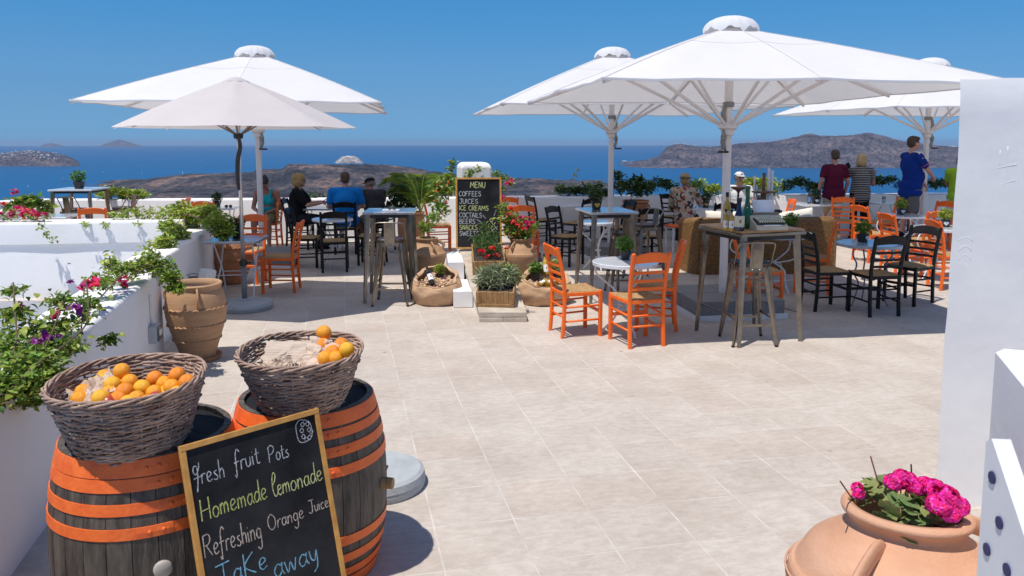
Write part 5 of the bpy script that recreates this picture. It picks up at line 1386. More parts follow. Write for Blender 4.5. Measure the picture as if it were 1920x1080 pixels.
# ---- sacks of corks
def sack(x, y, rz, label, w_=1.0, lean=0.0, seed=0, bottles=(), sprig=True):
    t = thing('burlap_sack', label, 'sack', (x, y, 0), rz, 'burlap sacks full of corks')
    N, Mh = 72, 26; V = []; F = []
    for j in range(Mh + 1):
        q = j / Mh
        for i in range(N):
            a = 2 * math.pi * i / N
            # belly bulges, mouth folds outward and leans to the viewer
            if q < .72:
                s = q / .72; r = .215 + .085 * math.sin(min(1, s * .8 + .12) * math.pi) ** .7 - .0 * s; z = .33 * s ** .9
            else:
                s = (q - .72) / .28; r = .262 + .006 * math.sin(s * math.pi) - .055 * s; z = .33 + .035 * math.sin(s * math.pi * .8) - .06 * s
            fold = .014 * math.sin(a * 7 + seed + 3 * q) * (.25 + q) + .022 * mnoise.noise(Vector((math.cos(a) * 2.2 + seed, math.sin(a) * 2.2, q * 3.5))) + .010 * abs(mnoise.noise(Vector((math.cos(a) * 7 + seed, math.sin(a) * 7, q * 6))))
            r += fold
            tilt = .150 * q * q * math.sin(a)     # front of the mouth low, back high
            zz_ = max(.004, z * .95 + tilt * .95 + .018 * mnoise.noise(Vector((math.cos(a) * 3, math.sin(a) * 3, seed + q * 2))) * q)
            V.append((w_ * r * math.cos(a) + lean * q * .1, r * math.sin(a) * .92 - .05 * q, zz_))
    for j in range(Mh):
        for i in range(N): F.append((j * N + i, j * N + (i + 1) % N, (j + 1) * N + (i + 1) % N, (j + 1) * N + i))
    F.append(tuple(range(N - 1, -1, -1)))
    mb = MB(); mb.add(V, F); o = mb.obj('cloth', BURLAP, t, smooth=True); md = o.modifiers.new('s', 'SOLIDIFY'); md.thickness = .004
    # corks: real little cylinders heaped on a slanting surface
    ck = MB()
    for k in range(330):
        a = random.uniform(0, 6.283); r = .20 * math.sqrt(random.random()); px = r * math.cos(a) * w_ + lean * .07; pyy = r * math.sin(a) * .9 - .045
        zc = .222 + .58 * (pyy + .045) + .035 * (1 - (r / .2) ** 2) + random.uniform(-.012, .012)
        M = T(px, pyy, zc) @ Matrix.Rotation(random.uniform(0, 6.28), 4, 'Z') @ Matrix.Rotation(random.uniform(.7, 2.4), 4, 'X')
        ck.lathe([(.011, -.019), (.012, -.012), (.012, .012), (.011, .019)], 7, M=M)
    ob = ck.obj('corks', CORK); ob.location = (x, y, 0); ob.rotation_euler = (0, 0, rz); stuff(ob)
    return t
s1x, s1y = at(819, 9.05), 9.05; s2x, s2y = at(1020, 9.05), 9.05
sack(s1x, s1y, R(-4), 'burlap sack of corks left of the ramp, a dark bottle lying in it', 1.0, 0, 2)
sack(s2x, s2y, R(14), 'burlap sack of corks right of the ramp, wine bottles lying in it', 1.08, .2, 9)

# ---- bottles
GLASSD = mat('dark_glass', (.012, .016, .02), .08, coat=.5); GLASSY = mat('yellow_wine_glass', (.72, .50, .06), .08, alpha_t=.55, coat=.4)
GLASSG = mat('green_glass', (.02, .16, .04), .08, alpha_t=.35, coat=.4); GLASSB = mat('blue_glass', (.004, .010, .06), .08, coat=.4)
LABELW = mat('label_white', (.74, .70, .70), .7); LABELC = mat('label_cream', (.62, .58, .42), .7)
def bottle(M, m, label, h=.30, r=.037, lm=LABELW, prof=None, cap=DARKM, group=None, mark=True, cat='bottle'):
    t = thing('bottle', label, cat, (0, 0, 0), 0, group); t.matrix_world = M
    P = prof or [(.001, 0), (r * .95, .002), (r, .012), (r, h * .58), (r * .85, h * .66), (r * .42, h * .75), (r * .36, h * .80), (r * .36, h * .97), (.001, h * .975)]
    mb = MB(); mb.lathe(P, 20, cap=False); autosmooth(mb.obj('glass', m, t), 50)
    mb = MB(); mb.lathe([(r * .40, h * .86), (r * .43, h * .865), (r * .43, h), (.001, h)], 14, cap=False); mb.obj('cap', cap, t)
    if lm:
        mb = MB(); mb.lathe([(r + .0008, h * .12), (r + .0008, h * .46)], 20, cap=False, th0=-2.7, th1=-.4); o = mb.obj('label', lm, t, smooth=True)
        if mark:
            mb = MB(); mb.lathe([(r + .0018, h * .24), (r + .0018, h * .34)], 5, cap=False, th0=-1.75, th1=-1.4); mb.obj('label_mark', mat('label_brown', (.25, .12, .05), .7), o)
    return t
def lying(x, y, z, yaw, pitch): return T(x, y, z) @ RZ(yaw) @ Matrix.Rotation(pitch, 4, 'X')
bottle(lying(s1x - .045, s1y - .14, .255, .35, R(-58)), GLASSD, 'dark wine bottle lying on the corks in the left sack', lm=LABELW)
bottle(lying(s2x - .07, s2y - .17, .245, -.9, R(-75)), GLASSY, 'small yellow bottle lying low in the right sack', h=.2, r=.03)
bottle(lying(s2x + .02, s2y - .16, .25, -1.0, R(-78)), GLASSY, 'larger white-labelled bottle lying in front in the right sack', h=.24, r=.034)
bottle(lying(s2x + .03, s2y + .02, .33, .2, R(-25)), GLASSY, 'yellow bottle standing aslant at the back of the right sack', h=.26, r=.034)
bottle(lying(s2x - .04, s2y + .07, .37, .1, R(-15)), GLASSD, 'slim dark bottle with white label at the back of the right sack', h=.22, r=.028)
tz = 1.087
def ontab(u, v): x_, y_ = G(u, v, tz); return x_, y_
for (u, v, mm, lb, kw) in [
    (1362, 424, GLASSY, 'tall yellow wine bottle with black cap on the wooden table, behind two small ones', dict(h=.33, r=.036, lm=LABELC)),
    (1360, 431, GLASSY, 'small wine bottle with white label, left one in front on the wooden table', dict(h=.195, r=.027)),
    (1371, 432, GLASSY, 'small wine bottle with white label, right one in front on the wooden table', dict(h=.195, r=.027))]:
    x, y = ontab(u, v); bottle(T(x, y, tz), mm, lb, **kw)
x, y = ontab(1384.5, 432); bottle(T(x, y, tz), GLASSB, 'dark blue round-bellied bottle with cream label on the wooden table', h=.30, r=.052, lm=LABELC,
    prof=[(.001, 0), (.048, .002), (.052, .01), (.053, .05), (.048, .11), (.034, .15), (.022, .19), (.018, .22), (.018, .285), (.001, .288)])
mb = MB()
for dx in (-.013, .014): mb.lathe([(.001, .0), (.010, .0), (.010, .002)], 12, M=T(x + dx, y - .047, tz + .118) @ Matrix.Rotation(math.pi / 2, 4, 'X'), cap=False)
o = mb.obj('seals', LABELW); o.parent = scn.collection.objects['bottle.008'] if 'bottle.008' in scn.collection.objects else None
if o.parent: o.matrix_parent_inverse = T(x, y, tz).inverted()
x, y = ontab(1400, 428); bottle(T(x, y, tz), GLASSG, 'tall green bottle with slanted neck and blue belly on the wooden table', h=.40, r=.05, lm=None, cap=GLASSD,
    prof=[(.001, 0), (.04, .002), (.052, .02), (.055, .07), (.048, .14), (.03, .20), (.02, .26), (.018, .30), (.024, .38), (.026, .39), (.001, .39)])
# ---- typewriter
x, y = ontab(1441, 431); tyw = thing('typewriter', 'old cream portable typewriter with a blank sheet, on the wooden table', 'typewriter', (x, y + .12, tz), R(8))
CREAM = mat('cream_enamel', (.55, .49, .37), .35, var=.12, vscale=8); KEYM = mat('key_cream', (.75, .70, .52), .5)
mb = MB(); V = []; F = []
sec = [(-.165, .0), (-.165, .035), (-.15, .045), (-.03, .10), (-.015, .125), (.06, .135), (.10, .12), (.12, .05), (.12, .0)]
for xx in (-.155, -.150, .150, .155):
    sc_ = 1 if abs(xx) < .153 else .96
    V += [(xx, p[0] * sc_, p[1] * sc_) for p in sec]
n = len(sec)
for i in range(3):
    for j in range(n): F.append((i * n + j, i * n + (j + 1) % n, (i + 1) * n + (j + 1) % n, (i + 1) * n + j))
F.append(tuple(range(n))); F.append(tuple(3 * n + j for j in reversed(range(n))))
mb.add(V, F); o = mb.obj('body', CREAM, tyw); bm_recalc(o); autosmooth(o, 30)
mb = MB(); V = []
kb = Matrix.Translation((0, -.092, .080)) @ Matrix.Rotation(R(25), 4, 'X')
mb.box((0, 0, -.002), (.275, .115, .012), kb); mb.obj('key_well', DARKM, tyw)
mb = MB()
for r_ in range(4):
    for c_ in range(11): mb.lathe([(.008, 0), (.0092, .010), (.001, .011)], 8, M=kb @ T(-.122 + c_ * .0235 + r_ * .005, .042 - r_ * .025, .006))
stuff(mb.obj('keys', KEYM, tyw))
mb = MB(); mb.box((0, -.155, .045), (.17, .016, .012), ch=.004); mb.obj('space_bar', WHITEP, tyw)
mb = MB(); mb.box((0, -.01, .124), (.10, .012, .006)); mb.obj('badge', WHITEP, tyw)
mb = MB(); mb.tube([(-.17, .045, .155), (.17, .045, .155)], .020, 14); mb.obj('platen', DARKM, tyw, smooth=True)
for s in (-1, 1):
    mb = MB(); mb.tube([(s * .17, .045, .155), (s * .19, .045, .155)], .014, 10); mb.obj('platen_knob', DARKM, tyw)
mb = MB(); mb.tube(crm([(-.175, .03, .165), (-.185, .0, .19), (-.178, -.01, .205)], 4), .004, 6); mb.obj('return_lever', ALU, tyw)
mb = MB(); mb.box((0, .045, .14), (.31, .05, .02), ch=.005); mb.obj('carriage', GUN, tyw)
mb = MB(); P = crm([(0, .022, .15), (0, .03, .19), (0, .055, .235), (0, .075, .265)], 4); V = []; F = []
for p in P: V += [(-.105, p.y, p.z), (.105, p.y, p.z)]
for i in range(len(P) - 1): F.append((2 * i, 2 * i + 1, 2 * i + 3, 2 * i + 2))
mb.add(V, F); o = mb.obj('paper_sheet', WPAPER, tyw, smooth=True); md = o.modifiers.new('s', 'SOLIDIFY'); md.thickness = .0006

# ---- planter crates on the ramp
def crate(cx, cy, z, rz, wd, dp, hh, label, slope):
    t = thing('wooden_planter', label, 'planter box', (cx, cy, z), rz, 'wooden planter boxes on the stone ramp')
    t.rotation_euler = (slope, 0, rz)
    n = 7
    for s in (-1, 1):
        for k in range(n):
            mb = MB(); w1 = wd / n; mb.box((-wd / 2 + (k + .5) * w1, s * (dp / 2 - .008), hh / 2 + random.uniform(-.002, .002)), (w1 - .003, .016, hh), ch=.0015); mb.obj('board', CRATE, t)
        mb = MB(); mb.box((0, s * (dp / 2 + .006), .018), (wd, .010, .034), ch=.0015); mb.obj('batten', CRATE, t)
        for q in (-1, 1):
            mb = MB(); mb.box((q * (wd / 2 - .018), s * (dp / 2 + .006), hh / 2 + .018), (.034, .010, hh - .04), ch=.0015); mb.obj('batten', CRATE, t)
        mb = MB(); mb.box((s * (wd / 2 - .008), 0, hh / 2), (.016, dp - .034, hh), ch=.0015); mb.obj('end_board', CRATE, t)
    mb = MB(); mb.box((0, 0, hh - .035), (wd - .034, dp - .034, .03)); mb.obj('soil', SOIL, t)
    return t
slp = math.atan2(zB - zA, (rampL1 - rampL0).length)
def ramp_pt(q, s=.5): p = lp(lp(rampL0, rampR0, s), lp(rampL1, rampR1, s), q); return p.x, p.y, zA + (zB - zA) * q + .002
cA = ramp_pt(.15, .45); cB = ramp_pt(.70, .52)
crate(*cA, R(-4), .41, .40, .17, 'lower wooden planter with silvery bush and red geraniums at the foot of the ramp', slp)
crate(*cB, R(4), .40, .78, .17, 'upper long wooden planter with herbs right in front of the menu board', slp)
# ---- fittings on the white wall
t = thing('wall_lamp_box', 'white tilted floodlight box on the inner face of the white wall', 'lamp', (wx(8.4) + .02, 8.4, .42), R(12))
mb = MB(); M = T(.10, 0, .0) @ Matrix.Rotation(R(14), 4, 'Y') @ RZ(R(-35)); mb.box((0, 0, 0), (.10, .15, .17), M, ch=.012); mb.obj('housing', WHITEP, t)
mb = MB(); mb.tube(crm([(-.12, -.1, .03), (-.04, -.06, .05), (.03, -.02, .03), (.07, .0, .02)], 5), .004, 6); mb.tube(crm([(-.12, -.1, -.02), (-.05, -.05, .0), (.03, -.02, .0)], 5), .003, 6); mb.obj('cable', DARKM, t)
mb = MB(); mb.tube([(-.14, .02, .0), (.05, .02, .0)], .012, 8); mb.obj('bracket', GREYP, t)
t = thing('socket_box', 'grey electrical socket box with clear lid on the white wall beside the terracotta pot', 'socket box', (wx(6.12) + .001, 6.12, .36), R(12.5))
mb = MB(); mb.box((.03, 0, 0), (.06, .15, .14), ch=.008); mb.obj('housing', mat('socket_grey', (.48, .49, .50), .5), t)
mb = MB(); mb.box((.066, .0, 0), (.016, .11, .115), ch=.006); mb.obj('lid', mat('smoky_lid', (.10, .13, .13), .12, coat=.5), t)
for q in (-.025, .025):
    mb = MB(); mb.box((.0765, q, .012), (.004, .035, .05), ch=.004); mb.obj('switch', WHITEP, t)
mb = MB(); mb.box((.008, .03, .18), (.018, .022, .26)); mb.obj('conduit', PLASTER, t)
# ---- candle stands, candles and small table ware
TURN = mat('turned_wood', (.17, .085, .04), .5, col2=(.09, .04, .02), vscale=12)
def turned(x, y, z, prof, label, m=TURN, cat='candle stand', name='candle_stand', group=None):
    t = MB(); t.lathe(prof, 20, cap=True, M=T(x, y, z)); o = t.obj(name, m, smooth=True); autosmooth(o, 40); return tag(o, label, cat, group)
zt_ = .731
x, y = at(1381, 9.85), 9.85
turned(x, y, zt_, [(.06, 0), (.05, .02), (.018, .05), (.014, .20), (.020, .26), (.014, .32), (.013, .52), (.03, .55), (.095, .585), (.10, .60), (.001, .598)], 'turned wooden stand with shallow dish, right of the big umbrella pole')
x, y = at(1428, 10.05), 10.05
turned(x, y, zt_, [(.085, 0), (.08, .02), (.05, .06), (.045, .12), (.075, .28), (.06, .36), (.04, .42), (.035, .50), (.15, .515), (.152, .53), (.03, .535), (.021, .54), (.021, .77), (.001, .77)], 'tall turned wooden stand with round plate and brown candle behind the typewriter')
for k, (u, top, lb) in enumerate([(1410.5, 328, 'slim white candle left of the tall turned stand'), (1415, 346, 'short white candle beside the slim one, left of the tall turned stand'), (1437, 313, 'tallest white candle, right of the tall turned stand'), (1443.5, 318, 'second tallest white candle at the right end of the candle row')]):
    y = 10.1 + .03 * k; x = at(u, y); ztop = EYEH - y * math.tan(ang(top))
    o = thing('white_candle', lb, 'candle', (x, y, zt_), 0, 'white candles on the round table')
    mb = MB(); r = .011 if k < 2 else .017; mb.tube([(0, 0, .0), (0, 0, ztop - zt_ - .01)], r, 10); mb.obj('wax', mat('wax', (.75, .74, .78), .4), o)
    mb = MB(); mb.tube([(0, 0, ztop - zt_ - .012), (0, 0, ztop - zt_)], .002, 4); mb.obj('wick', DARKM, o)
    mb = MB(); mb.lathe([(.001, .0), (.045, .0), (.045, .008), (.02, .012), (.02, .05), (.001, .05)], 14, cap=False); mb.obj('holder', TURN, o)
def book(x, y, z, rz, label):
    t = thing('menu_booklet', label, 'booklet', (x, y, z), rz); mb = MB(); mb.box((0, 0, .006), (.20, .14, .010), ch=.001); mb.obj('pages', WPAPER, t); mb = MB(); mb.box((0, 0, .0125), (.202, .142, .002)); mb.obj('cover', WHITEP, t)
def shades(x, y, z, rz, label):
    t = thing('sunglasses', label, 'sunglasses', (x, y, z), rz)
    for s in (-1, 1):
        mb = MB(); mb.lathe([(.001, 0), (.027, 0), (.029, .002), (.027, .004), (.001, .004)], 14, M=T(s * .034, 0, .024) @ Matrix.Rotation(R(80), 4, 'X'), cap=False); mb.obj('lens', GLASSD, t)
        mb = MB(); mb.tube([(s * .062, 0, .035), (s * .066, .09, .02), (s * .06, .12, .006)], .003, 5); mb.obj('temple_arm', DARKM, t)
    mb = MB(); mb.tube([(-.008, 0, .032), (.008, 0, .032)], .003, 5); mb.obj('bridge', DARKM, t)
book(at(733, 9.15), 9.2, 1.081, .05, 'white booklet lying on the tall zinc table')
shades(at(735, 9.15), 9.18, 1.096, 2.6, 'black sunglasses lying on the white booklet')
shades(at(433, 13.9), 13.8, .731, .4, 'black sunglasses on the small table by the left parapet')
bottle(T(at(1517, 14.7), 14.72, .731), mat('brown_glass', (.05, .03, .02), .1, coat=.4), 'dark beer bottle on the white table behind the sofa', h=.28, r=.034, lm=mat('blue_label', (.10, .20, .40), .6), mark=False)
CLEAR = mat('clear_glass', (.75, .8, .8), .05, alpha_t=.9)
for i, (u, y, lb) in enumerate([(1535, 14.75, 'drinking glass beside the heart pot on the white table behind the sofa'), (1656, 14.95, 'left drinking glass on the table by the boy in blue'), (1682, 14.95, 'right glass jug on the table by the boy in blue')]):
    t = thing('drinking_glass', lb, 'glass', (at(u, y), y, .731), 0, 'glasses on the far tables'); mb = MB(); mb.lathe([(.001, .003), (.028, 0), (.036, .12), (.033, .12), (.026, .006)], 14, cap=False); mb.obj('tumbler', CLEAR, t, smooth=True)
# ================================================================== PLANTS
def foliage(name, label, cat, centers, size, m=LEAF, n=60, loc=None, group=None, asp=.5, extra=None, up=.5, stems=True, droop=0.0):
    """a plant as a thing: stems + leaf mass; centers = [(x,y,z,r)]"""
    t = thing(name, label, cat, loc or (centers[0][0], centers[0][1], 0), 0, group); o0 = Vector(t.location)
    mb = MB()
    for c in centers:
        k = int(n * (c[4] if len(c) > 4 else 1)); leaves(mb, cloud((c[0] - o0.x, c[1] - o0.y, c[2] - o0.z), (c[3], c[3], c[3] * .75), k, .25), size, asp=asp, up=up, droop=droop)
    stuff(mb.obj('foliage', m, t))
    return t, o0
def along(P, n):
    P = crm(P, 6); L = [0]
    for i in range(1, len(P)): L.append(L[-1] + (P[i] - P[i - 1]).length)
    return [Vector([float(np.interp(s, L, [q[k] for q in P])) for k in range(3)]) for s in np.linspace(0, L[-1], n)]
def leaf_mesh(name, m, L=1.0, W=.55):
    mb = MB(); V = []; F = []
    pr = [0, .30, .48, .5, .40, .22, 0]
    for i, w_ in enumerate(pr):
        y = i / (len(pr) - 1) * L; z = .10 * L * math.sin(i / 6 * math.pi) - .16 * L * (i / 6) ** 2
        V += [(-w_ * W, y, z + .10 * w_ * L), (0, y, z), (w_ * W, y, z + .10 * w_ * L)]
    for i in range(len(pr) - 1):
        a = i * 3; F += [(a, a + 1, a + 4, a + 3), (a + 1, a + 2, a + 5, a + 4)]
    mb.add(V, F); me = mb.mesh(name, True); me.materials.append(m); return me
LM1, LM2, LM3 = leaf_mesh('leaf', LEAF), leaf_mesh('leaf', LEAFY), leaf_mesh('leaf', mat('leaf_deep', (.055, .12, .018), .4, trans=.2))
def leaf_objs(parent, o0, pts, size, meshes=(LM1, LM1, LM2, LM3), dirs=None):
    for i, p in enumerate(pts):
        o = bpy.data.objects.new('leaf', random.choice(meshes)); scn.collection.objects.link(o); o.parent = parent
        o.location = Vector(p) - o0; s = size * random.uniform(.65, 1.25); o.scale = (s, s, s)
        o.rotation_euler = (random.uniform(-.7, .5), random.uniform(-.6, .6), random.uniform(0, 6.28))
def bloom(parent, o0, p, r, m, n=16, name='flower'):
    mb = MB(); leaves(mb, cloud(tuple(Vector(p) - o0), (r * .6, r * .6, r * .5), n, .2), r * .85, asp=.95, up=.6); mb.obj(name, m, parent)
# near vine ------------------------------------------------------------
def W(u, v, z): x, y = G(u, v, z); return Vector((x, y, z))
t = thing('bougainvillea', 'bougainvillea spilling over the near white wall at the far left, violet and magenta flowers', 'bougainvillea', (wx(4) - .2, 4, WH)); o0 = Vector(t.location)
branches = [
 [(20, 730, .84), (60, 690, .90), (110, 655, .93), (160, 610, .95), (165, 560, 1.0), (160, 520, 1.06)],
 [(10, 690, .86), (30, 640, .95), (28, 580, 1.05), (25, 530, 1.16)],
 [(60, 700, .84), (90, 640, .95), (110, 590, 1.02), (120, 555, 1.08)],
 [(100, 660, .86), (150, 600, .93), (200, 545, .92), (240, 505, .95)],
 [(165, 600, .90), (150, 575, .95), (135, 560, 1.0)],
 [(200, 540, .87), (205, 500, 1.0), (206, 480, 1.10)],
 [(230, 530, .86), (270, 505, .92), (300, 500, .93), (325, 520, .84), (338, 545, .72)],
 [(240, 520, .86), (280, 490, .98), (300, 480, 1.02)],
 [(150, 640, .84), (155, 590, .93), (158, 540, 1.04)],
 [(0, 740, .84), (40, 740, .80), (60, 745, .72)], [(180, 650, .70), (205, 640, .72), (218, 632, .75)]]
mbr = MB(); Lp = []
for br_ in branches:
    P = [W(*q) for q in br_]; mbr.tube([p - o0 for p in crm(P, 5)], .0045, 5)
    Lp += along([tuple(p) for p in P], 16)
mbr.obj('branches', STEM, t, smooth=True)
lp_ = [p + Vector((random.gauss(0, .035), random.gauss(0, .035), random.gauss(0, .03))) for p in Lp]
leaf_objs(t, o0, lp_ + [p + Vector((random.gauss(0, .05), random.gauss(0, .06), random.gauss(0, .03))) for p in Lp[:100]], .050)
mb = MB()
dense = [(15, 720, .84, .17, 2.2), (60, 690, .86, .17, 2.4), (100, 655, .87, .12, 1.2), (25, 650, .88, .13, 1.1), (85, 615, .88, .12, .9), (75, 720, .78, .12, 1.4), (0, 640, .86, .2, 1.2), (135, 650, .84, .07, .4), (120, 610, .88, .08, .5),
         (25, 590, 1.0, .09, .5), (28, 545, 1.1, .06, .3), (115, 565, 1.0, .09, .5), (165, 570, .97, .07, .4), (190, 530, .92, .11, .8), (230, 505, .92, .12, 1.0), (265, 500, .92, .12, 1.1), (300, 500, .90, .13, 1.4), (318, 520, .84, .10, 1.2), (330, 540, .76, .07, .7), (205, 495, 1.0, .06, .4), (285, 485, .97, .08, .6), (60, 745, .72, .08, .7), (205, 636, .73, .05, .3)]
for (u, v, z, r, k) in dense:
    c = W(u, v, z) - o0; leaves(mb, cloud(tuple(c), (r, r, r * .55), int(330 * k), .15), .038, asp=.5)
stuff(mb.obj('foliage', LEAF, t))
for (u, v, z, r, m_) in [(165, 530, 1.0, .05, PETALM), (158, 540, .98, .045, PETALM), (228, 528, .88, .055, PETALM), (178, 532, .97, .04, PETALR), (141, 578, .98, .045, PETALV), (86, 632, .95, .035, PETALV), (102, 634, .95, .035, PETALV), (66, 640, .95, .035, PETALV), (40, 577, 1.0, .03, PETALM), (104, 592, .98, .03, PETALM), (132, 528, 1.02, .025, PETALV), (32, 578, 1.02, .025, PETALM), (113, 580, .97, .025, PETALV)]:
    bloom(t, o0, W(u, v, z), r, m_, 22)
# bush at the end of the wall
pts = [(*W(u, v, z), r, k) for u, v, z, r, k in [(408, 418, .93, .18, 1.7), (420, 436, .82, .13, 1.0), (385, 402, .98, .17, 1.3), (358, 408, .93, .19, 1.5), (340, 395, 1.0, .17, 1.2), (320, 425, .87, .15, .9), (395, 398, 1.02, .12, .8), (335, 440, .85, .14, .8), (310, 455, .85, .12, .5)]]
t, o0 = foliage('trailing_shrub', 'thick green shrub growing over the far end of the white wall behind the lamp box', 'shrub', pts, .055, LEAFY, 420)
mbr = MB(); P = [W(*q) - o0 for q in [(430, 460, .4), (415, 440, .8), (380, 410, .95), (330, 400, 1.0)]]; mbr.tube(crm(P, 5), .012, 5); mbr.obj('branches', STEM, t)
t2 = MB(); leaves(t2, np.concatenate([cloud(tuple(Vector(p[:3]) - o0), (p[3], p[3], p[3] * .7), 22, .2) for p in pts]), .05); stuff(t2.obj('dark_foliage', LEAFD, t))
# thin branch on wall B
pts = [(*W(u, v, .86), .09, 1) for u, v in [(300, 455), (285, 465), (310, 450), (270, 478)]]
foliage('bougainvillea_branch', 'thin reddish vine branch lying over the wall before the big shrub', 'vine', pts, .045, LEAFY, 60)
# vine along the cross wall
yc = lambda x: np.interp(x, [-13.5, cw1[0]], [8.05 + .2, cw1[1] + .2])
pts = [(x, float(yc(x)), .97 + random.uniform(-.01, .05), .13, .5 + (x + 5) * .5) for x in np.linspace(-4.95, -4.15, 9)]
foliage('creeping_vine', 'green vine creeping along the top of the cross wall towards the shrub', 'vine', pts, .05, LEAFY, 100)
pts = [(x, float(yc(x)) + random.uniform(-.1, .1), .99, .10, .5) for x in np.linspace(-6.6, -5.75, 9)] + [(-5.65, 9.22, .88, .07, .4), (-5.58, 9.2, .80, .06, .4), (-5.5, 9.19, .72, .05, .3)]
t, o0 = foliage('flowering_vine', 'pink flowering vine on the cross wall at the left edge, one tip hanging', 'vine', pts, .05, LEAF, 60)
for x in np.linspace(-6.6, -5.7, 14): bloom(t, o0, (x, float(yc(x)) - .1 + random.uniform(-.05, .08), 1.03 + random.uniform(-.02, .08)), random.uniform(.04, .065), PETALM, 16)
for sx_ in (-5.2, -4.98, -4.62):
    pts = [(sx_, float(yc(sx_)) - .24, .90, .04, 1)]; foliage('hanging_sprig', {-5.2: 'small sprig hanging over the cross wall, leftmost of three', -4.98: 'small sprig hanging over the cross wall, middle of three', -4.62: 'small sprig hanging over the cross wall, nearest the big shrub'}[sx_], 'vine', pts, .045, LEAFY, 22)
# planter leaves far left
pts = [(at(u, y), y, z, r, k) for u, y, z, r, k in [(50, 12.6, .92, .17, 1.4), (68, 12.7, .92, .16, 1.4), (85, 12.8, .82, .14, 1), (38, 12.4, .93, .13, .8), (20, 12.3, .86, .10, .5), (90, 12.9, .70, .12, .8)]]
t, o0 = foliage('planter_shrub', 'leafy shrub hanging over the short planter wall, one pink flower above it', 'shrub', pts, .10, LEAF, 70, asp=.65)
bloom(t, o0, (at(33, 12.3), 12.3, 1.10), .07, PETALM, 18); bloom(t, o0, (at(8, 12.2), 12.2, .92), .06, PETALR, 14)
# greenery beyond or on the parapet
def hedge(label, u0, u1, y, z0, z1, m, size=.075, dens=190, name='parapet_shrub', r=.15):
    n = max(2, int(abs(u1 - u0) / 11)); pts = []
    for u in np.linspace(u0, u1, n):
        pts.append((at(u, y), y + random.uniform(-.1, .15), random.uniform(z0, z1), r * random.uniform(.7, 1.2), random.uniform(.6, 1.3)))
    return foliage(name, label, 'shrub', pts, size, m, dens)
hedge('yellow-green creeper on the parapet beside the tall table far left', 188, 265, 14.55, .90, .98, LEAFY)
hedge('low dark green strip on the parapet between the blonde woman and the man in blue', 575, 632, 14.95, .84, .88, LEAFD, dens=40, r=.09)
hedge('dark shrub row on the parapet behind the middle tables', 1050, 1135, 15.4, .88, 1.0, LEAFD)
hedge('dark shrub row on the parapet left of the woman in the straw hat', 1215, 1262, 15.6, .95, 1.12, LEAFD)
hedge('sunlit creeper on the parapet between the straw hat and the white cap', 1298, 1345, 15.5, .92, 1.08, LEAFY)  # sun on this stretch is put into the yellower leaf colour
hedge('sunlit creeper on the parapet right of the man in the white cap', 1392, 1460, 15.6, .85, 1.15, LEAFY)  # brighter leaf colour carries the sunlight here as well
hedge('dark shrub on the parapet above the white cushions', 1475, 1535, 15.75, .95, 1.12, LEAFD)
hedge('dark shrub on the parapet behind the boy in blue', 1636, 1700, 15.9, .92, 1.12, LEAFD)
hedge('dark shrub on the parapet between the far pole and the lime shirt', 1728, 1765, 15.9, .95, 1.15, LEAFD)
pts = [(at(1066 + k * 4, 15.3), 15.3, .95 + .10 * k, .04, 1) for k in range(5)][::-1]
foliage('dry_sprig', 'single yellowish sprig rising from the parapet left of the middle tables', 'plant', [(a + 0.0, b, c, d, e) for a, b, c, d, e in pts], .05, mat('leaf_dry', (.42, .36, .12), .6, trans=.2), 14)
# shrub in the tall wide pot
x, y = at(1192, 13.6), 13.6
foliage('potted_shrub', 'dark shrub growing in the tall wide terracotta pot by the parapet', 'shrub', [(x, y, 1.06, .20, 2.2), (x - .18, y, 1.16, .15, 1), (x + .2, y, 1.10, .15, 1), (x + .05, y + .1, 1.22, .14, 1)], .085, LEAFD, 120)
x, y = at(1113, 13.7), 13.9
foliage('dark_shrub', 'tall dark shrub behind the middle umbrella pole', 'shrub', [(at(1160, 14.9), 14.9, 1.05, .2, 1.6), (at(1157, 14.9), 14.9, 1.25, .12, 1)], .08, LEAFD, 110)
foliage('dark_shrub', 'dark shrub under the palm fronds beside the grey shirt man', 'shrub', [(at(755, 13.4), 13.4, .80, .26, 2), (at(745, 13.4), 13.4, .95, .15, 1.2), (at(772, 13.4), 13.4, .85, .18, 1.2)], .09, LEAFD, 140)
# palm
x, y = at(789, 12.6), 12.6
pt = thing('potted_palm', 'small palm with arching fronds behind the left bar stool', 'palm', (x, y, .74))
for k in range(15):
    a = [2.75, 3.1, 2.3, .25, -.15, .7, 1.5, 1.1, 3.5, -.5, 2.0, 2.95, .45, 2.55, .05][k]; L = random.uniform(.50, .72); rise = random.uniform(.42, .68)
    P = crm([(0, 0, 0), (L * .25 * math.cos(a), L * .25 * math.sin(a), rise * .65), (L * .62 * math.cos(a), L * .62 * math.sin(a), rise * .95), (L * math.cos(a), L * math.sin(a), rise * .72)], 8)
    mb = MB(); mb.tube(P, .007, 4, scl=[1 - .8 * i / (len(P) - 1) for i in range(len(P))]); n = len(P)
    for i in range(4, n):
        for j in (0, .5):
            p = P[i] if not j or i + 1 >= n else (P[i] + P[i + 1]) / 2
            d = (P[min(i + 1, n - 1)] - P[i - 1]).normalized(); s = d.cross(Vector((0, 0, 1))).normalized(); q = i / n; ll = .27 * math.sin(min(1, (q * 1.15)) * math.pi) ** .5 + .06
            for sg in (-1, 1):
                tip = p + (s * sg * .8 + d * .65 + Vector((0, 0, -.25 - random.uniform(0, .25)))).normalized() * ll; wv_ = d * .009
                m_ = (p + tip) / 2 + Vector((0, 0, .02))
                mb.add([tuple(p), tuple(m_ - wv_), tuple(tip), tuple(m_ + wv_)], [(0, 1, 2), (0, 2, 3)])
    mb.obj('frond', random.choice([LEAFD, LEAF, LEAF, LEAFY]) if k > 3 else LEAF, pt)
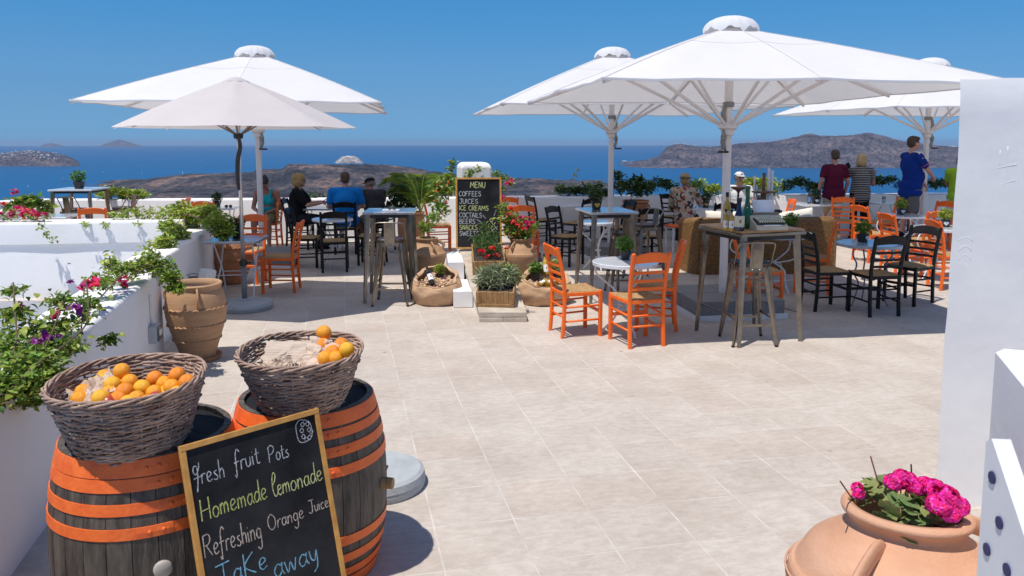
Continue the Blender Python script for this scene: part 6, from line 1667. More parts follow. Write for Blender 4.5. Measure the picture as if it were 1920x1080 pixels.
# climbing plant left of the menu board, growing from the left jar
pts = [(at(u, y), y, z, r, k) for u, y, z, r, k in [(800, 10.0, .80, .12, 1.2), (815, 10.2, .88, .13, 1), (822, 10.4, 1.05, .13, 1.1), (830, 10.5, 1.18, .14, 1.1), (838, 10.5, 1.28, .13, 1), (825, 10.5, 1.32, .12, .8), (843, 10.6, 1.42, .10, .7), (846, 10.7, 1.55, .06, .4), (848, 10.7, 1.62, .05, .3), (832, 10.3, 1.0, .12, .9)]]
t, o0 = foliage('climbing_rose', 'climbing shrub with small orange-red flowers between the left jar and the menu board', 'shrub', pts, .065, LEAF, 90)
for u, z in [(822, 1.35), (838, 1.1), (818, 1.12), (830, .95), (842, 1.35), (820, 1.25)]: bloom(t, o0, (at(u, 10.3), 10.3, z), .03, PETALR, 10)
mbr = MB(); P = [Vector(q[:3]) - o0 for q in pts[:8]]; mbr.tube(crm(P, 4), .006, 5); mbr.obj('branches', STEM, t)
foliage('hanging_vine', 'short vine hanging over the front of the white pillar', 'vine', [(at(885, 10.85), 10.85, 1.47, .07, 1), (at(898, 10.85), 10.85, 1.52, .06, .7), (at(878, 10.85), 10.85, 1.42, .05, .5)], .055, LEAF, 45)
t, o0 = foliage('bougainvillea_branch', 'branch with red flowers reaching out right of the white pillar', 'vine', [(at(u, 11.3), 11.3, z, .08, 1) for u, z in [(925, 1.45), (935, 1.42), (945, 1.38), (955, 1.32), (940, 1.2)]], .055, LEAF, 50)
for u, z in [(953, 1.30), (958, 1.33), (942, 1.10), (948, 1.02)]: bloom(t, o0, (at(u, 11.2), 11.2, z), .05, PETALM, 14)
pts = [(at(u, 9.95), 9.95, z, r, k) for u, z, r, k in [(960, .76, .15, 1.6), (985, .74, .14, 1.4), (950, .92, .14, 1.2), (968, .88, .13, 1), (1000, .82, .08, .5), (945, 1.05, .10, .6)]]
t, o0 = foliage('flowering_shrub', 'dark green shrub with magenta flowers in the right jar', 'shrub', pts, .06, LEAF, 130)
for u, z in [(952, .98), (962, .90), (970, .86), (985, .88), (990, .83), (975, .95), (998, .88), (956, 1.06), (980, .80)]: bloom(t, o0, (at(u, 9.8), 9.8, z), .045, random.choice([PETALM, PETALM, PETALR]), 14)
# planter contents
def local_plants(c, label, name, spec, m, size, asp, n, flowers=(), fm=PETALR, up=.5):
    pts = [(c[0] + a, c[1] + b, c[2] + z, r, k) for a, b, z, r, k in spec]
    t, o0 = foliage(name, label, 'plant', pts, size, m, n, asp=asp, up=up)
    for a, b, z, r in flowers:
        bloom(t, o0, (c[0] + a, c[1] + b, c[2] + z), r, fm, 20); mb = MB(); mb.tube([Vector((c[0] + a, c[1] + b, c[2] + z)) - o0, Vector((c[0] + a * .7, c[1] + b * .7, c[2] + .1)) - o0], .003, 4); mb.obj('stalk', STEM, t)
    return t
local_plants(cA, 'bushy silver-green curry plant filling the lower planter', 'silver_bush', [(0, 0, .24, .15, 3), (-.13, 0, .23, .11, 2), (.13, .02, .24, .11, 2), (.0, 0, .32, .11, 1.6), (.15, 0, .30, .08, .8), (-.12, -.02, .31, .08, .8)], LEAFS, .075, .12, 210)
local_plants(cA, 'fresh green plant with long shoots at the back of the lower planter', 'green_bush', [(.10, .06, .31, .11, 2), (.20, .05, .27, .09, 1), (.0, .1, .31, .10, 1.2)], LEAF, .07, .16, 120)
local_plants((cA[0], cA[1] + .25, cA[2] + .05), 'geranium with red flowers between the two planters', 'red_geranium', [(-.1, 0, .22, .12, 1), (.1, 0, .22, .12, 1)], LEAF, .06, .7, 60, [(-.17, 0, .46, .05), (-.05, .0, .50, .045), (-.02, 0, .42, .04), (.10, 0, .50, .04), (-.11, 0, .40, .035)])
local_plants(cB, 'herbs with feathery green leaves in the upper planter', 'herb_plants', [(-.02, -.1, .28, .15, 1.4), (.06, -.22, .24, .13, 1.2), (-.10, .1, .32, .13, 1), (.05, .1, .34, .12, 1), (-.05, .2, .45, .09, .5)], mat('leaf_rosemary', (.09, .17, .04), .5, island=.5, trans=.2), .065, .18, 170)
# basil pots
HEART = mat('heart_white', (.78, .78, .78), .6); HEARTY = mat('heart_yellow', (.60, .38, .06), .6)
def basil(x, y, z, label, s=1.0, heart=HEART, lit=LEAFB, hz=0.0):  # lit picks the leaf colour
    t = thing('basil_pot', label, 'plant pot', (x, y, z), random.uniform(-.3, .3) if not heart else R(hz), 'little pots of basil on the tables')
    mb = MB(); mb.bar([(0, 0, 0), (0, 0, .085 * s)], .10 * s, .10 * s, up=(1, 0, 0), ch=.012, scl=[.72, 1.0]); mb.obj('pot', mat('black_pot', (.018, .018, .02), .5), t)
    if heart:
        mb = MB(); P = []
        for i in range(28):
            q = 2 * math.pi * i / 28; P.append((.0019 * s * 16 * math.sin(q) ** 3 * .9, .0019 * s * (13 * math.cos(q) - 5 * math.cos(2 * q) - 2 * math.cos(3 * q) - math.cos(4 * q)) * .9))
        V = [(p[0], -.0455 * s - (.0 if 1 else 0), .046 * s + p[1]) for p in P] + [(p[0], -.055 * s, .046 * s + p[1]) for p in P]
        n = 28; mb.add(V, [tuple(range(n)), tuple(range(2 * n - 1, n - 1, -1))] + [(i, i + n, (i + 1) % n + n, (i + 1) % n) for i in range(n)]); mb.obj('heart', heart, t)
    mb = MB(); leaves(mb, cloud((0, 0, .15 * s), (.085 * s, .085 * s, .075 * s), 420, .45), .028 * s, asp=.75, up=.8); stuff(mb.obj('foliage', lit, t))
    mb = MB()
    for k in range(5): a = k * 1.3; mb.tube([(0, 0, .07 * s), (.04 * s * math.cos(a), .04 * s * math.sin(a), .14 * s)], .003, 4)
    mb.obj('stems', STEM, t)
basil(at(1172, 7.66), 7.66, .73, 'basil pot on the sunny white round table among orange chairs', 1.05, None)
basil(at(1616, 9.02), 9.02, .73, 'basil pot on the small blue round table', 1.15, HEART, hz=35)
basil(at(1688, 12.5), 12.5, .73, 'lit basil pot with white heart on the sunlit white table', 1.15, HEART, LEAFY, hz=5)
basil(at(1772, 10.65), 10.65, .73, 'basil pot with white heart right beside the tall white wall', 1.15, HEART, LEAFY, hz=-25)
basil(at(1481, 9.95), 9.95, .73, 'basil plant on the pale blue round table right of the typewriter', 1.15, None)
basil(at(1117, 9.45), 9.45, 1.08, 'basil pot with yellow heart on the tall blue-topped table', 1.2, HEARTY, LEAFD, hz=5)
basil(at(445, 9.4), 9.42, .73, 'dark basil pot on the square zinc table behind the parasol pole', 1.2, None, LEAFD)
basil(at(408, 14.0), 14.0, .73, 'basil pot on the small table by the left parapet', 1.15, None, LEAFD)
basil(at(152, 13.65), 13.65, 1.08, 'basil pot on the tall table far left against the sea', 1.45, None)
basil(at(1322, 13.9), 13.9, .73, 'basil pot with yellow heart before the woman in the straw hat', 1.2, HEARTY, LEAFD, hz=0)
basil(at(1528, 14.75), 14.75, .73, 'basil pot with white heart on the white table behind the sofa', 1.25, HEART, LEAFD, hz=5)
basil(at(626, 13.85), 13.85, .73, 'basil pot on the table between the blonde woman and the man in blue', 1.3, None, LEAFY)
basil(s1x + .03, s1y + .03, .27, 'basil seedling standing among the corks of the left sack', .85, None, LEAFY)
basil(s2x - .10, s2y - .02, .27, 'basil seedling in a black pot among the corks of the right sack', 1.0, None, LEAFB)
basil(s2x + .12, s2y + .06, .30, 'pale leafy seedling at the back of the right sack', .9, None, LEAFY)
# geraniums of the front jar
gx, gy = pj[0], pj[1] + .012; GZ = .757
t = thing('geranium', 'pink flowering geranium growing in the large pale clay jar in front', 'geranium', (gx, gy, GZ)); o0 = Vector(t.location)
mb = MB(); V = [(0, 0, .0)]; F = []; n = 40
for ring, (rr, zz_) in enumerate(((.35, .05), (.7, .12), (1.0, .10))):
    for i in range(n):
        a = -2.85 + 5.7 * i / (n - 1); lob = 1 + (.10 * abs(math.cos(a * 3.5)) + .03 * math.cos(a * 17)) * rr
        V.append((rr * lob * math.sin(a), rr * lob * math.cos(a), zz_ + .05 * math.cos(a * 7) * rr))
for i in range(n - 1):
    F.append((0, 1 + i, 2 + i))
    for k in range(2): F.append((1 + k * n + i, 1 + (k + 1) * n + i, 2 + (k + 1) * n + i, 2 + k * n + i))
mb.add(V, F); gl = [mb.mesh('leaf', True) for _ in range(2)]; gl[0].materials.append(LEAFG); gl[1].materials.append(mat('leaf_geranium_yellow', (.27, .30, .09), .6, var=.35, vscale=14, trans=.25))
random.seed(5)
for k in range(54):
    a = random.uniform(0, 6.28); r = .140 * math.sqrt(random.random()); px_, py_ = r * math.cos(a), r * math.sin(a)
    o = bpy.data.objects.new('leaf', gl[0 if random.random() < .72 else 1]); scn.collection.objects.link(o); o.parent = t
    o.location = (px_, py_, .035 + random.uniform(-.02, .035) - .10 * (r / .165) ** 4 * .3); s = random.uniform(.022, .036); o.scale = (s, s, s)
    o.rotation_euler = (random.uniform(-.7, .7) + py_ * -2, random.uniform(-.7, .7) + px_ * 2, random.uniform(0, 6.28))
def head(px_, py_, z, r, n, m_=PETALP):
    mb = MB()
    for i in range(n):
        d = Vector((random.gauss(0, 1), random.gauss(0, 1), random.gauss(.2, .8))).normalized(); c = Vector((px_, py_, z)) + Vector((d.x * r, d.y * r, d.z * r * .72))
        u_ = d.orthogonal().normalized(); w_ = d.cross(u_)
        for p in range(5):
            a = p * 1.2566 + i; dr = u_ * math.cos(a) + w_ * math.sin(a); sd = d.cross(dr); L = .016
            mb.add([tuple(c), tuple(c + dr * L * .6 + sd * L * .42 + d * .003), tuple(c + dr * L + d * .001), tuple(c + dr * L * .6 - sd * L * .42 + d * .003)], [(0, 1, 2, 3)])
    mb.obj('flower_head', m_, t)
    mb = MB(); mb.tube([(px_, py_, z), (px_ * .8, py_ * .8, .02)], .0022, 5); mb.obj('stalk', STEM, t)
def GP(u, v, z): x_, y_ = G(u, v - 4, GZ + z); return x_ - gx, y_ - gy
for (u, v, z, r, n) in [(1770, 935, .105, .040, 64), (1792, 952, .085, .034, 46), (1752, 920, .10, .030, 40), (1780, 965, .075, .028, 34), (1700, 905, .10, .030, 44), (1676, 908, .095, .026, 30), (1716, 918, .09, .024, 28), (1760, 950, .10, .032, 40), (1690, 898, .11, .022, 26), (1735, 912, .10, .022, 24), (1607, 918, .06, .012, 9), (1610, 930, .05, .012, 8)]:
    a_, b_3 = GP(u, v, z); head(a_, b_3, z, r, n)
for (u0, v0, u1, v1) in [(1655, 925, 1632, 865), (1600, 930, 1575, 912), (1712, 925, 1708, 880)]:
    a = GP(u0, v0, .04); b_4 = GP(u1, v1, .13); mb = MB(); mb.tube([(a[0], a[1], .02), (b_4[0], b_4[1], .14)], .0025, 5); mb.obj('dry_stalk', mat('stalk_red', (.18, .07, .04), .6), t)
random.seed(77)
# ================================================================== SOFAS
WV = bpy.data.materials.new('rattan_weave'); WV.use_nodes = True; t_ = WV.node_tree; b_ = t_.nodes['Principled BSDF']; tc = _n(t_, 'ShaderNodeTexCoord')
w1 = _n(t_, 'ShaderNodeTexWave'); w1.wave_type = 'BANDS'; w1.bands_direction = 'Z'; w1.inputs['Scale'].default_value = 17; w1.inputs['Distortion'].default_value = 4; w1.inputs['Detail'].default_value = 3; w1.inputs['Detail Scale'].default_value = 5
w2 = _n(t_, 'ShaderNodeTexNoise'); w2.inputs['Scale'].default_value = 45; w2.inputs['Detail'].default_value = 6
t_.links.new(tc.outputs['Object'], w1.inputs['Vector']); t_.links.new(tc.outputs['Object'], w2.inputs['Vector'])
ml = _n(t_, 'ShaderNodeMath', operation='MULTIPLY'); t_.links.new(w1.outputs[1], ml.inputs[0]); t_.links.new(w2.outputs[0], ml.inputs[1])
cr_ = _n(t_, 'ShaderNodeValToRGB'); cr_.color_ramp.elements[0].position = .08; cr_.color_ramp.elements[0].color = (.055, .022, .006, 1); cr_.color_ramp.elements[1].position = .5; cr_.color_ramp.elements[1].color = (.40, .20, .048, 1)
t_.links.new(ml.outputs[0], cr_.inputs[0]); t_.links.new(cr_.outputs[0], b_.inputs['Base Color']); b_.inputs['Roughness'].default_value = .6
bb_ = _n(t_, 'ShaderNodeBump'); bb_.inputs['Strength'].default_value = .8; bb_.inputs['Distance'].default_value = .01; t_.links.new(ml.outputs[0], bb_.inputs['Height']); t_.links.new(bb_.outputs[0], b_.inputs['Normal'])
def sofa():
    x, y = at(1313, 10.98), 10.98
    t = thing('rattan_sofa', 'curved woven rattan sofa seen from behind, with rounded back and arms', 'sofa', (x, y, 0), R(4))
    global RATTAN
    RATTAN = WV
    # back as one rounded wall of woven bands, arms running away from us
    def shell(P, th, h, name, cap=.09):
        mb = MB(); pts = crm(P, 8); n = len(pts); prof = []
        for z in np.linspace(0, h - cap, 22): prof.append((0, z + 0, 1))
        out = [(0 + .0035 * (i % 2), z) for i, z in enumerate(np.linspace(0.0, h - cap, 40))]
        arc = [(th / 2 - th / 2 * math.cos(q), h - cap + cap * math.sin(q)) for q in np.linspace(0, math.pi, 14)]
        inn = [(th, h - cap), (th, .0)]
        pr = out + arc + inn; V = []; F = []
        for i, p in enumerate(pts):
            d = (pts[min(i + 1, n - 1)] - pts[max(i - 1, 0)]).normalized(); s = Vector((-d.y, d.x, 0))
            for (o_, z) in pr: V.append((p.x + s.x * o_, p.y + s.y * o_, z + p.z))
        k = len(pr)
        for i in range(n - 1):
            for j in range(k): F.append((i * k + j, (i + 1) * k + j, (i + 1) * k + (j + 1) % k, i * k + (j + 1) % k))
        F.append(tuple(range(k - 1, -1, -1))); F.append(tuple((n - 1) * k + j for j in range(k)))
        mb.add(V, F); o = mb.obj(name, RATTAN, t); bm_recalc(o); autosmooth(o, 25)
    shell([(-.02, .02, 0), (.5, -.02, -.01), (1.0, -.05, -.02), (1.5, -.02, 0), (2.0, .03, .0)], .17, .82, 'backrest')
    shell([(-.14, .62, -.06), (-.13, .35, -.03), (-.10, .12, -.0), (-.03, .0, 0)], .17, .82, 'arm')
    shell([(2.02, .02, 0), (2.10, .2, -.02), (2.10, .75, -.06)], .17, .80, 'arm')
    mb = MB(); mb.box((1.0, .48, .20), (1.9, .66, .36), ch=.02); mb.obj('seat_base', RATTAN, t)
    return x, y, t
sx_, sy_, st_ = sofa()
CUSH = mat('cream_canvas', (.74, .68, .58), .9, var=.03, vscale=6, bump=.25, bscale=12)
def cushion(x, y, z, w_, h_, th, rot, label):
    N = 14; V = []; F = []
    for s in (-1, 1):
        for i in range(N + 1):
            for j in range(N + 1):
                a = i / N * 2 - 1; b = j / N * 2 - 1
                k = max(0, (1 - a ** 4) * (1 - b ** 4)) ** .5; pin = 1 - .07 * (1 - abs(a)) * abs(b) ** 2; pin2 = 1 - .07 * (1 - abs(b)) * abs(a) ** 2
                V.append((a * w_ / 2 * pin2, s * th / 2 * k + .006 * mnoise.noise(Vector((a * 3, b * 3, s))), b * h_ / 2 * pin))
    q = (N + 1) ** 2
    for s in (0, 1):
        for i in range(N):
            for j in range(N):
                f = (s * q + i * (N + 1) + j, s * q + (i + 1) * (N + 1) + j, s * q + (i + 1) * (N + 1) + j + 1, s * q + i * (N + 1) + j + 1)
                F.append(f if s == 0 else f[::-1])
    mb = MB(); mb.add(V, F); o = mb.obj('cushion', CUSH, smooth=True); bmw = bmesh.new(); bmw.from_mesh(o.data); bmesh.ops.remove_doubles(bmw, verts=bmw.verts, dist=.0008); bmesh.ops.recalc_face_normals(bmw, faces=bmw.faces); bmw.to_mesh(o.data); bmw.free()
    o.location = (x, y, z); o.rotation_euler = rot; tag(o, label, 'cushion', 'cream cushions on the rattan sofa')
cushion(sx_ + .38, sy_ + .26, .72, .50, .36, .16, (-.2, .03, .06), 'cream cushion at the left end of the sofa, behind the umbrella pole')
cushion(sx_ + .85, sy_ + .27, .70, .52, .34, .16, (-.2, -.03, .08), 'cream cushion in the middle of the sofa, behind bottles and typewriter')
cushion(sx_ + 1.45, sy_ + .30, .74, .62, .34, .16, (-.25, -.13, .1), 'long cream cushion at the right end of the sofa with one raised corner')

# ================================================================== PEOPLE
def skinmat(n, c): return mat(n, c, .55, var=.07, vscale=14, spec=.35)
SK1 = skinmat('skin_fair', (.50, .27, .19)); SK2 = skinmat('skin_tan', (.36, .17, .11)); SK3 = skinmat('skin_rosy', (.50, .25, .19))
def cloth(n, c, **k): return mat(n, c, .88, var=k.pop('var', .05), vscale=7, bump=.35, bscale=14, spec=.12, **k)
def fused(mb, name, m, parent, vox=.011, it=3, seed=None, amp=0):
    """one continuous surface from overlapping forms"""
    me = mb.mesh(name); o = bpy.data.objects.new(name, me); scn.collection.objects.link(o)
    r = o.modifiers.new('r', 'REMESH'); r.mode = 'VOXEL'; r.voxel_size = vox; r.use_smooth_shade = True
    s = o.modifiers.new('s', 'SMOOTH'); s.factor = .6; s.iterations = it
    dg = bpy.context.evaluated_depsgraph_get(); e = o.evaluated_get(dg)
    nm = bpy.data.meshes.new_from_object(e); bpy.data.objects.remove(o); bpy.data.meshes.remove(me)
    nm.name = name; nm.materials.clear(); nm.materials.append(m)
    if amp:
        n = len(nm.vertices); co = np.empty(n * 3, 'f'); nm.vertices.foreach_get('co', co); co = co.reshape(-1, 3)
        no = np.empty(n * 3, 'f'); nm.vertices.foreach_get('normal', no); no = no.reshape(-1, 3)
        d = np.array([mnoise.noise(Vector((float(c[0]) * seed[0], float(c[1]) * seed[0], float(c[2]) * seed[1]))) for c in co])
        co += no * (d * amp)[:, None]; nm.vertices.foreach_set('co', co.ravel())
    nm.polygons.foreach_set('use_smooth', [True] * len(nm.polygons))
    return link(name, nm, parent)
def hand(mb, w_, e, side, curl=.5):
    """palm, four fingers, thumb, carrying on the forearm's line"""
    w_, e = Vector(w_), Vector(e); d = (w_ - e).normalized(); up = Vector((0, 0, 1))
    s = d.cross(up); s = s.normalized() if s.length > .1 else Vector((side, 0, 0)); n = s.cross(d)
    p = w_ + d * .045
    for k in (-1.2, -.4, .4, 1.2): mb.capsule(w_ + s * k * .012, p + s * k * .020 + d * .012, .017, .014, 8)
    for k, L in ((-1.5, .055), (-.5, .068), (.5, .072), (1.5, .062)):
        b0_ = p + s * k * .0155 + d * .015; b1_ = b0_ + (d * math.cos(curl) - n * math.sin(curl)) * L * .5; b2_ = b1_ + (d * math.cos(curl * 2) - n * math.sin(curl * 2)) * L * .5
        mb.capsule(b0_, b1_, .010, .0092, 8); mb.capsule(b1_, b2_, .0092, .0078, 8)
    t0 = w_ + d * .02 - s * side * .022; mb.capsule(t0, t0 + (d * .6 - s * side * .7 - n * .3).normalized() * .035, .0125, .011, 8)
    t1 = t0 + (d * .6 - s * side * .7 - n * .3).normalized() * .035; mb.capsule(t1, t1 + (d - n * .5 - s * side * .15).normalized() * .03, .011, .009, 8)
def person(label, loc, face, J, skin, top=None, bottom=None, hair=None, feet=None, hat=None, extra=None, build=1.0, sleeve=.6, tank=False, shorts=True, female=False):
    """J: joints in local space, the body faces +y"""
    t = thing('person', label, 'person', loc, R(face - 90)); V = {k: Vector(v) for k, v in J.items() if isinstance(v, tuple)}; b = build
    pel, ch, nk, hd = V['pelvis'], V['chest'], V['neck'], V['head']; yaw = J.get('hyaw', 0); 
    HR = Matrix.Rotation(R(yaw if isinstance(yaw, (int, float)) else 0), 3, 'Z') @ Matrix.Rotation(R(J.get('hpitch', 0)), 3, 'X')
    def H_(x, y, z): return hd + HR @ Vector((x, y, z))
    mb = MB()
    belly = pel.lerp(ch, .45)
    if 'belly' in V: belly = V['belly']
    def torso(m_, g):
        sp = (V['shR'] - V['shL']).length / 2 
        m_.ball(tuple(pel), (.165 * b + g, .125 * b + g, .12 + g), 16, 10)
        m_.ball(tuple(belly + Vector((0, .01, 0))), (.150 * b + g, .115 * b + g + (.02 if b > 1.05 else 0), .15 + g), 16, 10)
        m_.ball(tuple(ch), (sp * .93 + g, .115 * b + g, .17 + g), 16, 10)
        for q_ in (.3, .5, .7, .85):
            c_ = pel.lerp(belly, q_ * 2) if q_ < .5 else belly.lerp(ch, q_ * 2 - 1)
            w_ = (.158 * b) * (1 - q_) + (sp * .90) * q_; m_.ball(tuple(c_ + Vector((0, .008, 0))), (w_ + g, .116 * b + g, .12 + g), 16, 10)
        if g: m_.ball(tuple(pel), (.172 * b + g, .132 * b + g, .12 + g), 16, 10)
        m_.capsule(V['shL'] + (V['shR'] - V['shL']) * .08, V['shR'] - (V['shR'] - V['shL']) * .08, .062 + g, .062 + g, 12)
        if female:
            fw = (Vector((0, 1, 0)));
            for s in (-1, 1): m_.ball(tuple(ch + Vector((s * .075, .085, -.04))), (.065 + g, .055 + g, .06 + g), 12, 8)
    torso(mb, 0); mb.capsule(ch + (nk - ch) * .5, nk, .075, .052, 12); mb.capsule(nk, hd - Vector((0, 0, .04)), .050, .048, 12)
    # head: cranium, face, jaw, nose, ears
    def HB(c, r, n=14, m__=10):
        k = len(mb.v); mb.ball((0, 0, 0), r, n, m__)
        for i in range(k, len(mb.v)): mb.v[i] = tuple(H_(*(Vector(mb.v[i]) + Vector(c))))
    HB((0, -.012, .022), (.073, .092, .088)); HB((0, .02, -.02), (.062, .070, .085)); HB((0, .045, -.072), (.042, .040, .032)); HB((0, .092, -.018), (.011, .018, .014)); HB((0, .085, .0), (.008, .012, .025))
    for s in (-1, 1): HB((s * .074, -.005, -.008), (.008, .020, .030)); HB((s * .034, .062, -.025), (.022, .018, .02))
    for s in ('L', 'R'):
        sh, el, wr = V['sh' + s], V['el' + s], V['wr' + s]
        mb.capsule(sh, el, .050 * b ** .5, .038, 12); mb.capsule(el, wr, .040, .026, 12); hand(mb, wr, el, -1 if s == 'L' else 1, J.get('curl', .5))
        hp, kn, an = V['hip' + s], V['kn' + s], V['an' + s]
        mb.capsule(hp, kn, .085 * b ** .6, .056, 14); mb.capsule(kn, kn.lerp(an, .35) - Vector((0, .012, 0)), .054, .054, 12); mb.capsule(kn.lerp(an, .35) - Vector((0, .012, 0)), an, .054, .034, 12)
        toe = an + Vector((0, .14, -.045)) if 'toe' + s not in V else V['toe' + s]; mb.capsule(an - Vector((0, .02, .035)), toe, .036, .026, 10)
    fused(mb, 'body', skin, t, .0095, 2)
    # face marks
    dk = mat('eye_dark', (.02, .015, .012), .3); lip = mat('lip', (.42, .13, .10), .5)
    for s in (-1, 1):
        m2 = MB(); k = len(m2.v); m2.ball((0, 0, 0), (.011, .006, .007), 8, 6); m2.v = [tuple(H_(*(Vector(v_) + Vector((s * .030, .080, .008))))) for v_ in m2.v]; m2.obj('eye', dk, t, smooth=True)
    m2 = MB(); m2.ball((0, 0, 0), (.022, .006, .006), 10, 6); m2.v = [tuple(H_(*(Vector(v_) + Vector((0, .086, -.052))))) for v_ in m2.v]; m2.obj('mouth', lip, t, smooth=True)
    if top:
        m2 = MB(); torso(m2, .014)
        if tank:
            m2 = MB(); sp = (V['shR'] - V['shL']).length / 2
            m2.ball(tuple(pel + Vector((0, 0, .05))), (.178 * b, .138 * b, .12), 16, 10); m2.ball(tuple(belly), (.163 * b, .13 * b, .15), 16, 10); m2.ball(tuple(ch - Vector((0, 0, .01))), (sp * .88, .135 * b, .145), 16, 10)
            for s in (-1, 1): m2.ball(tuple(ch + Vector((s * .075, .085, -.04))), (.078, .068, .072), 12, 8); m2.capsule(ch + Vector((s * .09, .09, .04)), V['neck'] + Vector((s * .105, .045, -.035)), .032, .028, 8); m2.capsule(ch + Vector((s * .09, -.10, .05)), V['neck'] + Vector((s * .10, -.03, -.01)), .028, .024, 8); m2.capsule(V['neck'] + Vector((s * .105, .045, -.035)), V['neck'] + Vector((s * .10, -.03, -.01)), .026, .024, 8)
        else:
            m2.capsule(ch + (nk - ch) * .4, ch + (nk - ch) * .80, .088, .066, 12)
            for s in ('L', 'R'):
                sh, el = V['sh' + s], V['el' + s]; m2.capsule(sh, sh.lerp(el, sleeve), .066 * b ** .5, .060 * b ** .5, 12)
                if sleeve >= 1: m2.capsule(el, el.lerp(V['wr' + s], sleeve - 1 + .01), .055, .05, 12)
            hem = J.get('hem', .10); m2.ball(tuple(pel - Vector((0, 0, hem - .05))), (.185 * b, .150 * b, .115), 16, 10)
        fused(m2, J.get('topname', 'shirt'), top, t, .0105, 3, (9, 7), .010)
    if bottom:
        m2 = MB(); m2.ball(tuple(pel), (.170 * b + .004, .128 * b + .004, .12), 16, 10)
        for s in ('L', 'R'):
            hp, kn, an = V['hip' + s], V['kn' + s], V['an' + s]; q = .82 if shorts is True else (shorts if shorts else 1)
            m2.capsule(hp, hp.lerp(kn, q), .102 * b ** .6, .085 if shorts else .066, 14)
            if not shorts: m2.capsule(kn, kn.lerp(an, .95), .068, .058, 12)
        fused(m2, 'shorts' if shorts else 'trousers', bottom, t, .0115, 3, (11, 6), .012)
    if hair:
        kind, hm = hair; m2 = MB()
        def HH(c, r):
            k = len(m2.v); m2.ball((0, 0, 0), r, 16, 11)
            for i in range(k, len(m2.v)): m2.v[i] = tuple(H_(*(Vector(m2.v[i]) + Vector(c))))
        if kind == 'short': HH((0, -.022, .038), (.080, .094, .084)); HH((0, -.045, -.01), (.076, .072, .07))
        if kind == 'mop': HH((0, -.018, .042), (.086, .100, .086)); HH((0, -.045, -.0), (.082, .076, .075)); HH((0, .05, .072), (.066, .05, .034))
        if kind == 'bob': HH((0, -.02, .035), (.094, .108, .092)); HH((0, -.05, -.03), (.096, .085, .095)); HH((-.07, -.01, -.04), (.034, .06, .085)); HH((.07, -.01, -.04), (.034, .06, .085))
        if kind == 'curly': HH((0, -.025, .04), (.104, .115, .100)); HH((0, -.055, -.03), (.098, .085, .10)); HH((-.08, -.01, -.02), (.04, .06, .08)); HH((.08, -.01, -.02), (.04, .06, .08))
        if kind == 'tied': HH((0, -.02, .034), (.079, .096, .084)); HH((0, -.11, .06), (.035, .035, .035))
        if kind == 'nape': HH((0, -.045, -.01), (.078, .068, .06))
        fused(m2, 'hair', hm, t, .0085, 1, (55 if kind == 'curly' else 40, 22 if kind in ('bob',) else 45), .022 if kind == 'curly' else .009)
    if hat: hat(t, H_)
    if feet:
        for s in ('L', 'R'):
            an = V['an' + s]; m2 = MB(); toe = an + Vector((0, .15, -.05)) if 'toe' + s not in V else V['toe' + s]
            m2.capsule(an - Vector((0, .035, .04)), toe, .046, .036, 12); m2.capsule(an - Vector((0, .03, .03)), an + Vector((0, -.01, .01)), .042, .04, 10)
            fused(m2, 'shoe', feet, t, .009, 2)
    if extra: extra(t, V, H_)
    return t
STAND = dict(pelvis=(0, 0, .93), chest=(0, -.01, 1.27), neck=(0, -.01, 1.46), head=(0, .02, 1.62), shL=(-.185, -.01, 1.40), shR=(.185, -.01, 1.40), elL=(-.25, -.03, 1.12), elR=(.25, -.03, 1.12), wrL=(-.24, .06, .88), wrR=(.24, .06, .88),
             hipL=(-.09, 0, .90), hipR=(.09, 0, .90), knL=(-.10, .02, .49), knR=(.10, .02, .49), anL=(-.11, -.02, .085), anR=(.11, -.02, .085))
SIT = dict(pelvis=(0, 0, .58), chest=(0, .02, .90), neck=(0, .05, 1.08), head=(0, .09, 1.23), shL=(-.185, .03, 1.03), shR=(.185, .03, 1.03), elL=(-.24, .12, .78), elR=(.24, .12, .78), wrL=(-.12, .33, .76), wrR=(.12, .33, .76),
           hipL=(-.09, .03, .55), hipR=(.09, .03, .55), knL=(-.13, .44, .53), knR=(.13, .44, .53), anL=(-.13, .42, .10), anR=(.13, .42, .10))
def J(base, **k): d = dict(base); d.update(k); return d
def phone(t, V, at_, rot=(0, 0, 0)):
    m2 = MB(); m2.box((0, 0, 0), (.075, .010, .15), ch=.003); o = m2.obj('phone', mat('phone_black', (.015, .015, .018), .25)); o.location = t.matrix_world_calc @ Vector(at_) if hasattr(t, 'matrix_world_calc') else Vector(t.location) + Matrix.Rotation(t.rotation_euler.z, 3, 'Z') @ Vector(at_)
    o.rotation_euler = (rot[0], rot[1], t.rotation_euler.z + rot[2]); return o
# standing man in maroon
MAROON = cloth('maroon_cloth', (.105, .012, .035)); KHAKI = cloth('khaki_cloth', (.47, .36, .235))
def loc(u, y, z=0): return (at(u, y), y, z)
person('man in a maroon polo shirt and khaki shorts standing with his back to us', loc(1561, 15.0), 92,
       J(STAND, elL=(-.27, -.03, 1.13), elR=(.27, -.02, 1.13), wrL=(-.25, .09, .90), wrR=(.26, .09, .90), head=(0, .02, 1.635), topname='polo_shirt', hem=.12), SK3, MAROON, KHAKI, ('short', mat('hair_brown', (.07, .045, .028), .7, var=.3, vscale=50)), WHITEP, build=1.16, sleeve=.55)
